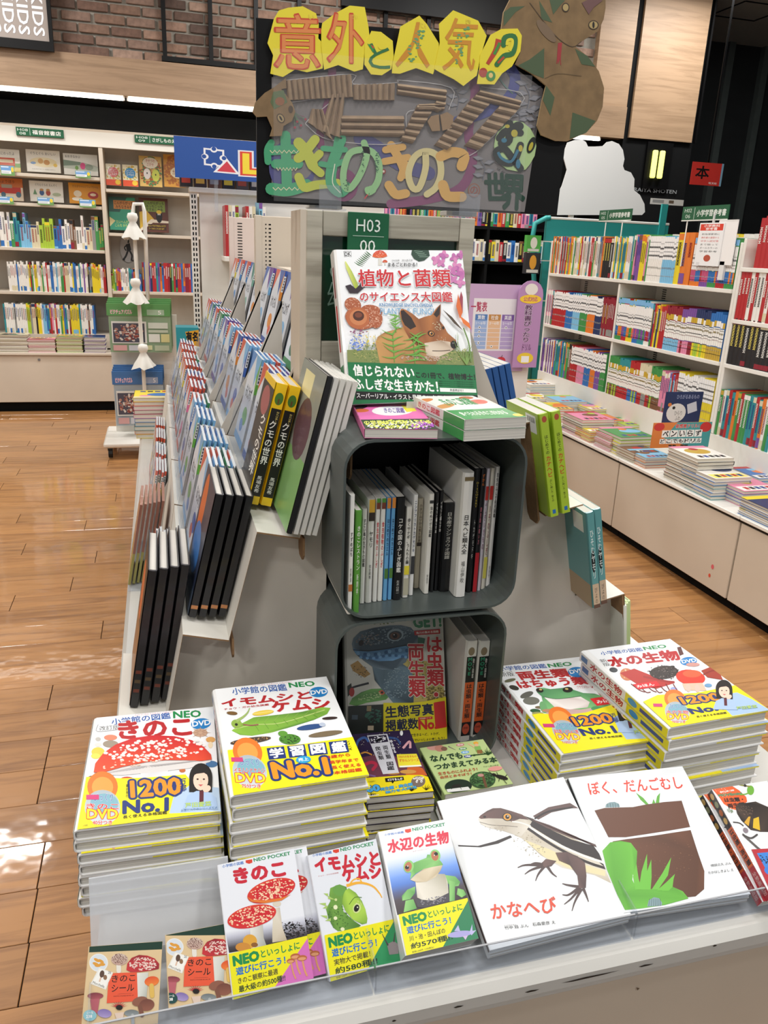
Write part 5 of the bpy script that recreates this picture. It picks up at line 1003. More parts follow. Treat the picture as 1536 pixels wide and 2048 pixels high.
# ------------------------------------------------ books in the upper crate (spine outlines in 3.339 page units)
def spine(tx, c='1c1c20', y0=.25, y1=.8, bg=None, sub=None, extra=None, x0=.2, x1=.8, b=.02):
    def f(A):
        if bg: A.rect(0, 0, 1, 1, bg)
        if extra:
            for e in extra: A.rect(0, e[0], 1, e[1], e[2])
        vt(A, tx, y0, y1, c, x0, x1, bold=b)
        if sub: vt(A, sub[0], sub[1], sub[2], sub[3] if len(sub) > 3 else '444444', .3, .7)
    return f
qc = lambda x, y: (640 + x / 3.339, 850 + y / 3.339)
CB = [  # bottom x0 x1 y, top y, colour, spine, label
 (180, 214, 1262, 468, 'eceae4', spine('すずめばち', y0=.3, y1=.5, sub=('信野鴻', .6, .72), extra=[(.74, .8, 'b5703a')]), 'white book with brushed lettering at the left wall'),
 (220, 262, 1275, 572, '5a9a3c', spine('きのこレストラン', 'f2f4ea', .14, .56, sub=('新開孝', .6, .8, 'f2f4ea')), 'green mushroom restaurant book, far left'),
 (263, 298, 1190, 560, 'eae8e2', spine('すごい毒の生きもの図鑑', '2a1c20', .1, .6), 'white poison creature guide right of the green book'),
 (300, 347, 1185, 495, 'e6e4de', spine('ヤモリ', '33322e', .3, .45, extra=[(0, .12, 'd9a83a'), (.12, .2, '3a2f28')], sub=('完全飼育', .62, .76)), 'white gecko care book with a yellow top'),
 (350, 381, 1178, 488, 'e9e7e1', spine('食虫植物のふしぎ', 'c8242e', .22, .66, extra=[(0, .1, '4f8f3a'), (.04, .1, '7a3f2c')]), 'white book with red insect plant lettering, left of a pair'),
 (383, 416, 1174, 487, 'e9e7e1', spine('食虫植物のふしぎ', 'c8242e', .22, .66, extra=[(0, .1, '4f8f3a'), (.04, .1, '7a3f2c')]), 'white book with red insect plant lettering, right of a pair'),
 (418, 448, 1170, 484, '6aa9d8', spine('はじめてのカエル', '1c2a4a', .2, .55, extra=[(0, .1, 'd98a3c'), (.68, .78, '4f7a3a')]), 'sky blue frog care book, left of a pair'),
 (450, 479, 1165, 482, '6aa9d8', spine('はじめてのカエル', '1c2a4a', .2, .55, extra=[(0, .1, 'd98a3c'), (.68, .78, '4f7a3a')]), 'sky blue frog care book, right of a pair'),
 (481, 541, 1165, 482, '151517', spine('コケの国のふしぎ図鑑', 'eceae4', .2, .72, sub=('左木山祝一', .8, .93, 'd8d6d0')), 'thick black moss guide'),
 (546, 588, 1150, 545, 'e6e3da', spine('歩くサナギ、うんちの繭', '22221f', .12, .62, extra=[(.64, .74, 'e0cf3a'), (.78, .97, 'b9b49c')]), 'short white cocoon book with a yellow badge'),
 (590, 622, 1135, 465, 'e9e8e4', spine('ニシアフリカトカゲモドキ', '2f3f6a', .06, .56, extra=[(.6, .78, '3a3a3c')]), 'white gecko book beside the cocoon book'),
 (624, 661, 1088, 490, 'cfc6b0', spine('カタツムリから見た世界', '5a4a3a', .06, .48, extra=[(.48, .52, '3a2f28')]), 'cream snail book'),
 (680, 726, 1125, 460, 'e6e3da', spine('虫のぬけがら図鑑', '2a2a2a', .12, .42, sub=('安田守', .8, .9), extra=[(.06, .09, '3a3a3a')]), 'white insect shell guide'),
 (735, 757, 1113, 450, '161618', spine('イモリと暮らす本', 'e2e0da', .1, .4), 'thin black newt book, left of a pair'),
 (760, 786, 1105, 440, '161618', spine('イモリと暮らす本', 'e2e0da', .1, .4), 'thin black newt book, right of a pair'),
 (792, 862, 1110, 520, '131315', spine('日本産サンショウウオ図譜', 'c9c7bf', .1, .62), 'thick black salamander book'),
 (897, 971, 1146, 318, 'e9e7e2', spine('日本ヘビ類大全', '2c2a28', .33, .64, extra=[(.03, .06, '7a6a4a')], sub=('福山伊吹', .7, .88)), 'tall thick white snake book'),
 (975, 1010, 1115, 293, '141416', spine('DISCOVERY', 'b9a23a', .1, .3, sub=('トカゲモドキ', .4, .72, 'd8d6d0')), 'black gecko book right of the white snake book'),
 (1012, 1045, 1112, 293, '18181a', spine('ずかん', 'e0762c', .04, .13, sub=('爬虫類の飼い方', .3, .6, 'd87a8a'), extra=[(.67, 1, 'b8242e')]), 'black book with a red foot'),
 (1047, 1071, 1105, 290, 'd6cfd8', spine('ふしぎいきもの', '7a3f5a', .25, .65, extra=[(.14, .25, 'c8342c')]), 'pinkish patterned book near the right'),
 (1073, 1101, 1100, 287, 'dcd6c8', spine('ハチのふしぎ', '8a3f4a', .3, .7, extra=[(.14, .25, 'c8342c'), (.72, .9, 'd9cf5a')]), 'cream patterned book near the right'),
 (1103, 1132, 1095, 278, 'e6e4e0', spine('昆虫のふしぎ発見図鑑', '2a2a2c', .05, .4, sub=('安田守', .8, .9)), 'white insect discovery guide at the right end')]
zf = .9575; lastx = -9
for x0, x1, yb, yt, c, sa_, lb_ in CB:
    p0 = onz(*qc(x0, yb), zf); p1 = onz(*qc(x1, yb), zf); y = max(CY + .012, p0.y); a0 = ony(*qc(x0, yb), y).x; a1 = ony(*qc(x1, yb), y).x
    a0 = max(a0, lastx + .0006); a1 = max(a1 - .0006, a0 + .004); ht = ony(*qc((x0 + x1) / 2 + (yb - yt) * .04, yt), y).z - zf; lastx = a1
    T = hardback('field_book', lb_ + ' in the upper crate', (a0, y, zf), a1 - a0, ht, .20 if ht > .19 else .15, c, sa_, group='books in the upper crate', soft=True)
# ------------------------------------------------ lower crate: iguana cover and two orange spines
qz = ZC(640, 1200, 3.339); KI = [(140, 118), (812, 92), (857, 965), (188, 1010)]
def a_get(A):
    A.rect(0, 0, 1000, 1100, 'c9c8c0'); A.ell(260, 130, 50, 12, '5a6a3a'); A.dots(380, 140, 120, 26, 0, 60, 9, '6f7a4a', 3)
    A.poly([(560, 400), (800, 420), (860, 700), (600, 700), (480, 560)], 'b5a45c'); A.dots(760, 640, 90, 60, 0, 120, 10, '6a5a2c', 8); A.dots(700, 480, 120, 100, 0, 60, 8, '4a6a42', 9)
    A.poly([(180, 440), (230, 410), (290, 470), (320, 500), (280, 524), (200, 480)], 'a8844a'); A.dots(250, 480, 60, 40, 20, 40, 6, '5a4428', 4); A.line([(170, 620), (200, 590), (310, 560)], 14, '22242a'); A.poly([(160, 580), (190, 560), (200, 620), (170, 650)], '1f2a20'); A.ell(196, 620, 18, 30, 'a8302c')
    cham = [(180, 700), (200, 660), (260, 620), (330, 598), (400, 596), (440, 620), (460, 640), (430, 670), (370, 680), (300, 690), (230, 712)]
    A.poly(cham, '5f8f4a', [mix('6fa858', '3f6a3c', (i % 3) / 2) for i in range(len(cham))]); A.ell(400, 622, 22, 16, 'b5553a'); A.ell(402, 622, 9, 8, '2a1a14'); A.dots(320, 650, 90, 26, -10, 60, 6, 'a8bf8a', 6)
    body = [(330, 440), (420, 430), (520, 420), (600, 470), (620, 540), (620, 700), (480, 690), (400, 600), (350, 540)]
    A.poly(body, '48606f', [mix('6a8494', '2a3a44', (i % 3) / 2) for i in range(len(body))])
    head = [(186, 300), (196, 260), (240, 215), (330, 190), (440, 172), (520, 170), (590, 185), (640, 240), (640, 300), (600, 340), (560, 420), (480, 470), (400, 470), (330, 450), (270, 410), (220, 372), (196, 340)]
    A.poly(head, '5f7686', [mix('8296a4', '3f5260', (i % 4) / 3) for i in range(len(head))])
    A.poly([(196, 330), (300, 350), (420, 330), (560, 310), (600, 340), (560, 380), (470, 410), (370, 414), (270, 390), (215, 366)], '4f84b8', [mix('6fa3d0', '3a6a98', (i % 3) / 2) for i in range(10)])
    for k in range(16): A.ell(230 + k * 24, 362 + 12 * math.sin(k * .4) - k * .9, 13, 13, mix('7fb0da', '33608f', (k % 3) / 2), n=8); A.ell(250 + k * 22, 388 + 8 * math.sin(k * .5) - k * .6, 11, 10, mix('6fa0cc', '33608f', (k % 2)), n=8)
    A.dots(420, 240, 200, 60, -8, 160, 8, '7f909c', 11); A.dots(300, 270, 90, 50, -8, 60, 7, '8a7f7a', 12); A.line([(196, 338), (300, 345), (420, 330), (560, 305)], 6, '1f2c34'); A.ell(248, 292, 16, 20, '2a2022', rot=20)
    A.ell(482, 236, 58, 42, '93a5b0', rot=-8); A.ell(482, 240, 46, 31, '3a444c', rot=-8); A.ell(480, 242, 33, 24, '6a4a3c'); A.ell(480, 242, 17, 17, '0c0c0e'); A.ell(474, 235, 4, 4, 'e8e8e8')
    A.dots(500, 560, 90, 110, 20, 160, 7, '8296a0', 15); A.poly([(640, 250), (690, 260), (680, 330), (640, 320)], '2f5f4a')
    A.text('GET!', (604, 112), (794, 100), (610, 186), '3f7f5a', bold=.08, out='e6e6dc', ow=.03); A.poly([(612, 208), (792, 194), (794, 226), (616, 238)], 'b5302f'); A.text('角川の集める図鑑', (626, 214), (782, 202), (628, 230), 'ece6dc', bold=.03)
    A.text('は\n虫\n類\n・', (692, 250), (806, 250), (718, 648), 'b5262c', bold=.05, out='ded8cc', ow=.06, ln=.95); A.text('両\n生\n類', (570, 300), (682, 300), (588, 650), 'b5262c', bold=.05, out='ded8cc', ow=.06, ln=.95)
    A.poly([(176, 712), (412, 700), (420, 1000), (186, 1010)], '1c2422'); A.dots(340, 770, 70, 50, 20, 60, 12, '2f5f50', 19); A.rect(200, 770, 240, 800, '4a5a68'); A.rect(300, 710, 330, 745, '8a7a5a'); A.rect(310, 840, 350, 870, 'c9b8a0')
    A.poly([(412, 690), (600, 690), (700, 680), (848, 650), (862, 980), (600, 990), (420, 1000)], 'd9cc14')
    A.text('生態写真', (424, 716), (750, 694), (432, 790), '101a3a', bold=.05); A.text('掲載数', (430, 806), (650, 790), (434, 876), '101a3a', bold=.05); A.text('No.', (656, 806), (776, 800), (660, 866), 'c8241f', bold=.08); A.text('1', (764, 690), (826, 680), (780, 860), 'c8241f', bold=.02)
    A.poly([(652, 786), (750, 780), (750, 798), (654, 804)], 'c8241f'); A.text('学習図鑑シリーズ', (662, 790), (740, 784), (662, 799), 'eee6c8', bold=.02); A.text('で生きるヘビ、トカゲ、', (604, 894), (800, 884), (604, 912), '1a1a16', bold=.03); A.text('きでいっしょに楽しもう！', (612, 930), (834, 914), (612, 946), '1a1a16', bold=.03)
P4 = qz(*KI); mw, w, h = pose(P4, (.446, 1.41, .735), 65.)
lying_book('reptile_encyclopedia', 'large reptile book with a blue iguana head, leaning in the lower crate', mw, w, h, .022, a_get, KI, 'c9c8c0')
def s_move(A): A.rect(0, 0, 1, 1, 'd9d6d0'); A.ell(.45, .1, .35, .04, '8a7a62'); A.rect(0, .15, 1, .4, '16181a'); vt(A, 'MOVE', .16, .33, '2f8f6a', .15, .6, bold=.06); vt(A, '動く図鑑', .17, .36, 'e8e6e0', .68, .88); A.rect(0, .4, 1, .8, 'd8602a'); vt(A, 'は虫類・両生類', .42, .76, '18181a', .2, .8, bold=.04); A.rect(0, .8, 1, .94, '1a1618'); A.ell(.5, .87, .4, .055, 'c8543a'); A.label('DVD', .25, .85, .5, .02, '1c1c1c', bold=.03)
for q, (xa, xb) in enumerate(((985, 1063), (1068, 1147))):
    y = 1.335; a0 = ony(640 + xa / 3.339, 1200 + 270 / 3.339, y).x; a1 = ony(640 + xb / 3.339, 1200 + 268 / 3.339, y).x; zt = ony(640 + xa / 3.339, 1200 + 270 / 3.339, y).z
    hardback('field_guide', ['left', 'right'][q] + ' of two orange and black reptile guides standing in the lower crate', (a0 - .002, y, .6115), a1 - a0 - .001, zt - .6115, .2, 'd9d6d0', s_move, group='orange and black reptile guides')

# ------------------------------------------------ middle small stacks
qm = ZC(690, 1440, 4.151)
KY = [(55, 118), (515, 85), (757, 588), (150, 655)]
def a_yuru(A):
    A.rect(-50, 0, 900, 700, '2c1f3f'); A.poly([(60, 300), (300, 260), (640, 330), (700, 440), (120, 500)], '6a3a4a'); A.poly([(520, 330), (640, 380), (690, 440), (500, 440)], 'c8602c')
    for p, c, w_ in (([(100, 200), (120, 160), (170, 140), (200, 170)], '3f5f9a', 18), ([(350, 140), (420, 150), (450, 190)], '2f4a7a', 14), ([(130, 260), (170, 250), (220, 270)], 'c88a3c', 12), ([(150, 350), (210, 330), (250, 350), (220, 390)], 'b5304a', 26), ([(470, 220), (520, 170), (530, 220)], 'd9a0a8', 18), ([(150, 470), (180, 440), (240, 450)], '7a5a8a', 14)): A.line(p, w_, c)
    A.ell(520, 410, 70, 18, 'c9924a'); A.ell(390, 420, 60, 16, 'b5803c'); A.dots(300, 200, 240, 100, 0, 50, 4, 'e6e0c8', 2); A.ell(456, 110, 12, 18, 'e6e6e6')
    A.poly([(188, 126), (346, 114), (442, 420), (305, 432)], 'cfcfd6'); A.poly([(198, 134), (338, 122), (354, 172), (214, 186)], '2c2438'); A.dots(276, 154, 60, 22, -5, 50, 8, 'd6d6dc', 5); A.ell(280, 158, 30, 10, '0c0a10', rot=-20)
    A.text('爬\n虫\n類', (244, 210), (286, 206), (276, 312), '16141c', bold=.03); A.text('両\n生\n類', (306, 204), (346, 200), (338, 306), '16141c', bold=.03); A.text('図\n鑑', (334, 330), (392, 326), (346, 398), '16141c', bold=.03); A.text('ゆ\nる\nゆ\nる', (362, 160), (384, 158), (398, 258), 'eceaf0', bold=.04, out='0c0a10')
    A.poly([(420, 268), (582, 264), (632, 364), (440, 374)], 'e6d83a'); A.text('100人の生きもの', (436, 280), (580, 276), (440, 296), 'c8302c', bold=.03); A.text('ずかんシリーズ', (440, 306), (600, 300), (446, 330), 'd8602c', bold=.04); A.poly([(444, 362), (626, 354), (632, 366), (450, 376)], 'f0f0e6')
    A.poly([(110, 470), (520, 440), (640, 440), (700, 455), (760, 590), (140, 662)], 'ead51a'); A.ell(612, 500, 62, 52, '7a6a60', n=24); A.dots(612, 470, 50, 18, 0, 60, 7, 'e6e0d8', 6); A.ell(600, 500, 10, 12, 'f0f0f0'); A.ell(602, 502, 4, 5, '111111'); A.ell(640, 498, 10, 12, 'f0f0f0'); A.ell(640, 500, 4, 5, '111111')
    A.poly([(320, 470), (480, 456), (488, 486), (400, 500), (388, 520), (376, 502), (326, 506)], '141210'); A.text('4コマまんが', (340, 474), (470, 464), (346, 496), 'f0f0ea', bold=.05)
    A.text('60', (150, 544), (262, 530), (160, 600), '4fa6dc', bold=.1, out='102040', ow=.08); A.text('両生類・爬虫類', (276, 560), (560, 510), (282, 590), '4fa6dc', bold=.05, out='102040', ow=.06); A.text('魅力を大発見', (320, 592), (600, 540), (326, 616), '4fa6dc', bold=.05, out='102040', ow=.06)
    fan(A, 200, 640, 9, 30, 50, '141210', 6); fan(A, 560, 590, 8, 30, 50, '141210', 6, seed=4); fan(A, 690, 580, 6, 30, 60, '141210', 6, seed=6); A.text('Gakken', (166, 634), (260, 622), (170, 648), 'f4f4ee', bold=.04); A.text('オールカラー', (166, 502), (236, 494), (168, 512), '1c1c1c', bold=.03)
P4 = qm(*KY); mw, w, h = pose(P4, (0, 0, .690))
solid('comic_guide', 'purple and yellow comic reptile guide, uppermost of the small middle stack', mw, w, h, .0125, a_yuru, KY, '2c1f3f', n=6, th=.0143, stacklab='the small middle stack under the purple comic guide', grp='comic reptile guides in the middle stack', soft=True, group='comic reptile guides in the middle stack')
KN = [(635, 235), (1155, 155), (1385, 535), (810, 618)]
def a_nan(A):
    A.rect(500, 100, 1500, 700, 'b5c888'); A.ell(740, 230, 54, 24, 'c9958a'); A.ell(790, 236, 40, 28, 'b9806f'); A.ell(826, 240, 26, 18, '7a5a4a'); A.line([(860, 220), (920, 250)], 9, '7a6a6a', taper=.6)
    for x, y, c, s_ in ((960, 206, 'c46a74', '田中'), (980, 238, '4f8f5a', '雑木林'), (996, 268, '5f9fd0', '水辺'), (1016, 302, '3a4490', '海')): A.ell(x, y, 34, 12, c, -6); A.text(s_, (x - 22, y - 6), (x + 22, y - 9), (x - 21, y + 8), 'eef0ea', bold=.03)
    A.ell(1092, 190, 22, 12, 'e0a43a'); A.ell(1096, 208, 16, 14, 'd9ae8a'); A.poly([(1074, 220), (1126, 214), (1140, 262), (1090, 268)], '7fae5a'); A.poly([(1092, 250), (1140, 246), (1144, 276), (1100, 280)], '8a6238'); A.line([(1076, 226), (1040, 204), (1024, 196)], 8, 'd9ae8a'); A.line([(1110, 276), (1120, 292)], 8, 'd9ae8a'); fan(A, 1190, 290, 9, 40, 70, '22421f', 9); fan(A, 1070, 300, 4, 16, 24, '22421f', 6); A.poly([(1040, 292), (1220, 272), (1222, 280), (1042, 300)], '22421f')
    A.text('なんでも', (704, 302), (962, 270), (716, 352), '14361f', bold=.07, out='c9d8a0', ow=.03); A.text('つかまえてみる本', (732, 372), (1252, 306), (744, 418), '14361f', bold=.07, out='c9d8a0', ow=.03)
    A.text('生きものにふれよう！', (760, 438), (1084, 398), (766, 462), 'b5452a', bold=.03); A.text('自然とあそぼう！', (778, 470), (1034, 438), (782, 492), 'b5452a', bold=.03); A.text('たのし秋山幸也', (1140, 388), (1270, 372), (1142, 398), '22301f')
    A.ell(920, 555, 112, 58, '1f2f22', rot=-4, n=28); A.poly([(820, 580), (1000, 560), (1020, 590), (830, 604)], 'dcdcd8'); A.ell(905, 552, 40, 13, '26221f', rot=-8); A.line([(880, 560), (860, 580)], 4, '26221f'); A.line([(930, 560), (945, 582)], 4, '26221f')
    A.ell(1126, 504, 110, 70, '33502f', rot=-4, n=28); A.dots(1126, 504, 100, 62, 0, 120, 12, '4f7a44', 5); A.dots(1126, 504, 100, 62, 0, 60, 10, '22381f', 6); A.line([(1128, 460), (1150, 560)], 22, '6a4a34'); A.ell(1112, 466, 26, 13, 'b98a80')
    A.ell(1240, 410, 62, 20, 'd9958a', rot=-6); A.ell(1290, 484, 56, 17, '1c1614', rot=16); A.ell(1226, 462, 20, 12, '1c1614', rot=16)
    for a_, b_ in (((1210, 456), (1184, 436)), ((1260, 470), (1250, 440)), ((1300, 500), (1330, 540)), ((1270, 490), (1262, 520)), ((1320, 480), (1340, 460))): A.line([a_, b_], 5, '1c1614')
P4 = qm(*KN); mw, w, h = pose(P4, (0, 0, .668))
solid('nature_book', 'light green catch-anything nature book, uppermost copy beside the iguana book', mw, w, h, .0195, a_nan, KN, 'b5c888', lambda A: (A.rect(0, 0, 1, 1, 'a3b878'), A.rect(.1, .2, .9, .8, '2a3a22')), n=3, th=.0205, stacklab='the light green nature books', grp='light green nature books', soft=True, group='light green nature books')

# ------------------------------------------------ slanted books in the clear trays at the front
qp = ZC(430, 1640, 4.267)
def band_neo(A, tl, tr, br, bl, l3, l4, tri, c3):
    tl, tr, br, bl = (np.array(p, float) for p in (tl, tr, br, bl))
    def U(x, y): return tuple((tl * (1 - x) + tr * x) * (1 - y) + (bl * (1 - x) + br * x) * y)
    A.poly([U(0, 0), U(1, 0), U(1, 1), U(0, 1)], 'e9e21c'); A.poly([U(1, .06), U(1, 1), U(.5, 1)], c3)
    def TT(s_, x, y, w_, h_, c, **k): A.text(s_, U(x, y), U(x + w_, y), U(x, y + h_), c, **k)
    TT('NEO', .05, .08, .32, .2, GN, bold=.1); TT('といっしょに', .4, .09, .49, .16, GN, bold=.04); TT('遊びに行こう！', .07, .33, .62, .17, '1f6fc0', bold=.05)
    TT(l3, .08, .56, .5, .13, '3a3a30', bold=.02); TT(l4, .08, .74, .58, .14, '1c3a2a', bold=.03); TT('定価1,045円（10%税込）', .08, .93, .3, .05, '5a5a40')
KPA = [(20, 385), (658, 246), (860, 1345), (145, 1535)]
def a_pk1(A):
    A.rect(-100, 0, 1200, 1800, 'e6e9f0'); A.text('小学館の図鑑', (52, 386), (232, 352), (56, 410), '2f6fc0', bold=.03); A.poly([(250, 346), (306, 336), (308, 364), (280, 374), (252, 366)], 'd8402c'); A.text('NEO POCKET', (316, 330), (622, 272), (322, 356), '2a8f5a', bold=.05)
    A.text('きのこ', (146, 420), (568, 348), (166, 536), 'c8283a', bold=.09)
    A.grad((80, 940), (770, 790), (800, 1000), (108, 1120), ['e6e9f0', 'c2c4d2', '8f909c', '4a464c', '2a2628'])
    A.dots(660, 930, 120, 80, 10, 140, 12, '151316', 3); A.dots(660, 900, 120, 60, 10, 40, 8, '6a5f60', 4)
    A.poly([(490, 740), (545, 730), (572, 900), (614, 1010), (486, 1030), (484, 930)], 'cfc6b6', [col('e2dccc'), col('c9bfae'), col('d6ccba'), col('b5a890'), col('cabfa8'), col('e0d8c6')]); A.ell(520, 700, 36, 26, 'd9cfbe')
    A.poly([(290, 900), (400, 870), (410, 990), (440, 1070), (300, 1090)], 'c9c6bc', [col('e6e6e0'), col('c2c0b8'), col('b9b6ac'), col('9aa09a'), col('cfcabc')]); A.ell(290, 1020, 62, 60, 'd9a23c'); A.ell(230, 1070, 66, 40, 'c98a3a'); A.ell(330, 1050, 30, 20, '8a5a2c')
    for cx, cy, rx, ry, r in ((470, 592, 212, 92, -17), (305, 808, 215, 92, -14)):
        A.ell(cx, cy, rx, ry, 'd8402f', rot=r, n=32, c2='cf2c34'); A.ell(cx + 10, cy - 8, rx * .82, ry * .72, 'cc2430', rot=r, n=28); A.dots(cx, cy, rx * .96, ry * .93, r, 170, 11, 'f4d2ae', cx, .65); 
    A.poly([(262, 640), (300, 684), (420, 696), (560, 672), (640, 620), (560, 650), (420, 672), (310, 668)], 'e07a34')
    band_neo(A, (104, 1128), (790, 970), (860, 1345), (145, 1535), 'きのこ観察に最適', '最大級の約500種!!', 0, 'd070b8')
    for x, y, s_ in ((690, 1150, 1), (750, 1165, 1), (650, 1190, .8)): A.line([(x, y), (x + 24, y + 100), (x + 50, y + 160)], 16 * s_, 'd99a6a'); A.ell(x, y, 44 * s_, 26 * s_, 'b5653c', -6); A.ell(x, y + 6, 36 * s_, 14 * s_, 'd99a70', -6)
TR_ = 46.
def trayplane(y0, z0): return (0, y0, z0)
P4 = qp(*KPA); mw, w, h = pose(P4, trayplane(.835, .635), TR_)
g = 'pocket field guides in the clear front tray'
PK1 = lying_book('pocket_guide', 'pocket mushroom guide with two red spotted caps, front copy in the clear tray', mw, w, h, .017, a_pk1, KPA, 'e6e9f0', soft=True, film=True, group=g)
r = PK1.copy(); C.objects.link(r); r.matrix_world = mw @ Matrix.Translation((.021, .0, -.019)); r['label'] = 'rear copy of the pocket mushroom guide, half hidden by the front copy'
for c_ in PK1.children: k = c_.copy(); C.objects.link(k); k.parent = r
PK1.matrix_basis = mw
KPB = [(796, 300), (1380, 160), (1585, 1200), (970, 1385)]
def a_pk2(A):
    A.rect(600, 0, 1900, 1800, 'e2e6ee'); A.text('小学館の図鑑', (828, 292), (996, 262), (832, 314), '2f6fc0', bold=.03); A.poly([(1008, 254), (1060, 246), (1062, 272), (1036, 282), (1010, 274)], 'd8402c'); A.text('NEO POCKET', (1070, 240), (1356, 186), (1076, 268), '2a8f5a', bold=.05)
    A.text('イモムシと', (842, 330), (1394, 268), (862, 440), 'c8283a', bold=.09); A.text('ケムシ', (1076, 412), (1404, 376), (1100, 524), 'c8283a', bold=.09); A.text('チョウ・ガの幼虫図鑑', (876, 474), (1052, 442), (878, 486), 'c87a7a')
    A.line([(1140, 560), (1180, 510), (1230, 500), (1252, 530)], 12, 'f0b43c'); A.line([(1120, 560), (1230, 534), (1340, 560), (1400, 620), (1424, 662)], 26, 'eeb03a', taper=.7)
    b_ = [(980, 580), (1060, 548), (1120, 570), (1130, 640), (1080, 700), (1090, 780), (1180, 860), (1240, 900), (1190, 940), (1040, 950), (1000, 920), (960, 840), (940, 760), (980, 690), (970, 640)]
    A.poly(b_, '5f8f3f', [mix('7aab4a', '47742f', (i % 4) / 3) for i in range(len(b_))]); A.ell(1060, 600, 60, 48, '6a9f4a', rot=10); A.dots(1060, 820, 110, 110, 20, 90, 8, '3f6a2c', 4)
    for x, y, dx, dy in ((960, 640, -40, -14), (960, 660, 60, 20), (940, 720, -62, -8), (950, 740, -40, 14), (950, 830, -60, -16), (980, 850, -50, 10)): A.poly([(x, y - 14), (x + dx, y + dy), (x, y + 14)], 'a9c86a')
    h_ = [(1110, 600), (1140, 580), (1200, 620), (1250, 690), (1280, 760), (1296, 840), (1290, 880), (1250, 890), (1170, 850), (1110, 780), (1080, 710), (1082, 650)]
    A.poly(h_, '7faa3c', [mix('a9cf50', '5f9234', (i % 4) / 3) for i in range(len(h_))]); A.ell(1206, 752, 34, 44, 'c9d890', rot=20); A.ell(1204, 752, 22, 32, '1c1a1c', rot=20); A.ell(1212, 744, 6, 6, 'dfe8d0'); A.line([(1140, 720), (1190, 660), (1250, 660)], 6, '4f7a2c'); A.dots(1230, 700, 40, 30, 0, 14, 6, 'd9e0a0', 7)
    A.ell(1022, 744, 18, 20, 'e6eac0'); A.ell(1020, 838, 16, 16, 'e6eac0'); A.ell(1080, 932, 18, 16, 'e6eac0'); A.ell(1026, 680, 12, 12, 'c9d890')
    band_neo(A, (922, 985), (1540, 838), (1600, 1210), (970, 1385), '実物大で掲載！', '約580種!!', 0, '2f8f5a')
    A.poly([(1460, 1060), (1520, 1030), (1560, 1060), (1560, 1140), (1480, 1150)], '8f8688'); A.line([(1470, 1070), (1420, 970)], 14, '4a4446', taper=.7); A.line([(1520, 1040), (1530, 960)], 14, '4a4446', taper=.7)
P4 = qp(*KPB); mw, w, h = pose(P4, trayplane(.84, .632), TR_)
lying_book('pocket_guide', 'pocket caterpillar guide with a green horned larva in the clear tray', mw, w, h, .02, a_pk2, KPB, 'e2e6ee', soft=True, film=True, group=g)
qq = ZC(740, 1620, 6.4); KPC = [(80, 296), (918, 120), (1440, 1640), (475, 1850)]
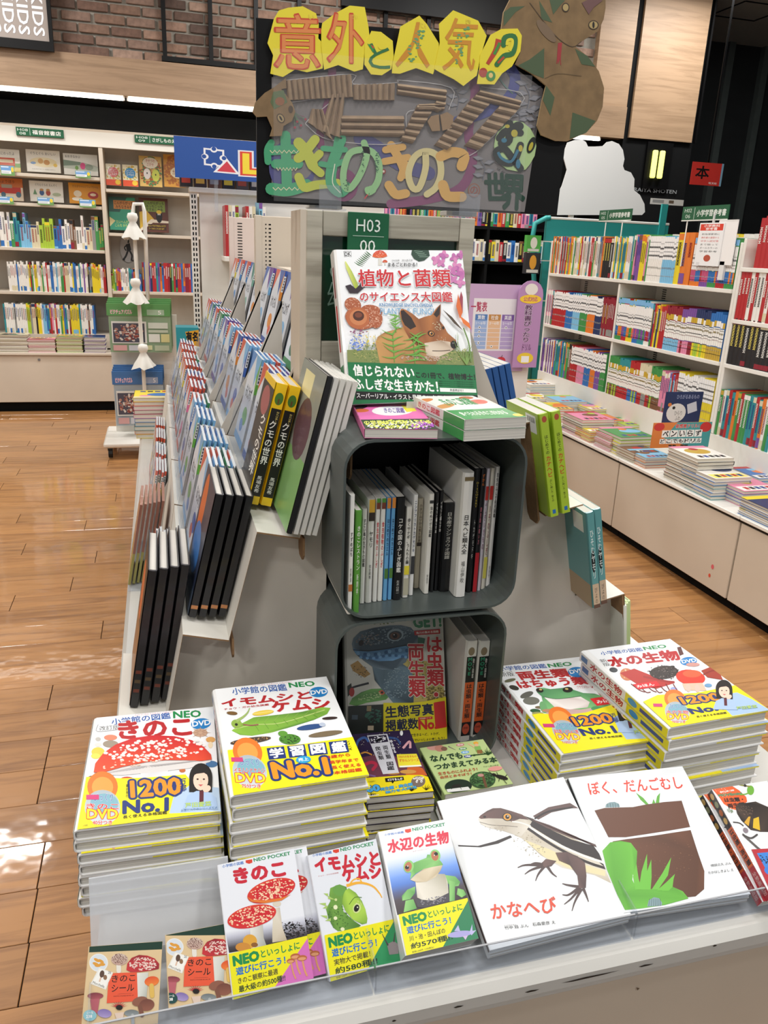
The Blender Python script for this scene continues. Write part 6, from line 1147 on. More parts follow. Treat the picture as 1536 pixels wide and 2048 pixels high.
def a_pk3(A):
    A.rect(-200, -100, 1700, 2100, 'e8ebf0'); A.grad((176, 600), (1040, 410), (1290, 1110), (330, 1325), ['e8ebf0', 'cfdcf4', '9dbcf0', '6f9ae6', '5580d0', '54608c', '4f4850', '463c40', '3c3638'])
    A.text('小学館の図鑑', (146, 320), (388, 278), (152, 344), '2f6fc0', bold=.03); A.poly([(404, 260), (480, 246), (484, 284), (444, 300), (410, 292)], 'd8402c'); A.text('NEO POCKET', (496, 240), (908, 164), (504, 276), '2a8f5a', bold=.05)
    A.text('水辺の生物', (184, 400), (950, 256), (212, 550), 'd8304a', bold=.07, out='f0f0f0', ow=.04); A.text('みずべのせいぶつ', (512, 520), (716, 480), (514, 530), 'c87a7a')
    for leg in ([(560, 960), (460, 1000), (390, 1080), (400, 1140), (500, 1120), (560, 1040)], [(930, 810), (1080, 830), (1150, 900), (1130, 950), (1040, 960), (960, 900)], [(1000, 880), (1080, 900), (1090, 1140), (1020, 1150)], [(440, 1140), (540, 1120), (590, 1240), (420, 1290)], [(1120, 980), (1200, 1000), (1250, 1060), (1180, 1100), (1110, 1060)]): A.poly(leg, '6fb060', [mix('8fca78', '5a9a50', (i % 3) / 2) for i in range(len(leg))])
    A.poly([(560, 900), (780, 800), (940, 800), (980, 900), (1000, 1040), (860, 1130), (700, 1150), (590, 1100)], 'cfcabc', [mix('e2ddd0', 'a8a48f', (i % 3) / 2) for i in range(8)]); A.poly([(560, 1120), (800, 1140), (1000, 1040), (1020, 1150), (700, 1230), (600, 1220)], '4a4850'); A.dots(800, 1140, 180, 50, -8, 60, 14, '8a8890', 4)
    hd = [(490, 870), (500, 800), (480, 740), (500, 680), (560, 650), (640, 620), (690, 600), (700, 560), (760, 560), (830, 600), (880, 640), (910, 680), (890, 700), (760, 720), (640, 750), (560, 800)]
    A.poly(hd, '7fbf6a', [mix('98d080', '66aa58', (i % 4) / 3) for i in range(len(hd))]); A.poly([(492, 876), (560, 810), (660, 740), (780, 712), (906, 690), (880, 760), (820, 840), (700, 900), (580, 910)], 'cfc0a0', [mix('dccfb4', 'b9a888', (i % 3) / 2) for i in range(9)])
    for cx, cy, r in ((460, 712, 10), (798, 572, -20)): A.ell(cx + 6, cy, 66, 78, '8aca74', rot=r); A.ell(cx, cy + 4, 46, 62, 'b5704f', rot=r); A.ell(cx - (14 if cx < 600 else -14), cy + (12 if cx < 600 else -22), 26, 22, '0f0e12'); A.ell(cx - 6, cy - 4, 6, 8, 'f0f0f0')
    band_neo(A, (355, 1318), (1262, 1104), (1440, 1640), (475, 1850), '川・池・田んぼの', '約570種!!', 0, '2f8058')
    A.ell(1180, 1580, 170, 42, 'a8a4d8', rot=-6); A.poly([(1310, 1560), (1340, 1450), (1350, 1540), (1400, 1530), (1340, 1600)], 'b9b6e0'); A.poly([(1100, 1540), (1150, 1460), (1180, 1540)], 'b9b6e0'); A.poly([(1220, 1610), (1260, 1660), (1290, 1600)], 'c9b6d8')
P4 = qq(*KPC); mw, w, h = pose(P4, (0, .84, .672), 32.)
lying_book('pocket_guide', 'pocket waterside guide with a pale green frog, right of the other pocket guides', mw, w, h, .042, a_pk3, KPC, 'e8ebf0', soft=True, film=True, group=g)
# sticker books
qs = ZC(150, 1820, 4.655)
def a_st(dx, dy, skew, lab=True):
    def f(A):
        X = lambda x, y: (x + dx, y + dy)
        A.rect(-200, 0, 1700, 1400, 'd9bf94'); A.poly([X(-40, 290), X(860, 240), X(860, 360), X(-40, 412)], '16382c')
        A.ell(*X(208, 494), 88, 84, 'e6e6e4', n=28); A.ell(*X(208, 494), 80, 76, 'd3dbe2', n=28)
        for x, y in ((190, 470), (230, 480), (200, 520), (240, 510), (180, 505)): A.ell(*X(x, y), 30, 14, 'd99a3c', rot=x % 40)
        A.poly([X(212, 540), X(344, 584), X(276, 744), X(134, 690)], 'e6e4dc'); A.poly([X(220, 552), X(330, 588), X(270, 728), X(150, 684)], 'efeee8'); A.ell(*X(240, 598), 22, 34, '5a4438', rot=10); A.ell(*X(270, 630), 18, 24, '8a6a50'); A.line([X(230, 630), X(216, 670)], 14, 'd9b8a0'); A.text('Morchella', X(160, 664), X(268, 706), X(152, 684), '4a4a44'); A.text('20', X(300, 570), X(326, 576), X(296, 594), '3a4a54')
        A.line([X(396, 500), X(398, 570)], 44, 'e2ddd2'); A.ell(*X(405, 462), 80, 56, 'd6c3b4', n=26, c2='b9978a'); A.dots(*X(405, 456), 74, 50, 0, 160, 6, '6a3f3c', 5)
        A.poly([X(566, 590), X(680, 580), X(660, 860), X(570, 870)], 'c9cbc2', [col('e0e0d8'), col('c9cbc2'), col('a8aca4'), col('d6d8d0')])
        cap = [X(470, 560), X(478, 500), X(520, 446), X(590, 418), X(670, 424), X(740, 450), X(784, 500), X(780, 548), X(700, 566), X(600, 578), X(510, 580)]
        A.poly(cap, 'b52c30', [mix('c8343a', '8a2430', (i % 4) / 3) for i in range(len(cap))]); A.dots(*X(626, 504), 140, 66, 0, 150, 11, 'e9cfc4', 6)
        A.ell(*X(712, 664), 70, 46, 'd8502c', rot=-10, c2='e8843a'); A.line([X(710, 706), X(716, 800)], 44, 'd9b45c')
        A.poly([X(346, 590), X(570, 580), X(580, 850), X(286, 868), X(300, 680)], 'e2583a'); A.text('きのこ', X(336, 612), X(556, 598), X(332, 676), '241a18', bold=.02); A.text('シール', X(334, 700), X(546, 690), X(330, 764), '241a18', bold=.02); A.line([X(390, 784), X(520, 776)], 2, '7a3428'); A.text('PHOTO STICKER BOOK OF', X(350, 800), X(540, 790), X(350, 810), '5a2a20')
        A.ell(*X(180, 800), 74, 30, '7a3440', c2='a8545c'); A.poly([X(130, 830), X(220, 826), X(200, 960), X(150, 960)], 'b5606a')
        A.ell(*X(600, 852), 76, 44, '8a5a48', rot=-14); A.ell(*X(664, 886), 74, 56, '6f4238', rot=-10, c2='8f5a48'); A.line([X(600, 900), X(620, 980)], 40, '7a4f40')
        for k in range(9): a = -2.9 + k * .33; A.poly([X(400 + 20 * math.cos(a - .3), 906 + 16 * math.sin(a - .3)), X(400 + 86 * math.cos(a), 906 + 60 * math.sin(a)), X(400 + 20 * math.cos(a + .3), 906 + 16 * math.sin(a + .3))], 'b8323a')
        A.ell(*X(404, 908), 32, 24, '1c1818'); A.poly([X(360, 960), X(450, 950), X(440, 1010), X(380, 1020)], 'd9c4b4'); A.ell(*X(266, 962), 66, 40, '7a6aa8', rot=8, c2='a898c8'); A.ell(*X(520, 960), 70, 32, '6a7274', c2='8f9698'); A.line([X(530, 980), X(534, 1060)], 30, 'a8acac')
        A.ell(*X(130, 980) if not lab else X(165, 978), 62, 52, '1f4a48' if lab else '8fc4cc'); A.text('シール', X(136 if lab else 100, 946), X(196 if lab else 160, 942), X(136 if lab else 100, 968), 'f0f0ea', bold=.04); A.text('238', X(128 if lab else 96, 978), X(180 if lab else 150, 974), X(128 if lab else 96, 1004), 'f4f4ee', bold=.06)
    return f
KSA = [(122, 345), (815, 288), (770, 1060), (55, 1120)]; KSB = [(845, 228), (1420, 130), (1450, 800), (862, 938)]
P4 = qs(*KSA); mw, w, h = pose(P4, (0, .825, .622), 46.)
SA = lying_book('sticker_book', 'mushroom sticker book in a plastic sleeve, at the left corner of the tray', mw, w, h, .006, a_st(0, 0, 0, False), KSA, 'd9bf94', soft=True, film=True, group='mushroom sticker books')
P4 = qs(*KSB); mw, w, h = pose(P4, (0, .835, .63), 46.)
lying_book('sticker_book', 'mushroom sticker book beside the two-cap pocket guide', mw, w, h, .008, a_st(716, -150, 0), KSB, 'd9bf94', soft=True, film=True, group='mushroom sticker books')

# ------------------------------------------------ two large white picture books
q6 = ZC(740, 1520, 1.9296)
KK = [(278, 148), (760, 72), (992, 590), (440, 752)]
def a_kana(A):
    A.rect(0, 0, 1200, 900, 'e4e7e9')
    dk, md, lt = '2c2425', '5f4846', 'c9bfb0'
    A.poly([(640, 212), (700, 180), (780, 166), (810, 186), (780, 186), (710, 200), (660, 226)], md); A.line([(646, 222), (700, 196), (790, 182)], 7, dk)
    A.poly([(340, 320), (420, 324), (490, 306), (550, 284), (556, 292), (500, 316), (430, 330), (342, 326)], dk)
    A.poly([(540, 270), (600, 300), (660, 360), (740, 410), (860, 438), (980, 470), (980, 400), (860, 330), (720, 270), (620, 225), (580, 240)], lt, [mix('d9d2c4', 'b5aa94', (i % 3) / 2) for i in range(11)])
    A.poly([(600, 300), (680, 372), (760, 410), (900, 442), (900, 420), (800, 390), (700, 340)], 'ddd3a8')
    A.poly([(590, 205), (640, 222), (700, 262), (780, 302), (860, 326), (980, 372), (980, 410), (860, 372), (780, 344), (700, 296), (630, 250), (596, 236)], dk); A.line([(612, 246), (690, 296), (760, 336), (860, 378), (980, 412)], 9, 'e9e7e0'); A.line([(618, 258), (690, 310), (760, 352), (860, 398), (980, 430)], 10, dk)
    A.poly([(620, 218), (700, 246), (800, 292), (900, 330), (880, 322), (780, 296), (690, 258)], md)
    A.poly([(430, 222), (438, 208), (466, 190), (490, 180), (520, 180), (560, 192), (600, 206), (636, 232), (620, 256), (590, 290), (560, 280), (520, 266), (470, 256), (438, 240)], 'cfc8ba', [mix('dcd6ca', 'b9b0a0', (i % 4) / 3) for i in range(14)])
    A.poly([(432, 214), (440, 206), (466, 190), (490, 180), (520, 180), (560, 192), (600, 206), (626, 226), (590, 222), (560, 232), (520, 220), (470, 218), (440, 220)], '5a403e', [mix('6a4c48', '4a3634', (i % 3) / 2) for i in range(13)])
    A.line([(560, 232), (590, 236), (630, 250)], 5, 'e9e7e0'); A.line([(434, 232), (480, 244), (540, 248), (580, 252)], 2, '6a6258'); A.ell(543, 214, 19, 16, '1c1614', n=24); A.ell(543, 214, 15, 13, 'd99a3c', n=24); A.ell(543, 214, 8, 8, '0c0a0a'); A.ell(545, 211, 2.5, 2.5, 'f4f4f0'); A.ell(455, 212, 6, 4, '221a18')
    A.dots(620, 320, 70, 40, 35, 60, 3.5, 'b0a690', 4); A.dots(500, 256, 50, 12, 4, 24, 3, 'aaa090', 5)
    for leg, toes in (([(680, 376), (720, 384), (700, 404), (668, 412), (650, 404)], [((668, 400), (600, 400), (570, 410)), ((664, 404), (620, 420), (596, 436)), ((672, 406), (648, 436), (636, 462)), ((684, 404), (700, 430), (718, 446)), ((668, 398), (640, 392), (622, 396))]),
                      ([(718, 352), (760, 350), (800, 366), (826, 392), (830, 440), (826, 488), (800, 490), (796, 440), (770, 400), (730, 382)], [((800, 484), (760, 478), (738, 472)), ((800, 488), (760, 516), (736, 516)), ((804, 490), (770, 530), (742, 554)), ((810, 492), (784, 540), (770, 580)), ((816, 490), (826, 516), (834, 542))])):
        A.poly(leg, '55403f', [mix('6a504c', '453334', (i % 3) / 2) for i in range(len(leg))])
        for p in toes: A.line(p, 11, '4a3837', taper=.75)
    A.text('かなへび', (448, 560), (706, 524), (456, 622), 'd8482c', bold=.03); A.text('竹中 践 ぶん', (500, 650), (596, 636), (503, 664), '2c2c2e'); A.text('石森愛彦 え', (612, 632), (702, 620), (615, 646), '2c2c2e'); A.text('たけなかせん', (500, 645), (550, 638), (500, 650), '444444')
PT = 21.
P4 = q6(*KK); mw, w, h = pose(P4, (0, .82, .640), PT)
lying_book('picture_book', 'white picture book with a large brown striped lizard, in the clear tray', mw, w, h, .0085, a_kana, KK, 'e4e7e9', lambda A: (A.rect(0, 0, 1, 1, '4a3230'), A.rect(.1, .3, .5, .7, 'b9a8a0')))
solidk = lambda *a: None
KD2 = [(768, 72), (1205, 22), (1470, 520), (972, 588)]
def a_dango(A):
    A.rect(600, -50, 1600, 800, 'e4e8eb'); A.text('ぼく、だんごむし', (834, 88), (1196, 60), (846, 136), 'd8402c', bold=.03)
    A.poly([(904, 184), (906, 172), (920, 164), (940, 162), (956, 170), (960, 182)], '7f9aa0'); 
    for k in range(5): A.line([(912 + k * 10, 168), (914 + k * 10, 184)], 1.5, '3f565c')
    for p in ([(1022, 126), (1050, 146), (1072, 172), (1060, 172), (1040, 154)], [(1098, 168), (1104, 140), (1116, 126), (1112, 166)], [(1084, 170), (1090, 150), (1098, 168)]): A.poly(p, '5fa83a')
    A.poly([(862, 196), (900, 186), (950, 184), (1010, 182), (1060, 172), (1130, 162), (1200, 156), (1232, 258), (1150, 272), (1060, 286), (980, 298), (914, 298), (890, 250)], '643c28')
    A.poly([(930, 314), (980, 306), (1090, 292), (1180, 278), (1234, 270), (1262, 360), (1286, 430), (1284, 500), (1250, 528), (1120, 540), (1010, 520), (960, 420)], '643c28', [mix('6a4029', '573421', (i % 3) / 2) for i in range(12)])
    A.dots(1120, 380, 140, 90, 0, 60, 3, '7a5238', 6)
    A.poly([(890, 350), (920, 318), (960, 312), (1000, 320), (1024, 352), (1020, 410), (1012, 480), (1060, 500), (1160, 490), (1200, 508), (1222, 536), (1130, 560), (1040, 572), (974, 578), (940, 520), (900, 420)], '5fae34', [mix('68b83a', '549e2e', (i % 3) / 2) for i in range(16)])
    A.poly([(1006, 440), (1014, 470), (1012, 480), (1004, 462)], 'e4e8eb')
    for x, y, tx, ty in ((1040, 500, 1062, 362), (1060, 500, 1078, 384), (1090, 500, 1156, 376), (1110, 504, 1170, 440), (1130, 506, 1164, 460), (1026, 500, 1020, 400)): A.poly([(x - 12, y), (tx - 16 + (x - tx) * .3, (y + ty) / 2), (tx, ty), (tx + 6 + (x - tx) * .3, (y + ty) / 2 + 8), (x + 14, y)], '6aba3c')
    A.poly([(1060, 566), (1066, 542), (1086, 530), (1106, 534), (1118, 552), (1116, 562)], '7f9aa0')
    for k in range(6): A.line([(1070 + k * 8, 536), (1066 + k * 9, 564)], 1.5, '3f565c')
    A.text('得田之久 ぶん', (1310, 404), (1392, 394), (1312, 414), '333336'); A.text('たかはしきよし え', (1300, 432), (1400, 420), (1302, 442), '333336')
P4 = q6(*KD2); mw, w, h = pose(P4, (0, .82, .641), PT)
lying_book('picture_book', 'white picture book with brown earth, green leaves and red title, in the clear tray', mw, w, h, .0085, a_dango, KD2, 'e4e8eb', lambda A: A.rect(0, 0, 1, 1, '2a2a2e'))
# copies below each of the two big picture books
for nm_, K_, q_ in (('lizard picture book', KK, 0), ('earth and leaves picture book', KD2, 0)):
    mw, w, h = pose(q6(*K_), (0, .82, .6405), PT)
    for i in (1, 2):
        T = thing('picture_book', ['', 'middle', 'lowest'][i] + ' copy under the white ' + nm_, 'picture book', mw=mw @ Matrix.Translation((.001 * i, -.0006 * i, -.0092 * i)), group='copies under the ' + nm_)
        obj('cover', M().bbox(-w / 2, w / 2, -h / 2, h / 2, -.0085, 0, .001, 'e4e7e9'), 'print', T); obj('pages', M().box(-w / 2 + .003, w / 2 + .0004, -h / 2 - .0004, h / 2 - .004, -.0068, -.0017), 'paper_pages', T)
qv = ZC(1380, 1540, 6.4); KM = [(250, 265), (1290, 130), (1620, 1460), (920, 1640)]
def a_mini(A):
    A.rect(0, 0, 2000, 2000, 'e6e8ea'); A.poly([(240, 250), (640, 195), (760, 300), (860, 420), (860, 500), (640, 640), (560, 620), (440, 540), (380, 440)], 'e2602c'); A.dots(420, 320, 150, 90, 20, 30, 9, 'f4f0ea', 4); A.text('講談社の動く図鑑', (386, 310), (660, 276), (392, 340), 'f0ece6', bold=.04); A.text('MOVEmini', (352, 368), (784, 330), (366, 412), '2f8f6a', bold=.08); A.text('mini', (600, 356), (784, 336), (606, 396), '4a58b0', bold=.06) if 0 else None
    A.text('は虫類・', (456, 436), (788, 424), (470, 510), '18181a', bold=.06); A.text('両生類', (500, 540), (800, 510), (516, 614), '18181a', bold=.06)
    A.poly([(640, 600), (700, 530), (860, 520), (1000, 500), (1200, 600), (1200, 940), (960, 950), (820, 930), (700, 800), (650, 700)], '3a2f2c', [mix('4a3c34', '1f1a1a', (i % 3) / 2) for i in range(10)]); A.poly([(860, 900), (900, 770), (990, 740), (960, 930)], 'e0b82c'); A.poly([(740, 830), (830, 740), (860, 740), (800, 880)], 'd9a83a'); A.dots(800, 640, 140, 90, 10, 60, 12, '6a564a', 6)
    A.ell(960, 300, 60, 90, '6fae3c', rot=20); A.line([(780, 190), (860, 210), (960, 230)], 26, '8a8a3a'); A.line([(760, 380), (860, 370), (930, 340)], 20, '6fae3c'); A.ell(880, 210, 26, 26, '2f2a20')
    A.line([(560, 830), (660, 840), (720, 880)], 16, '3a3432'); A.ell(740, 940, 40, 36, '8a7f88'); A.line([(690, 1000), (780, 1080), (900, 1180), (960, 1190)], 30, '5f5a58'); A.line([(700, 1010), (800, 1040), (900, 990)], 22, '4a4644'); A.dots(540, 650, 60, 40, 0, 50, 9, '6a8a5a', 8)
    A.poly([(770, 1180), (1700, 1060), (1800, 1800), (900, 1800)], 'b8303c'); A.poly([(838, 1220), (1300, 1150), (1340, 1400), (940, 1450)], '3f86d8'); A.ell(950, 1400, 62, 40, '3a7fd8'); A.dots(920, 1270, 60, 60, 0, 30, 14, '1f2f4a', 9)
def s_mini(A): A.rect(0, 0, 1, 1, 'b8303c'); A.rect(0, 0, .36, 1, '26221f'); [A.ell(.05 + k * .08, .5, .03, .3, ['c9a45a', '8a8f6a', 'b5602c'][k % 3]) for k in range(4)]; A.rect(.36, 0, .72, 1, 'd8602a'); A.text('は虫類・両生類', (.38, .15), (.7, .15), (.38, .85), '18181a', bold=.05); A.text('全動画追加', (.76, .2), (.96, .2), (.76, .8), 'e6c8c8')
P4 = qv(*KM); mw, w, h = pose(P4, (0, .83, .665), 24.)
solid('mini_guide', 'orange topped mini reptile guide, upper copy at the right edge of the tray', mw, .115, h, .018, lambda A: a_mini(A), [(250, 265), (1290, 130), (1620, 1460), (920, 1640)], 'e6e8ea', s_mini, n=2, th=.0185, stacklab='the two orange topped mini guides', grp='orange topped mini reptile guides', soft=True, film=True, group='orange topped mini reptile guides', jit=.002, shift=(-.006, .002))

# ------------------------------------------------ clear acrylic trays
def tray(x0, x1, label, back=True, slope=PT, bz=.05):
    t = thing('acrylic_tray', label, 'tray', (0, 0, 0)); y0 = .803
    obj('lip', M().box(x0, x1, y0, y0 + .0025, TZ + .0005, .650), 'acrylic', t); obj('lip_edge', M().box(x0, x1, y0, y0 + .0025, .650, .6512), 'acrylic_edge', t)
    obj('end_wall', M().prism([(y0 + .0025, .604), (y0 + .0025, .650), (y0 + .06, .66), (y0 + .09, .604)], 'x', x0, x0 + .0025), 'acrylic', t)
    obj('floor_plate', M().box(x0, x1, y0 + .0025, y0 + .15, TZ + .0005, .603), 'acrylic', t); return t
t = tray(-.133, .243, 'clear acrylic tray holding sticker books and pocket guides')
obj('back_plate', M().prism([(.918, .640), (.921, .640), (.968, .735), (.965, .735)], 'x', -.136, .058), 'acrylic_frost', t)
tray(.246, .655, 'clear acrylic tray in front of the lizard picture book'); tray(.66, 1.1, 'clear acrylic tray in front of the earth and leaves picture book')

# ------------------------------------------------ hand made board on top of the frame
YBD = 1.66
qb = ZC(500, 0, 2.1333)
def bxz(x, y, Y=YBD): p = ony(500 + x / 2.1333, y / 2.1333, Y); return (p.x, p.z)
t = thing('hand_made_board', 'hand made board with yellow title pieces, cardboard letters and a cardboard snake', 'sign board', (0, 0, 0))
c4 = [bxz(25, 76), bxz(1372, 400), bxz(1310, 912), bxz(30, 836)]
zb0 = 1.672
obj('backing', M().prism([bxz(25, 76), bxz(1140, 160), (bxz(1372, 400)[0], bxz(1372, 260)[1]), (bxz(1310, 912)[0], zb0 + .008), (bxz(30, 836)[0], zb0)], 'y', YBD, YBD + .008), 'black', t)
def flat(name, pts, c, depth=.0008, off=.001, side=None, mt='print_matte', Y=YBD, hole=None, bev=0):
    m = M(); P = [bxz(x, y) for x, y in pts]; m.prism(P, 'y', Y - off - depth, Y - off, c, side=side); return obj(name, m, mt, t)
# poster sheet with painted ribbons and leaf drawings
sh = [(92, 330), (150, 318), (1100, 270), (1250, 380), (1170, 905), (92, 838)]
flat('poster_sheet', sh, '7a7575', .0008, .0005)
QB = [(0, 0), (1536, 0), (1536, 1000), (0, 1000)]
def board_art(fn, name, off):
    pa, pb, pc = bxz(0, 0), bxz(1536, 0), bxz(0, 1000); px = bxz(1536, 1000)
    # artwork laid on the board's own plane: page corner points found on that plane
    A = Art(1, 1, QB, dz=3e-5); A.clip = 0; A.H = homography(QB, [pa, pb, px, pc]); fn(A)
    o = link(name, A.m.mesh(name, 'print_matte'), t, loc=(0, YBD - off, 0), rot=(math.pi / 2, 0, 0)); return o
def ribbons(A):
    A.line([(350, 300), (340, 400), (300, 560), (300, 620)], 34, '7a3f62'); A.line([(940, 330), (960, 400), (930, 560), (950, 680), (900, 800), (760, 850), (600, 870)], 40, '7d4468'); A.line([(1110, 290), (1130, 340), (1100, 420), (1000, 480), (880, 520)], 46, '4b4f86'); A.ell(180, 710, 100, 118, '4e4f82', n=28); A.ell(210, 700, 60, 70, '7a7575'); A.line([(470, 590), (540, 630), (640, 700), (760, 740)], 60, '50507f'); A.ell(400, 790, 60, 70, '7d4468'); A.line([(1040, 300), (1080, 360), (1120, 400)], 6, '5f7a74')
    for x, y, n_, s_ in ((870, 380, 5, 1), (1170, 360, 7, 1.2), (1130, 460, 6, 1), (980, 680, 5, 1), (1200, 480, 5, .9)):
        A.line([(x, y), (x + 20, y + 40 * s_), (x + 10, y + 90 * s_)], 3, '5f6470')
        for k in range(n_): yy = y + k * 18 * s_; sgn = 1 if k % 2 else -1; A.poly([(x + 14, yy), (x + 14 + sgn * 20 * s_, yy - 16 * s_), (x + 14 + sgn * 48 * s_, yy - 10 * s_), (x + 14 + sgn * 26 * s_, yy + 6 * s_)], '6d7078'); A.poly([(x + 16, yy - 1), (x + 14 + sgn * 20 * s_, yy - 13 * s_), (x + 14 + sgn * 42 * s_, yy - 9 * s_), (x + 14 + sgn * 26 * s_, yy + 3 * s_)], '85848a')
    A.line([(145, 345), (434, 318), (440, 360), (620, 354), (640, 344), (856, 376), (846, 470)], 3, 'b9b6b6'); A.line([(160, 440), (350, 420), (250, 510), (246, 540), (350, 600), (640, 610), (664, 490), (700, 470)], 3, 'b5b2b2'); A.line([(984, 372), (1168, 420), (960, 650), (900, 640)], 3, 'b5b2b2'); A.line([(200, 490), (230, 500)], 3, '7d4468')
    for x, y in ((190, 545), (216, 536), (235, 510), (200, 520)): A.line([(185, 480), (x, y)], 3, '5f8060'); A.ell(x, y, 5, 5, 'a03c4c')
board_art(ribbons, 'painted_ribbons', .0016)
# yellow cut-out title pieces, each a sheet with its own lettering
YL = [([(72, 188), (100, 84), (120, 50), (160, 38), (222, 32), (278, 62), (290, 110), (288, 168), (316, 200), (306, 296), (240, 312), (190, 300), (138, 332), (84, 318), (96, 240)], '意', (100, 62, 296, 300), 'c4452a'),
      ([(300, 130), (304, 104), (360, 62), (420, 30), (484, 36), (500, 120), (506, 180), (484, 220), (476, 300), (440, 310), (372, 282), (312, 302), (300, 200)], '外', (324, 60, 480, 276), 'c4452a'),
      ([(484, 196), (512, 138), (552, 142), (602, 180), (606, 246), (596, 300), (556, 326), (510, 322), (482, 280)], 'と', (500, 190, 590, 300), '2f6f3f'),
      ([(600, 280), (634, 120), (714, 74), (746, 110), (796, 190), (798, 240), (772, 322), (700, 296), (632, 320), (598, 318)], '人', (612, 100, 770, 296), 'c98a2a'),
      ([(796, 110), (856, 52), (962, 96), (998, 160), (974, 240), (956, 328), (900, 372), (860, 344), (796, 312), (776, 300), (800, 190)], '気', (806, 84, 958, 310), 'c98a2a'),
      ([(970, 240), (1014, 156), (1058, 132), (1128, 130), (1146, 160), (1140, 226), (1104, 290), (1062, 320), (1030, 366), (956, 364), (966, 300)], '!?', (966, 160, 1116, 350), '9a3a2a')]
for i, (P, ch, bx, c) in enumerate(YL):
    flat('yellow_cutout', P, 'e2d233', .0012, .0075 + i * .0014)
    def f(A, ch=ch, bx=bx, c=c, i=i):
        sh_ = 26 if i > 2 else 0
        if ch == '!?':
            A.line([(1050, 176), (1036, 220), (1000, 280)], 30, 'b5402a', taper=.5); A.line([(1052, 190), (1028, 240)], 12, '3f8a3c'); A.ell(982, 316, 18, 20, 'a8402f'); A.line([(1068, 200), (1074, 168), (1112, 164), (1116, 200), (1104, 236), (1070, 246), (1040, 282)], 22, '2f6f3a'); A.line([(1082, 200), (1086, 180), (1104, 178), (1104, 200), (1094, 224)], 12, 'e2d233'); A.line([(1070, 250), (1044, 276)], 9, 'b5402a'); A.ell(1014, 330, 20, 22, '3f8a3c'); A.ell(1014, 328, 9, 11, 'e0c070')
            return
        A.text(ch, (bx[0] + sh_, bx[1]), (bx[2] + sh_ * .4, bx[1] + 6), (bx[0], bx[3] - 6), c, bold=.03 if i < 2 else .012); 
        if i < 2: A.text(ch, (bx[0] + 6, bx[1] + 4), (bx[2] - 4, bx[1] + 10), (bx[0] + 6, bx[3] - 8), 'd9854a', bold=.004)
        if i in (3, 4): A.dots((bx[0] + bx[2]) / 2 + 6, (bx[1] + bx[3]) / 2, 24, 90, 18, 26, 9, '5f9a6a', i)
        if i == 2: A.poly([(494, 192), (524, 206), (518, 230)], '2f8f4a'); A.poly([(508, 196), (524, 206), (518, 214)], 'c4452a')
        A.text(['い', 'がい', '', 'にん', 'き'][i] or '・', (bx[2] - 50, bx[1] + 4), (bx[2] - 26, bx[1] + 8), (bx[2] - 50, bx[1] + 26), 'd9c04a' if i != 2 else 'e2d233')
    board_art(f, 'title_lettering', .0092 + i * .0014)
# corrugated cardboard strokes: real ribs
mat('corrugated', vcol=True, rough=.85, noise=(40, .15))
def corr(name, quad, n, mid='86705a'):
    """quad tl tr br bl in page coordinates; n ribs crossing from tl-bl to tr-br"""
    n = max(2, round(n * .62)); (a, b, c_, d) = [np.array(bxz(*p)) for p in quad]; m = M(); R_ = random.Random(n)
    for i in range(n):
        u0, u1 = i / n, (i + 1) / n; K = 4
        for k in range(K):
            v0, v1 = u0 + (u1 - u0) * k / K, u0 + (u1 - u0) * (k + 1) / K; h0, h1 = .0062 * math.sin(math.pi * k / K), .0062 * math.sin(math.pi * (k + 1) / K)
            p = [a + (b - a) * v0, a + (b - a) * v1, d + (c_ - d) * v1, d + (c_ - d) * v0]; hh = [h0, h1, h1, h0]
            m.add([(q_[0], YBD - .004 - h_, q_[1]) for q_, h_ in zip(p, hh)], [(0, 3, 2, 1)], mix(mid, 'b59c7a', R_.random() * .35))
    m.prism([tuple(a), tuple(b), tuple(c_), tuple(d)], 'y', YBD - .0039, YBD - .001, mid); return obj(name, m, 'corrugated', t)
corr('cardboard_stroke', [(150, 346), (430, 320), (438, 416), (160, 430)], 20); corr('cardboard_stroke', [(344, 406), (404, 400), (384, 590), (300, 560)], 5); corr('cardboard_stroke', [(262, 466), (300, 500), (384, 520), (346, 598)][0:1] + [(310, 470), (352, 600), (246, 524)], 5)
corr('cardboard_stroke', [(438, 364), (616, 358), (614, 430), (440, 428)], 12)
def corv(quad, n): a, b, c_, d = quad; corr('cardboard_stroke', [a, d, c_, b], n)
corv([(386, 494), (652, 496), (654, 586), (384, 580)], 5); corv([(626, 358), (834, 384), (830, 434), (624, 404)], 3); corv([(792, 430), (834, 438), (800, 482), (770, 470)], 3); corv([(712, 448), (790, 446), (690, 614), (636, 600)], 9); corv([(716, 446), (830, 440), (822, 474), (712, 474)], 2)
corv([(980, 384), (1152, 430), (1140, 470), (944, 424)], 3); corv([(1062, 452), (1138, 470), (970, 642), (912, 622)], 9); corv([(944, 420), (1020, 442), (836, 642), (784, 620)], 13)
for q_ in ([(752, 520), (768, 498), (800, 490), (806, 560), (772, 562)], [(806, 492), (836, 480), (864, 500), (856, 548), (816, 560)]): flat('cardboard_disc', q_, '8f7353', .004, .004)
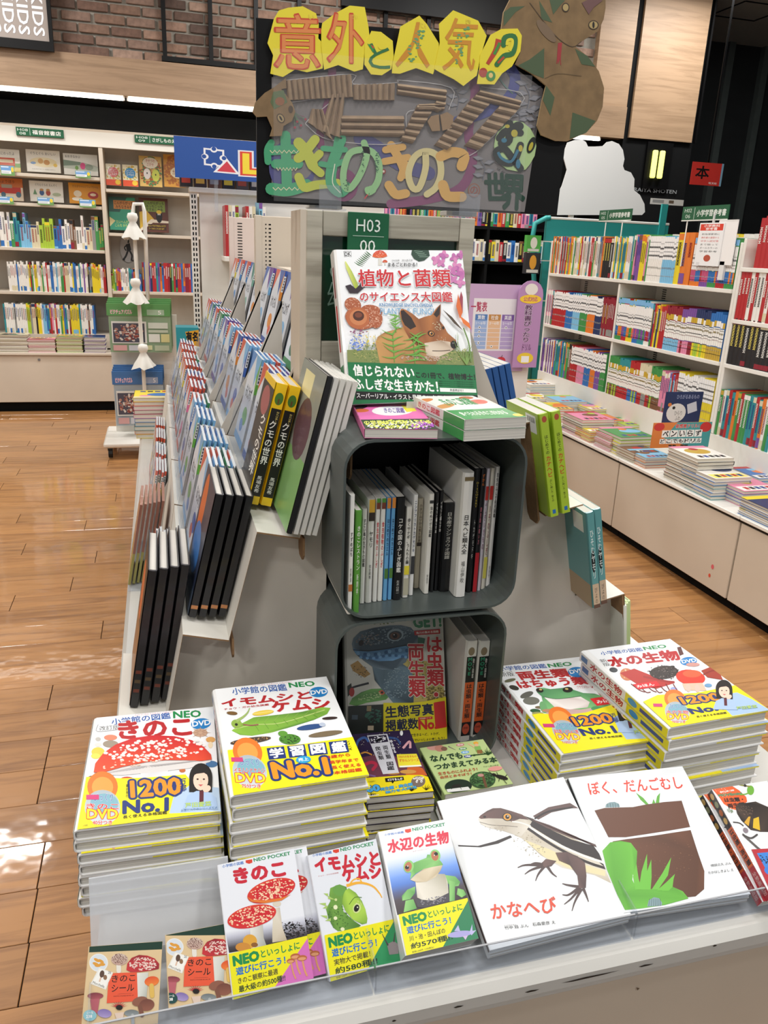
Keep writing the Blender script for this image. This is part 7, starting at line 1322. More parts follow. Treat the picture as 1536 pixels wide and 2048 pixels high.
# coloured paper letters of the lower line
def letter(name, ch, bx, c, bold, off=.0016, deco=None):
    def f(A):
        A.text(ch, (bx[0], bx[1]), (bx[2], bx[1] + 8), (bx[0], bx[3]), c, bold=bold)
        if deco: deco(A)
    return board_art(f, name, off)
def zig(A, y, x0, x1): A.line([(x0 + k * (x1 - x0) / 12, y + (6 if k % 2 else -6)) for k in range(13)], 4, 'e0d8b0', smooth=False)
def d_ikimono(A):
    g_ = '45a072'
    A.line([(76, 690), (74, 640), (90, 610)], 30, g_); A.line([(80, 644), (206, 636)], 40, g_); A.line([(150, 580), (156, 790)], 44, g_); A.line([(108, 700), (206, 700)], 40, g_); A.line([(90, 806), (160, 812), (240, 790)], 52, g_)
    for y, x0, x1 in ((648, 84, 206), (722, 112, 200), (806, 96, 236)): zig(A, y, x0, x1)
    y_ = 'b9c044'
    A.line([(206, 610), (240, 650), (266, 706)], 46, y_); A.line([(276, 596), (226, 660), (204, 676)], 40, y_); A.line([(296, 656), (262, 700), (300, 740)], 34, y_); A.line([(206, 756), (230, 800), (280, 790), (370, 782)], 38, y_)
    A.line([(382, 590), (372, 640), (350, 700), (344, 780), (380, 820), (410, 800)], 46, g_); A.ell(384, 596, 24, 30, g_); A.line([(310, 634), (370, 640), (404, 640)], 24, g_); A.line([(300, 700), (350, 706), (396, 690)], 24, g_); A.line([(360, 700), (350, 780), (384, 824)], 4, 'dfe0c8'); A.ell(386, 590, 5, 5, '14201a')
    g2 = '8fbf86'
    A.line([(484, 610), (496, 660), (470, 740), (430, 800), (404, 800), (396, 740), (420, 660), (470, 640), (520, 650), (548, 700), (544, 770), (510, 820), (500, 810)], 28, g2); A.ell(516, 810, 20, 18, g2); A.line([(500, 830), (486, 848)], 5, 'c03c3c'); A.dots(540, 690, 10, 50, 0, 50, 4, '2f5f44', 3); A.dots(476, 690, 10, 50, 0, 30, 4, '2f5f44', 4); A.dots(410, 790, 14, 24, 0, 24, 4, '2f5f44', 5)
board_art(d_ikimono, 'green_paper_letters', .0035)
def d_kinoko(A):
    o = 'cfa25a'
    A.line([(576, 640), (650, 628)], 30, o); A.line([(570, 690), (672, 672)], 30, o); A.line([(600, 620), (640, 690), (660, 746)], 36, o); A.line([(590, 790), (620, 830), (662, 826)], 38, o); A.line([(660, 700), (640, 760)], 30, o)
    o2 = 'cfc28c'; A.line([(746, 650), (746, 720), (720, 800), (690, 800), (674, 740), (700, 670), (750, 646), (800, 670), (812, 740), (790, 800), (752, 830)], 28, o2)
    A.line([(810, 668), (860, 650), (910, 664), (900, 710)], 44, o); A.line([(820, 790), (840, 836), (900, 840)], 44, o)
    A.ell(568, 732, 9, 11, '8a2f2c'); A.ell(568, 732, 4, 5, 'e0d0c0')
board_art(d_kinoko, 'tan_paper_letters', .0036)
# round pale green piece and last letters
P = [(1128 + 90 * math.cos(k * .3927) + (10 if k in (3, 4) else 0), 624 + 108 * math.sin(k * .3927)) for k in range(16)]
flat('round_cutout', P, 'a9c48a', .001, .003)
def d_na(A):
    A.line([(1060, 590), (1090, 560), (1150, 568)], 30, '1c2420'); A.line([(1104, 530), (1100, 600), (1070, 612)], 34, '1c2420'); A.ell(1140, 540, 24, 20, '1c2420'); A.ell(1124, 570, 14, 16, 'b5a838'); A.ell(1094, 540, 10, 8, 'b5a838'); A.ell(1080, 600, 12, 10, '2f6f8a'); A.ell(1196, 620, 16, 36, '1c2420', 20); A.ell(1194, 626, 8, 20, 'b5a838', 20)
    A.line([(1150, 620), (1120, 690), (1070, 690), (1046, 650), (1080, 636), (1110, 668), (1150, 720)], 30, '1c2420'); A.line([(1140, 640), (1110, 690), (1070, 676), (1054, 650)], 12, '2f6f8a'); A.ell(1140, 700, 10, 20, '2f6f8a'); A.ell(1150, 634, 9, 14, 'b5a838')
board_art(d_na, 'spotted_letters', .0046)
def d_sekai(A):
    g3 = '0f3a2a'; A.text('世', (1000, 740), (1092, 740), (1004, 852), g3, bold=.06); A.text('界', (1078, 746), (1174, 752), (1070, 890), g3, bold=.06); A.text('せかい', (1052, 714), (1110, 744), (1048, 722), '222222', bold=.02)
    A.text('の', (930, 790), (976, 790), (930, 838), '8a6a5a', bold=.02); A.ell(954, 812, 26, 30, '8a5f50', n=24); A.ell(954, 812, 21, 25, '7a7575', n=24); A.text('の', (938, 796), (970, 796), (938, 828), '8a4a40', bold=.02)
board_art(d_sekai, 'dark_green_letters', .0022)
# cardboard snake and small frog
SN = [(1060, 130), (1070, 60), (1100, 0), (1110, -60), (1160, -120), (1300, -140), (1440, -100), (1500, -40), (1502, 40), (1494, 90), (1470, 140), (1400, 184), (1376, 206), (1430, 250), (1474, 310), (1496, 380), (1490, 460), (1466, 520), (1420, 570), (1340, 606), (1290, 604), (1230, 580), (1212, 540), (1232, 440), (1250, 370), (1190, 320), (1120, 280), (1144, 220), (1140, 150), (1110, 130)]
flat('cardboard_snake', SN, '7f6748', .004, .010, side='b59a70', mt='corrugated')
def d_snake(A):
    gr = '47583c'
    for p in ([(1070, 60), (1100, 38), (1160, 34), (1120, 60), (1070, 120)], [(1220, 10), (1250, 60), (1276, 104), (1230, 90)], [(1262, 0), (1330, 10), (1310, 30), (1280, 70)], [(1130, 286), (1180, 260), (1242, 212), (1240, 340), (1190, 320)], [(1372, 214), (1424, 244), (1458, 290), (1400, 280)], [(1250, 370), (1286, 420), (1268, 498), (1236, 430)], [(1362, 484), (1460, 520), (1420, 570), (1350, 596)]): A.poly(p, gr)
    A.poly([(1300, 190), (1318, 188), (1312, 250), (1300, 280), (1296, 250)], '9a2f34'); A.line([(1298, 250), (1294, 278)], 3, '9a2f34'); A.line([(1310, 250), (1312, 284)], 3, '9a2f34')
    A.line([(1180, 20), (1240, 100), (1300, 170), (1360, 206), (1400, 184)], 3, '4a3a28'); A.ell(1450, 114, 22, 20, '3a2c1c'); A.ell(1450, 114, 18, 16, 'a89260'); A.ell(1450, 114, 5, 14, '16120c'); A.ell(1332, 40, 16, 20, '3a2c1c'); A.ell(1332, 40, 12, 15, 'a89260'); A.line([(1244, 340), (1300, 320), (1400, 330)], 2, '5a4830'); A.poly([(1400, 20), (1440, 0), (1490, 10), (1450, 40), (1430, 70)], '6a4a48'); A.ell(1250, 140, 60, 20, '75604a', 50)
board_art(d_snake, 'snake_markings', .0142)
flat('cardboard_frog', [(150, 336), (152, 380), (130, 384), (176, 440), (190, 480), (176, 520), (140, 540), (132, 582), (82, 584), (92, 550), (70, 500), (26, 502), (8, 480), (20, 440), (60, 400), (100, 376)], '80684a', .004, .006, side='b59a70', mt='corrugated')
board_art(lambda A: (A.poly([(96, 396), (140, 388), (156, 440), (100, 470), (84, 440)], '5a6a48'), A.ell(124, 436, 20, 18, '8a5a3c'), A.ell(128, 508, 16, 22, '4a3a28', -30), A.ell(128, 508, 12, 17, 'a08a60', -30), A.ell(128, 508, 4, 12, '1c140c', -30), A.ell(170, 470, 10, 16, '4a3a28')), 'frog_markings', .0102)
# clear sheet over the lower part, corner grips, feet
a_, b__ = bxz(92, 190), bxz(1180, 905)
obj('clear_cover', M().box(a_[0], bxz(1170, 500)[0], YBD - .0225, YBD - .0215, zb0 + .004, a_[1] - .01), 'film', t)
for u in (655, 930):
    x = ony(u, 415, YBD).x; o = M(); o.box(x - .032, x + .032, YBD - .03, YBD + .05, 1.664, 1.668); o.box(x - .022, x + .022, YBD - .028, YBD - .025, 1.668, 1.71); o.box(x - .022, x + .022, YBD + .011, YBD + .014, 1.668, 1.70)
    tag(obj('board_clip', o, 'acrylic'), 'clear plastic foot gripping the ' + ('left' if u < 700 else 'right') + ' part of the hand made board', 'clip', 'clear feet of the hand made board')
    tag(obj('card_pad', M().bbox(x - .034, x + .034, YBD + .016, YBD + .06, 1.6685, 1.678, .001), 'white_card'), 'small white card pad on the frame top by the ' + ('left' if u < 700 else 'right') + ' clear foot', 'card')

# ------------------------------------------------ right hand wall of bookcases with a counter in front
FX, SX = 2.54, 3.05; CZ = .49
for y0, y1, nm in ((1.2, 2.88, 'nearest beige counter cabinet on the right'), (2.884, 3.93, 'middle beige counter cabinet with two red marks on its door'), (3.934, 6.2, 'farthest beige counter cabinet on the right')):
    t = thing('counter_cabinet', nm, 'cabinet', (0, 0, 0))
    obj('body', M().box(FX + .02, SX - .005, y0 + .003, y1 - .003, .07, CZ - .026), 'paint_beige', t); obj('door', M().bbox(FX, FX + .02, y0 + .004, y1 - .004, .07, CZ - .03, .003), 'paint_beige', t); obj('plinth', M().box(FX + .06, SX - .01, y0, y1, 0, .07), 'black_matte', t); obj('edge_strip', M().box(FX - .004, FX + .02, y0, y1, CZ - .028, CZ - .018), 'black', t)
    obj('worktop', M().bbox(FX - .01, SX - .005, y0, y1, CZ - .018, CZ, .003), 'paint_white', t)
    if y0 > 2.8 and y0 < 3:
        A = Art(.1, .1, [(0, 0), (1, 0), (1, 1), (0, 1)]); A.ell(.4, .25, .1, .12, 'd8606a'); A.ell(.3, .75, .08, .1, 'd8503a'); stuff(link('red_mark', A.m.mesh('red_mark', 'print'), t, loc=(FX - .001, 3.0, .16), rot=(math.pi / 2, 0, -math.pi / 2)))
def rz(u, v): return onx(u, v, SX).z
def ry(u, v): return onx(u, v, SX).y
def rbookcase(y0, y1, zs_, zt, label, mids=()):
    t = thing('tall_bookcase', label, 'bookcase', (0, 0, 0))
    obj('back_panel', M().box(SX + .3, SX + .32, y0, y1, .0, zt), 'paint_white', t); obj('ledge', M().box(SX, SX + .3, y0, y1, 0, zs_[0]), 'paint_white', t)
    for z in zs_[1:]: obj('shelf', M().bbox(SX, SX + .3, y0 + .012, y1 - .012, z - .022, z, .002), 'paint_white', t)
    for y in (y0, y1) + tuple(mids): 
        obj('upright', M().bbox(SX + .01, SX + .3, y - .011, y + .011, zs_[0] + .001, zt if y in (y0, y1) else zs_[-1] - .03, .002), 'paint_white', t)
    m = M()
    for y in (y1 - .03,) + tuple(q - .03 for q in mids):
        for z in zs_[1:]:
            for k in range(7): m.box(SX + .296, SX + .2995, y - .1, y - .06, z - .06 - k * .014, z - .054 - k * .014)
    stuff(obj('slots', m, 'black', t))
    return t
Y_END, Y_MID, Y_U = 6.12, ry(1237, 563), 3.86
ZF = [.668, 1.055, 1.454]
rbookcase(Y_U, Y_END, ZF, 1.70, 'far white bookcase along the right aisle, full of thin workbooks', (Y_MID,))
ZN = [rz(1419, 866), rz(1450, 727), rz(1450, 636), rz(1450, 533)]
rbookcase(1.6, Y_U - .024, ZN, 1.72, 'near white bookcase at the right edge, holding red study books')
R = random.Random(77)
def run(parts, y0, y1, z, where, group, join=False):
    """parts: (colours, share, thickness, height, style)"""
    L = y0 - y1; s_ = []
    for cs, share, th, h, st in parts:
        n = max(1, int(L * share / th))
        for i in range(n): s_.append((cs[i * len(cs) // n] if st != 'a' else R.choice(cs), th, h if R.random() < .7 else h - .01, .2, R.randint(0, 1), st))
    book_row(s_, (SX + .012, y0, z), '-x', where, group, end='far end', fit=L, name='study_book', join=join)
run([(['white', 'red', 'cream', 'green', 'orange', 'yellow', 'white', 'grey'], .42, .02, .28, 'a'), (['black', 'navy'], .08, .03, .27, 'a'), (['white', 'yellow', 'teal'], .14, .017, .28, 'a'), (['purple', 'green', 'pink', 'yellow', 'red'], .1, .018, .29, 'a'), (['white', 'sky blue'], .16, .019, .28, 'd'), (['yellow', 'orange'], .1, .05, .30, 'a')], Y_END - .02, Y_U + .42, ZF[2], 'top shelf, far right bookcase', 'top shelf, far right bookcase')
run([(['orange', 'purple', 'green', 'red', 'green'], 1, .0145, .27, 'c')], Y_U + .41, Y_U + .02, ZF[2], 'beside the red and white notice', 'top shelf, far right bookcase', True)
run([(['pink', 'white', 'navy'], .12, .018, .27, 'a'), (['red', 'red', 'blue', 'sky blue', 'green', 'orange', 'navy'], .72, .0155, .27, 'd'), (['crimson'], .16, .02, .27, 'a')], Y_END - .02, Y_MID + .02, ZF[1], 'middle shelf, far half of far right bookcase', 'middle shelf, far right bookcase', True)
run([(['green', 'red', 'yellow', 'blue', 'teal', 'white'], .36, .015, .28, 'c'), (['navy', 'red', 'yellow'], .14, .019, .27, 'a'), (['crimson', 'purple', 'navy', 'blue'], .5, .019, .27, 'b')], Y_MID - .02, Y_U + .02, ZF[1], 'middle shelf, far right bookcase', 'middle shelf, far right bookcase')
run([(['purple', 'white', 'white'], .2, .019, .27, 'a'), (['blue', 'orange', 'green', 'teal'], .25, .018, .28, 'a'), (['brown'], .05, .04, .28, 'a'), (['red', 'pink', 'blue'], .3, .0175, .27, 'd'), (['orange', 'purple', 'green'], .2, .017, .27, 'd')], Y_END - .02, Y_MID + .04, ZF[0], 'lowest shelf, far half of far right bookcase', 'lowest shelf, far right bookcase', True)
run([(['green', 'teal', 'red', 'cream', 'green'], .55, .0165, .27, 'b'), (['pink', 'sky blue', 'red'], .15, .017, .26, 'a'), (['yellow', 'white', 'yellow'], .3, .02, .28, 'd')], Y_MID, Y_U + .02, ZF[0], 'lowest shelf, near half of far right bookcase', 'lowest shelf, far right bookcase', True)
run([(['red', 'red'], .28, .032, .26, 'a'), (['green', 'red'], .22, .024, .25, 'a'), (['white', 'pink'], .5, .028, .27, 'a')], Y_U - .12, 2.6, ZN[3], 'top shelf, near right bookcase', 'top shelf, near right bookcase')
run([(['white', 'red'], .3, .026, .27, 'a'), (['navy', 'navy', 'blue'], .22, .03, .27, 'a'), (['green', 'yellow', 'orange', 'white', 'pink'], .48, .022, .26, 'a')], Y_U - .04, 2.6, ZN[2], 'second shelf, near right bookcase', 'second shelf, near right bookcase')
run([(['black'], .35, .03, .25, 'a'), (['pink'], .33, .13, .26, 'a'), (['sky blue'], .32, .13, .26, 'a')], Y_U - .04, 2.75, ZN[1], 'third shelf, near right bookcase', 'third shelf, near right bookcase')
run([(['teal', 'white', 'red', 'green', 'orange'], .4, .024, .27, 'a'), (['red', 'orange', 'yellow', 'blue'], .3, .024, .26, 'a'), (['yellow', 'navy', 'green'], .3, .024, .27, 'b')], Y_U - .04, 2.6, ZN[0], 'lowest shelf, near right bookcase', 'lowest shelf, near right bookcase')
# notices on the right bookcases (they face the aisle)
ROTX = (math.pi / 2, 0, -math.pi / 2)
def side_board(px, X, c, art, label, name='notice', cat='sign', th=.004, rot=ROTX, tilt=0):
    a, b_ = onx(px[0], px[1], X), onx(px[2], px[3], X); W, H = a.y - b_.y, a.z - b_.z
    t = thing(name, label, cat, (X, (a.y + b_.y) / 2, (a.z + b_.z) / 2), (0, tilt, 0)); obj('plate', M().box(0, th, -W / 2, W / 2, -H / 2, H / 2, c), 'print', t)
    A = Art(W, H, [(0, 0), (100, 0), (100, 100), (0, 100)]); art(A); link('lettering', A.m.mesh('lettering', 'print'), t, loc=(-.0008, 0, 0), rot=rot); return t
def sg(n):
    def f(A): A.rect(0, 0, 100, 100, '1d5a3c'); A.rect(0, 92, 100, 100, 'e0e0d8'); A.label('H02', 5, 14, 16, 26, 'c9d8cc'); A.label(n, 8, 54, 11, 26, 'c9d8cc'); A.rect(27, 8, 28, 88, 'b9cdbf'); A.label('小学学習参考書', 33, 26, 62, 44, 'e9efe8', bold=.03)
    return f
side_board((1200, 421, 1262, 441), SX + .02, '1d5a3c', sg('05'), 'green sign standing over the far right bookcase'); side_board((1367, 414, 1455, 440), SX + .0, '1d5a3c', sg('06'), 'larger green sign standing where the two right bookcases meet')
for u, v, x_, z0_, nm in ((1212, 445, .022, 1.47, 'far'), (1245, 445, .022, 1.47, 'near'), (1375, 442, .006, 1.56, 'far'), (1440, 442, .006, 1.56, 'near')):
    p = onx(u, v, SX + x_); tag(obj('sign_wire', M().tube([(SX + x_, p.y, z0_), (SX + x_, p.y, p.z)], .004, 6), 'paint_white'), nm + ' white wire post under the ' + ('smaller' if u < 1300 else 'larger') + ' green sign', 'wire')
def nt(A): A.rect(0, 0, 100, 100, 'f0f0f0'); A.rect(4, 3, 96, 18, 'd8402c'); A.label('小学教科\n参考書', 18, 4, 64, 13, 'f4f0ee', bold=.03); [A.label(s_, 14, 24 + k * 8, 72, 4.5, c) for k, (s_, c) in enumerate((('新指導要領に', '222222'), ('教科書の基礎から', 'c8302c'), ('中学入試対策', 'c8302c'), ('まで揃って', '222222'), ('オールカラーの', '222222'), ('学習参考', '222222')))]; A.ell(50, 82, 14, 8, 'b5503a'); A.rect(8, 92, 22, 98, 'dddddd')
tn1 = side_board((1401, 446, 1436, 533), SX - .010, 'f0f0f0', nt, 'white and red notice hanging on the right bookcases'); obj('hanger', M().box(0, .012, -.004, .004, .1, .175), 'white_card', tn1)
tn2 = side_board((1440, 440, 1462, 531), SX - .005, 'f2f0ee', lambda A: A.rect(0, 0, 100, 3, 'e3e3e0'), 'plain white divider panel beside the red and white notice'); obj('foot', M().box(0, .03, -.02, .02, -.2, -.1), 'white_card', tn2)
# stacks lying on the counter
for u, v, z, n, w, c, nm in ((1072, 764, .60, 5, .2, ['white', 'sky blue'], 'white and pale blue stack at the far end of the counter'), (1066, 792, .56, 4, .19, ['red', 'white'], 'red and white stack near the far end of the counter'), (1130, 797, .58, 5, .2, ['sky blue', 'white'], 'pale blue stack by the counter ledge'), (1190, 812, .56, 4, .19, ['green', 'yellow'], 'green and yellow stack by the counter ledge'),
        (1088, 812, .58, 5, .18, ['orange', 'pink'], 'orange and pink stack behind the blue practice books'), (1122, 832, .61, 7, .2, ['pink', 'black', 'white'], 'tall pink and black stack at the counter edge'), (1200, 834, .55, 4, .19, ['yellow', 'orange'], 'yellow and orange stack mid counter'), (1258, 842, .54, 3, .19, ['lime', 'yellow'], 'low lime stack by the counter ledge'),
        (1160, 857, .56, 6, .15, ['orange', 'yellow'], 'small orange stack at the counter edge'), (1196, 868, .58, 7, .15, ['pink', 'white', 'red'], 'pink and white stack at the counter edge'), (1252, 864, .60, 6, .2, ['yellow', 'lime', 'green'], 'bright yellow and green stack at the counter edge'), (1262, 898, .55, 4, .15, ['cream', 'brown'], 'tan stack at the counter edge'), (1300, 906, .55, 4, .16, ['orange', 'sky blue'], 'orange and blue stack below the pen drill sign'),
        (1385, 905, .66, 9, .19, ['white', 'black'], 'tall white and black stack right of the pen drill sign'), (1432, 942, .60, 6, .19, ['teal', 'blue', 'white'], 'blue and teal stack near the right edge'), (1490, 966, .57, 5, .19, ['pink', 'blue'], 'pink and blue stack near the right edge'), (1520, 945, .54, 3, .17, ['blue', 'sky blue'], 'low blue stack by the ledge at the right edge'), (1512, 1012, .57, 6, .2, ['blue', 'white', 'navy'], 'blue and white stack at the lower right edge')):
    p = onz(u, v, z); stack(max(p.x, FX + w * .56 + .01), p.y, CZ + .001, n, w * 1.12, w * (1.35 if w > .16 else 1.25), (z - CZ) / n - .0004, c, nm, 'stacks on the right counter', rotz=math.pi)
def pen(A):
    A.rect(0, 0, 100, 100, 'd9803a'); A.poly([(40, 0), (100, 0), (100, 100), (70, 100), (20, 60)], '3f9a9a'); A.ell(10, 16, 9, 16, 'c8302c'); A.ell(90, 20, 10, 20, 'c8302c'); A.label('新感覚ドリル！', 38, 6, 40, 16, 'c8302c', bold=.05, out='f0f0e8')
    for i, ch in enumerate('ペンいらず'): A.rect(16 + i * 14, 30, 29 + i * 14, 58, 'f4f2ec'); A.label(ch, 18 + i * 14, 33, 9, 22, '16161a', bold=.05)
    for i, ch in enumerate('どこでもドリル'): A.rect(14 + i * 10.4, 64, 23.6 + i * 10.4, 84, 'f4f2ec'); A.label(ch, 15.5 + i * 10.4, 66, 7, 15, '16161a', bold=.05)
    A.label('算数　国語', 30, 88, 34, 11, '16161a', bold=.04)
q = onz(1362, 896, .62); Yp = q.y + .0
def fboard(px, Y, c, art, label, z0=None, name='notice', cat='sign', mt='print', th=.004, rx=0):
    a, b_ = ony(px[0], px[1], Y), ony(px[2], px[3], Y); W, H = b_.x - a.x, a.z - b_.z
    t = thing(name, label, cat, ((a.x + b_.x) / 2, Y, (a.z + b_.z) / 2), (rx, 0, 0)); obj('plate', M().box(-W / 2, W / 2, 0, th, -H / 2, H / 2, c), mt, t)
    A = Art(W, H, [(0, 0), (100, 0), (100, 100), (0, 100)]); art(A); link('artwork', A.m.mesh('artwork', mt), t, loc=(0, -.0008, 0), rot=(math.pi / 2, 0, 0)); return t
fboard((1308, 846, 1416, 893), Yp, 'd9803a', pen, 'orange and teal pen drill sign standing on the counter')
def navy(A): A.rect(0, 0, 100, 100, '24345f'); A.label('ひろがるあるもの', 30, 8, 60, 14, 'aeb8d8'); A.ell(34, 66, 26, 30, 'e2e2de'); A.ell(26, 50, 4, 5, '222222'); A.label('ひらり\nふわ', 30, 60, 20, 30, '333333'); A.poly([(60, 40), (84, 30), (90, 60), (66, 70)], 'cfd3dc'); A.ell(14, 40, 5, 6, 'd9803a')
fboard((1333, 784, 1397, 846), Yp + .22, '24345f', navy, 'navy display card with a pale round creature on the counter')

# ------------------------------------------------ middle distance on the left: gondola with the toy sign, pole cart
YG = 5.2
def G(u, v, Y=YG): p = ony(u, v, Y); return p.x, p.z
t = thing('rear_gondola', 'white gondola with a slotted post and back panel behind the workbooks', 'gondola', (0, 0, 0))
x0, zt = G(398, 386); obj('back_panel', M().box(x0, x0 + 1.15, YG, YG + .03, .3, zt), 'paint_white', t); obj('top_rail', M().bbox(x0 - .06, x0 + 1.15, YG - .03, YG + .06, zt, zt + .03, .004), 'paint_white', t); obj('base', M().box(x0 - .1, x0 + 1.15, YG - .35, YG + .3, 0, .3), 'paint_beige', t)
obj('post', M().bbox(x0 - .055, x0 - .012, YG - .02, YG + .03, .3, zt + .01, .002), 'paint_white', t); m = M(); z = zt - .03
while z > .5: m.box(x0 - .046, x0 - .038, YG - .0215, YG - .02, z, z + .018); m.box(x0 - .030, x0 - .022, YG - .0215, YG - .02, z, z + .018); z -= .03
stuff(obj('slots', m, 'black', t))
for u0, u1, v in ((436, 516, 512), (440, 520, 640)):
    xa, z = G(u0, v, YG - .25); obj('shelf', M().bbox(x0 + .12, x0 + .75, YG - .27, YG - .001, z - .03, z, .004), 'paint_white', t)
    if v < 600:
        cs = ['red', 'cream', 'white', 'lime', 'white', 'red', 'red', 'white', 'cream', 'yellow', 'sky blue', 'white', 'blue', 'white']
        book_row([(c, .019, R.choice((.22, .28, .31)), .2, i % 3) for i, c in enumerate(cs)], (x0 + .13, YG - .26, z + .001), '-y', 'on the white gondola beside the slotted post', 'books on the rear gondola', name='large_book')
    else: stack(x0 + .32, YG - .14, z + .001, 8, .24, .22, .018, ['white', 'cream', 'red'], 'white stack low on the rear gondola', 'stack on the rear gondola')
# boxes on top of the gondola, pale folders behind the slotted panels
xb, zb_ = G(353, 394, YG + .1)
for k in range(7):
    xk = xb + .02 + k * .082; h_ = .085 + .01 * (k % 3)
    o = obj('toy_box', M().bbox(0, .074, 0, .12, 0, h_, .002, ['2a2426', '3a2a2c', '5a3a30', '202028', '4a4448', '26282c', '6a2a26'][k]).box(.01, .06, -.001, 0, .02, h_ * .6, ['b5402c', 'd0a84a', '8a8f9a', 'c8b23a', 'a04a3a', 'b9b4ac', 'e0d8c8'][k]), 'print', loc=(xk, YG - .02, zt + .0315)); tag(o, nth(k + 1) + ' dark toy box from the left on top of the rear gondola', 'box', 'toy boxes on the rear gondola')
cs = ['white', 'cream', 'white', 'pink', 'white', 'grey', 'white', 'cream', 'purple', 'white', 'cream', 'white', 'grey', 'purple', 'purple', 'white', 'white', 'blue', 'white', 'teal']
book_row([(c, .022, .11 + .01 * (i % 3), .2, i % 3) for i, c in enumerate(cs)], (x0 + .36, YG + .14, zt + .0), '-y', 'above the slotted panels', 'pale folders over the slotted panels', name='folder', style='p')
obj_sh = tag(obj('top_shelf', M().bbox(x0 + .3, x0 + 1.15, YG + .12, YG + .4, zt - .03, zt - .002, .003), 'paint_white'), 'short white shelf carrying the pale folders', 'shelf')
def laq(A):
    A.rect(-20, 0, 240, 100, '1f4f9f'); A.poly([(34, 24), (66, 26), (66, 68), (34, 66)], 'f0f0f4'); A.poly([(37, 28), (63, 30), (63, 64), (37, 62)], '1f4f9f')
    for cx, cy in ((50, 27), (36, 45), (50, 66), (64, 46)): A.ell(cx, cy, 5.5, 7, 'f0f0f4'); A.ell(cx + (cx < 40) * -1.5 + (cx > 60) * 1.5, cy + (cy < 30) * -2 + (cy > 60) * 2, 3.6, 5, '1f4f9f')
    A.poly([(70, 46), (90, 84), (48, 82)], 'f0f0f4'); A.poly([(70, 53), (84, 80), (54, 79)], 'cf3a4a')
    for w_, c_ in ((12.5, 'e8e8ee'), (9.5, 'd8402c'), (5.5, 'f2d83a')): A.poly([(100 - w_, 30 - w_ + 6), (100 + w_, 30 - w_ + 6), (100 + w_, 76 - w_), (128 + w_, 76 - w_), (128 + w_, 76 + w_), (100 - w_, 76 + w_)], c_); A.ell(158, 62, 15 + w_, 15 + w_, c_); A.rect(174 - w_, 44, 174 + w_, 76 + w_, c_)
    A.ell(158, 62, 8, 9, 'd8402c'); A.ell(158, 62, 4, 5, '1f4f9f')
tq = fboard((347, 271, 640, 372), 5.0, '1f4f9f', lambda A: None, 'blue toy sign with a red triangle behind the hand made board'); W = tq.children[0].dimensions.x
a, b_ = ony(347, 271, 5.0), ony(640, 372, 5.0); A = Art(b_.x - a.x, a.z - b_.z, [(-11, 0), (221, 0), (221, 100), (-11, 100)]); laq(A); link('logo', A.m.mesh('logo', 'print'), tq, loc=(0, -.0012, 0), rot=(math.pi / 2, 0, 0))
obj('bracket', M().box(-.2, -.18, .004, .03, -.28, -.1), 'acrylic', tq)
# pole cart with tissue ghosts and hanging puzzle packs
YC = 6.15
t = thing('pole_cart', 'white wheeled cart with a tall looped pole at the far left end of the table', 'cart', (0, 0, 0))
xa, _ = G(208, 895, YC); obj('base', M().bbox(xa, xa + .46, YC - .05, YC + .55, .085, .125, .012), 'paint_white', t)
for x in (xa + .03, xa + .4):
    for y in (YC, YC + .48): obj('caster', M().prism([(y + .035 * math.cos(k * .6283), .038 + .035 * math.sin(k * .6283)) for k in range(10)], 'x', x, x + .03), 'rubber', t); obj('fork', M().box(x - .004, x + .034, y - .012, y + .012, .06, .086), 'steel_grey', t)
p1, p2 = G(287, 745, YC + .1), G(265, 408, YC + .1); p3 = G(288, 408, YC + .1); p4 = G(296, 600, YC + .1)
obj('pole', M().tube([(p1[0], YC + .1, .12), (p1[0], YC + .1, p1[1]), (p2[0], YC + .1, p2[1] - .05), (p2[0] + .01, YC + .1, p2[1]), (p3[0] - .01, YC + .1, p3[1]), (p3[0], YC + .1, p3[1] - .05), (p4[0], YC + .1, p4[1])], .014, 8), 'paint_white', t, smooth=True)
for u, v, nm in ((266, 455, 'upper white tissue ghost hanging on the pole'), (272, 585, 'middle white tissue ghost hanging on the pole'), (287, 715, 'lowest white tissue ghost hanging on the pole')):
    x, z = G(u, v, YC + .06); R_ = random.Random(v); m = M(); n = 16; prof = [(.002, .1), (.03, .095), (.038, .07), (.03, .045), (.022, .035), (.04, .0), (.062, -.04), (.078, -.075)]
    m.lathe(prof, n); 
    for q in range(len(prof) * n):
        i = q // n; k = q % n; s_ = 1 + (.28 * math.sin(k * 2.4 + v) if i >= 5 else 0) * (i - 4) / 3; vx = m.v[q]; m.v[q] = (vx[0] * s_, vx[1] * s_, vx[2] + (.012 * math.sin(k * 1.9) if i == 7 else 0))
    o = obj('tissue_ghost', m, 'tissue', loc=(x, YC + .06, z), smooth=True); tag(o, nm, 'ornament', 'tissue ghosts on the pole')
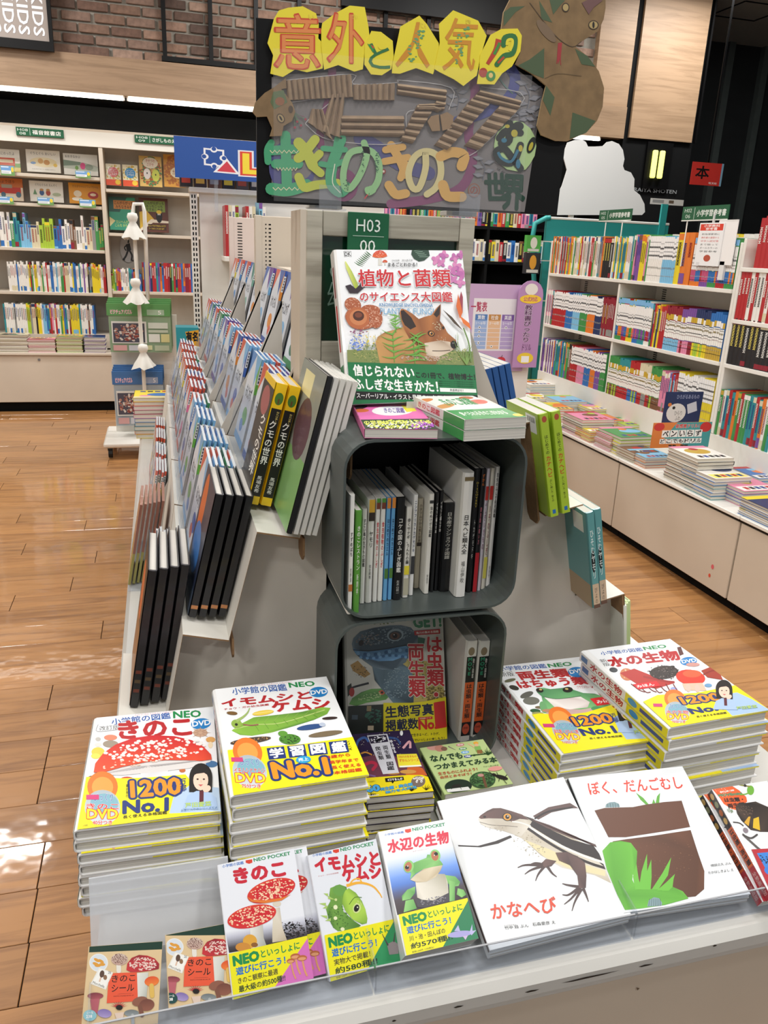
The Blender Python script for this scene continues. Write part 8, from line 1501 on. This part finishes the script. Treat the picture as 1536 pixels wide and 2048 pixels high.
def pack(px, Y, c, c2, label, n=4):
    a, b_ = ony(px[0], px[1], Y), ony(px[2], px[3], Y); W, H = b_.x - a.x, a.z - b_.z
    for i in range(n):
        t = thing('puzzle_pack', ['front', 'second', 'third', 'rearmost'][i] + ' ' + label, 'puzzle', ((a.x + b_.x) / 2 + .004 * i, Y + .03 * i, b_.z + .012 * i), group=label); obj('tray_back', M().box(-W / 2, W / 2, 0, .012, 0, H, c2), 'print', t)
        obj('header', M().box(-W / 2 - .01, W / 2, -.006, .014, H * .8, H + .02, c), 'print', t)
        if i == 0:
            A = Art(W, H, [(0, 0), (100, 0), (100, 100), (0, 100)]); A.rect(0, 2, 100, 20, c); A.label('ピクチュアパズル', 4, 7, 34, 9, 'e8a0b0', bold=.05, out='ffffff'); A.rect(62, 6, 90, 18, mix(c, 'ffffff', .3)); A.label('5', 80, 8, 5, 8, 'ffffff')
            A.rect(4, 32, 60, 80, 'e8e8e4'); A.rect(6, 36, 57, 78, '4a4a5a'); A.dots(31, 57, 24, 19, 0, 60, 3.2, 'b98a7a', 4, 1.0); A.dots(31, 57, 24, 19, 0, 40, 2.6, 'dcd6d0', 5, 1.0); A.dots(31, 57, 24, 19, 0, 30, 2.4, '8a3a34', 6, 1.0)
            for x, y, w_, h_, cc in ((63, 34, 32, 13, 'd6dcd0'), (63, 50, 32, 6, 'c2ccb8'), (63, 59, 18, 18, 'e6e8e0'), (83, 59, 14, 18, 'dcd79a'), (5, 84, 22, 12, 'd9a8a8'), (30, 84, 18, 12, 'cfd3dc'), (52, 84, 16, 10, 'd6d8a8'), (72, 84, 24, 12, 'b9c4a8')): A.rect(x, y, x + w_, y + h_, cc)
            link('artwork', A.m.mesh('artwork', 'print_film'), t, loc=(0, -.0075, H / 2), rot=(math.pi / 2, 0, 0))
pack((215, 612, 344, 705), YC + .2, '5f9a58', '8fa888', 'green headed puzzle pack hanging behind the white pole'); pack((226, 748, 330, 850), YC + .16, '3f6fa8', 'a8b4bc', 'blue headed puzzle pack low on the cart')
m = M(); xg, zg = G(215, 600, YC + .34); m.box(xg, xg + .5, YC + .34, YC + .36, .125, zg - .1); tag(obj('pack_backboard', m, 'paint_white'), 'white backboard carrying the puzzle packs', 'board')
# colourful stack at the far left end of the display table
stack(-.03, 4.33, TZ + .001, 10, .25, .22, .021, ['yellow', 'orange', 'teal', 'sky blue', 'blue', 'pink', 'crimson', 'pink', 'orange'], 'colourful thick stack at the far left end of the table', 'colourful stack at the table end')
fboard((352, 655, 400, 738), 4.75, '2f9aa8', lambda A: (A.rect(0, 0, 100, 60, '2f9aa8'), A.poly([(40, 10), (100, 5), (100, 60), (60, 60)], 'e6a82c'), A.rect(0, 60, 100, 100, 'e2e4e8'), A.label('有名', 44, 10, 50, 22, '16161a', bold=.08), A.poly([(10, 88), (60, 94), (12, 96)], '2a2a3a')), 'teal and yellow box of a famous drill set behind the workbooks', name='drill_box', cat='box', th=.15)

# ------------------------------------------------ middle distance in the centre: dark bookcase, teal rack, purple poster
YK = 8.3
t = thing('black_bookcase', 'tall black bookcase in the shade behind the plant book', 'bookcase', (0, 0, 0))
kx0, kx1 = 1.6, 4.3; ZK = [ony(1040, v, YK).z for v in (456, 525, 570, 640)]
obj('back', M().box(kx0, kx1, YK + .3, YK + .32, 0, 2.25), 'black_matte', t)
for z in ZK + [.3]: obj('shelf', M().box(kx0, kx1, YK, YK + .3, z - .03, z), 'black_matte', t)
for x in (kx0, kx0 + .9, kx0 + 1.8, kx1): obj('upright', M().box(x - .015, x + .015, YK + .001, YK + .299, 0, 2.25), 'black_matte', t)
for i, (z, sp, h_) in enumerate(((ZK[0], ['red', 'orange', 'purple', 'black', 'black', 'green', 'teal', 'orange', 'red', 'green', 'black', 'cream', 'red', 'pink', 'pink', 'teal', 'pink'], .15), (ZK[1], ['white', 'cream', 'white', 'black', 'yellow', 'cream', 'red', 'black', 'white', 'blue', 'white', 'black', 'brown', 'crimson', 'white', 'blue', 'teal', 'white'], .2), (ZK[2], ['white', 'white', 'white', 'red', 'crimson', 'black', 'red', 'navy', 'navy', 'white'], .12))):
    book_row([(c, .045, h_ + .02 * (k % 2), .18, k % 3) for k, c in enumerate(sp * 3)][:int(2.5 / .0456)], (kx0 + .03, YK + .02, z + .001), '-y', ['top', 'second', 'third'][i] + ' shelf, black bookcase', 'books on the black bookcase', name='novel')
TE = '2f9f9a'; mat('teal_metal', '2f9c98', .4)
YT = 6.6; t = thing('teal_rack', 'teal metal rack with a curved top behind the right bookcase', 'rack', (0, 0, 0)); T_ = lambda u, v: (ony(u, v, YT).x, YT, ony(u, v, YT).z)
obj('frame', M().tube([T_(1058, 760), T_(1068, 560), T_(1064, 480), T_(1070, 447), T_(1092, 436), T_(1100, 436)], .022, 8), 'teal_metal', t, smooth=True)
a, b_ = ony(1094, 438, YT), ony(1335, 470, YT); obj('panel', M().box(a.x, b_.x, YT, YT + .03, .0, a.z), 'teal_metal', t); obj('top_edge', M().bbox(a.x, b_.x, YT - .01, YT + .04, a.z, a.z + .02, .004), 'paint_white', t)
obj('post', M().box(ony(1318, 440, YT).x, ony(1330, 440, YT).x, YT - .02, YT + .0, .2, ony(1322, 408, YT).z), 'teal_metal', t)
x, _, z = T_(1075, 640); obj('magazine_holder', M().box(x - .1, x + .05, YT - .2, YT - .05, z - .2, z + .12), 'acrylic', t)
# small goods on the teal rack
for q, (px, c, nm) in enumerate((((1055, 470, 1080, 505), '4fae4a', 'green topped black pack hanging by the teal frame'), ((1053, 505, 1078, 548), '24262c', 'black pack with an orange cartoon flame by the teal frame'), ((1058, 575, 1080, 640), '3a2a3a', 'dark pack low by the teal frame'))):
    tp = fboard(px, YT - .3, c, lambda A, q=q: (A.ell(50, 45, 24, 34, ['e6e6d8', 'e0a030', '8a6aa8'][q]), A.rect(10, 80, 90, 95, 'd9d9d0')), nm + '', name='hanging_pack', cat='pack', th=.05); obj('hook', M().box(-.004, .30, .05, .058, .02, .028).box(.292, .30, .05, .31, .02, .028), 'paint_white', tp)
def poster(A):
    A.rect(0, 0, 100, 100, 'c3a2c6'); A.rect(10, 16, 80, 76, 'e6e2e6'); A.label('一覧表', 6, 20, 26, 11, 'b03a5a', bold=.04)
    for i, (c, s_, y_) in enumerate((('5f8fd0', '算数', '1〜6年'), ('d99a4a', '社会', '3〜6年'), ('8f6ab8', '英語', '5〜6年'))):
        x = 14 + i * 22; A.rect(x, 34, x + 20, 41, mix(c, '222244', .25)); A.label(s_, x + 4, 35, 12, 5, 'f0f0f0', bold=.02); A.rect(x, 41, x + 20, 74, mix(c, 'ffffff', .25)); A.label(y_, x + 2, 42, 16, 4, 'eef0f4')
        for k in range(5): A.line([(x, 50 + k * 5), (x + 20, 50 + k * 5)], .5, 'e9e4ea')
    for x, y in ((22, 49), (22, 54), (22, 59), (66, 49), (22, 67), (44, 71)): A.ell(x, y, 2, 1.6, 'f4f4f4'); A.ell(x, y, .9, .8, '333333')
    for x, c in ((8, 'e6dcd8'), (32, '7fae5a'), (56, 'c8303c')): A.ell(x + 6, 88, 8, 5, c); A.line([(x + 6, 84), (x + 8, 81)], .8, '3a3a2a')
t = fboard((938, 567, 1044, 742), 4.7, 'c3a2c6', poster, 'purple poster board with a blue, orange and violet table')
a, b_ = ony(1040, 560, 4.66), ony(1072, 735, 4.66); W, H = b_.x - a.x, a.z - b_.z; m = M(); m.prism([(-W / 2, -H / 2), (W / 2, -H / 2)] + [(W / 2 * math.cos(k * math.pi / 8), H / 2 - W / 2 + W / 2 * math.sin(k * math.pi / 8)) for k in range(9)], 'y', 0, .006, 'b58ab8')
t = thing('arched_strip', 'tall purple strip with a rounded top beside the purple poster', 'sign', ((a.x + b_.x) / 2, 4.66, (a.z + b_.z) / 2)); obj('plate', m, 'print', t); A = Art(W, H, [(0, 0), (100, 0), (100, 400), (0, 400)]); A.ell(50, 40, 26, 26, 'e6e0d8'); A.ell(50, 84, 44, 20, 'f0c83a'); A.label('公式対応', 22, 74, 56, 20, 'b03a7a', bold=.04); A.text('教\n科\n書\nぴ\nっ\nた\nり', (30, 110), (62, 110), (30, 280), '5a2a5a', bold=.04, out='f0e8f0'); A.text('ドリル', (34, 290), (70, 290), (34, 320), '5a2a5a'); A.ell(50, 356, 34, 26, 'e8c83a'); A.rect(34, 346, 66, 376, 'f0f0f0')
link('lettering', A.m.mesh('lettering', 'print'), t, loc=(0, -.0012, 0), rot=(math.pi / 2, 0, 0))
t = thing('poster_stand', 'white cabinet carrying the purple poster', 'cabinet', (0, 0, 0)); xx = ony(938, 742, 4.7).x; obj('body', M().bbox(xx + .02, xx + .42, 4.72, 4.95, 0, ony(990, 700, 4.7).z, .004), 'paint_white', t); obj('top', M().bbox(xx + .01, xx + .44, 4.71, 4.97, ony(990, 700, 4.7).z + .001, ony(990, 690, 4.7).z + .01, .004), 'paint_beige', t)
# white animal shaped standee back, seen from behind
YW = 7.4; OUT = [(1135, 285), (1150, 280), (1164, 279), (1172, 284), (1176, 293), (1190, 293), (1206, 292), (1214, 284), (1224, 282), (1238, 288), (1246, 300), (1249, 318), (1246, 332), (1249, 340), (1262, 345), (1269, 358), (1268, 380), (1280, 390), (1289, 408), (1290, 424), (1284, 430), (1110, 430), (1112, 395), (1124, 372), (1134, 340), (1126, 310)]
P = [(ony(u, v, YW).x, ony(u, v, YW).z) for u, v in OUT]; t = thing('standee', 'blank white back of an animal shaped standee above the teal rack', 'standee'); obj('cutout', M().prism(P, 'y', YW, YW + .01), 'white_card', t); obj('strut', M().box(P[12][0] - .5, P[12][0] - .46, YW + .011, YW + .05, 0, 2.0), 'paint_white', t)
# red book sign, newspaper rack behind
a = ony(1410, 340, 7.2); t = fboard((1386, 323, 1441, 373), 7.2, 'c8342c', lambda A: (A.rect(0, 0, 94, 100, 'c8342c'), A.rect(94, 0, 100, 100, '7fa8c0'), A.label('本', 14, 16, 42, 56, '16100f', bold=.04), A.label('旺文社', 60, 84, 26, 9, 'f0e8e4', bold=.03)), 'red sign with one black character hanging beside the black column')
obj('hanger', M().box(-.01, .01, .004, .01, .1, CEIL - a.z), 'black', t)
tn = fboard((1302, 396, 1366, 412), 7.0, 'd8d6d0', lambda A: (A.rect(6, 20, 40, 70, '9a9a98'), A.rect(55, 20, 70, 70, '6a5a4a')), 'newspaper like poster top behind the right bookcases')
obj('leg', M().box(-.02, .02, .005, .03, -ony(1330, 404, 7.0).z, 0), 'paint_white', tn)
t = thing('rear_bookcase', 'white bookcase behind the far right one, with pale books on top', 'bookcase', (0, 0, 0)); zz = onx(1350, 462, 3.5).z
obj('body', M().box(3.42, 3.75, 3.4, 6.1, 0, 1.5), 'paint_white', t)
cs = ['black', 'green', 'black', 'white', 'white', 'cream', 'white', 'brown', 'white', 'brown', 'white', 'cream', 'white', 'white', 'grey', 'white', 'yellow', 'yellow', 'white', 'white', 'white', 'white']
book_row([(c, .045, .24 + .02 * (i % 2), .18, i % 3) for i, c in enumerate(cs)], (3.44, 5.2, 1.502), '-x', 'in the row behind the right bookcases', 'pale books behind the right bookcases', end='far end', name='notebook')
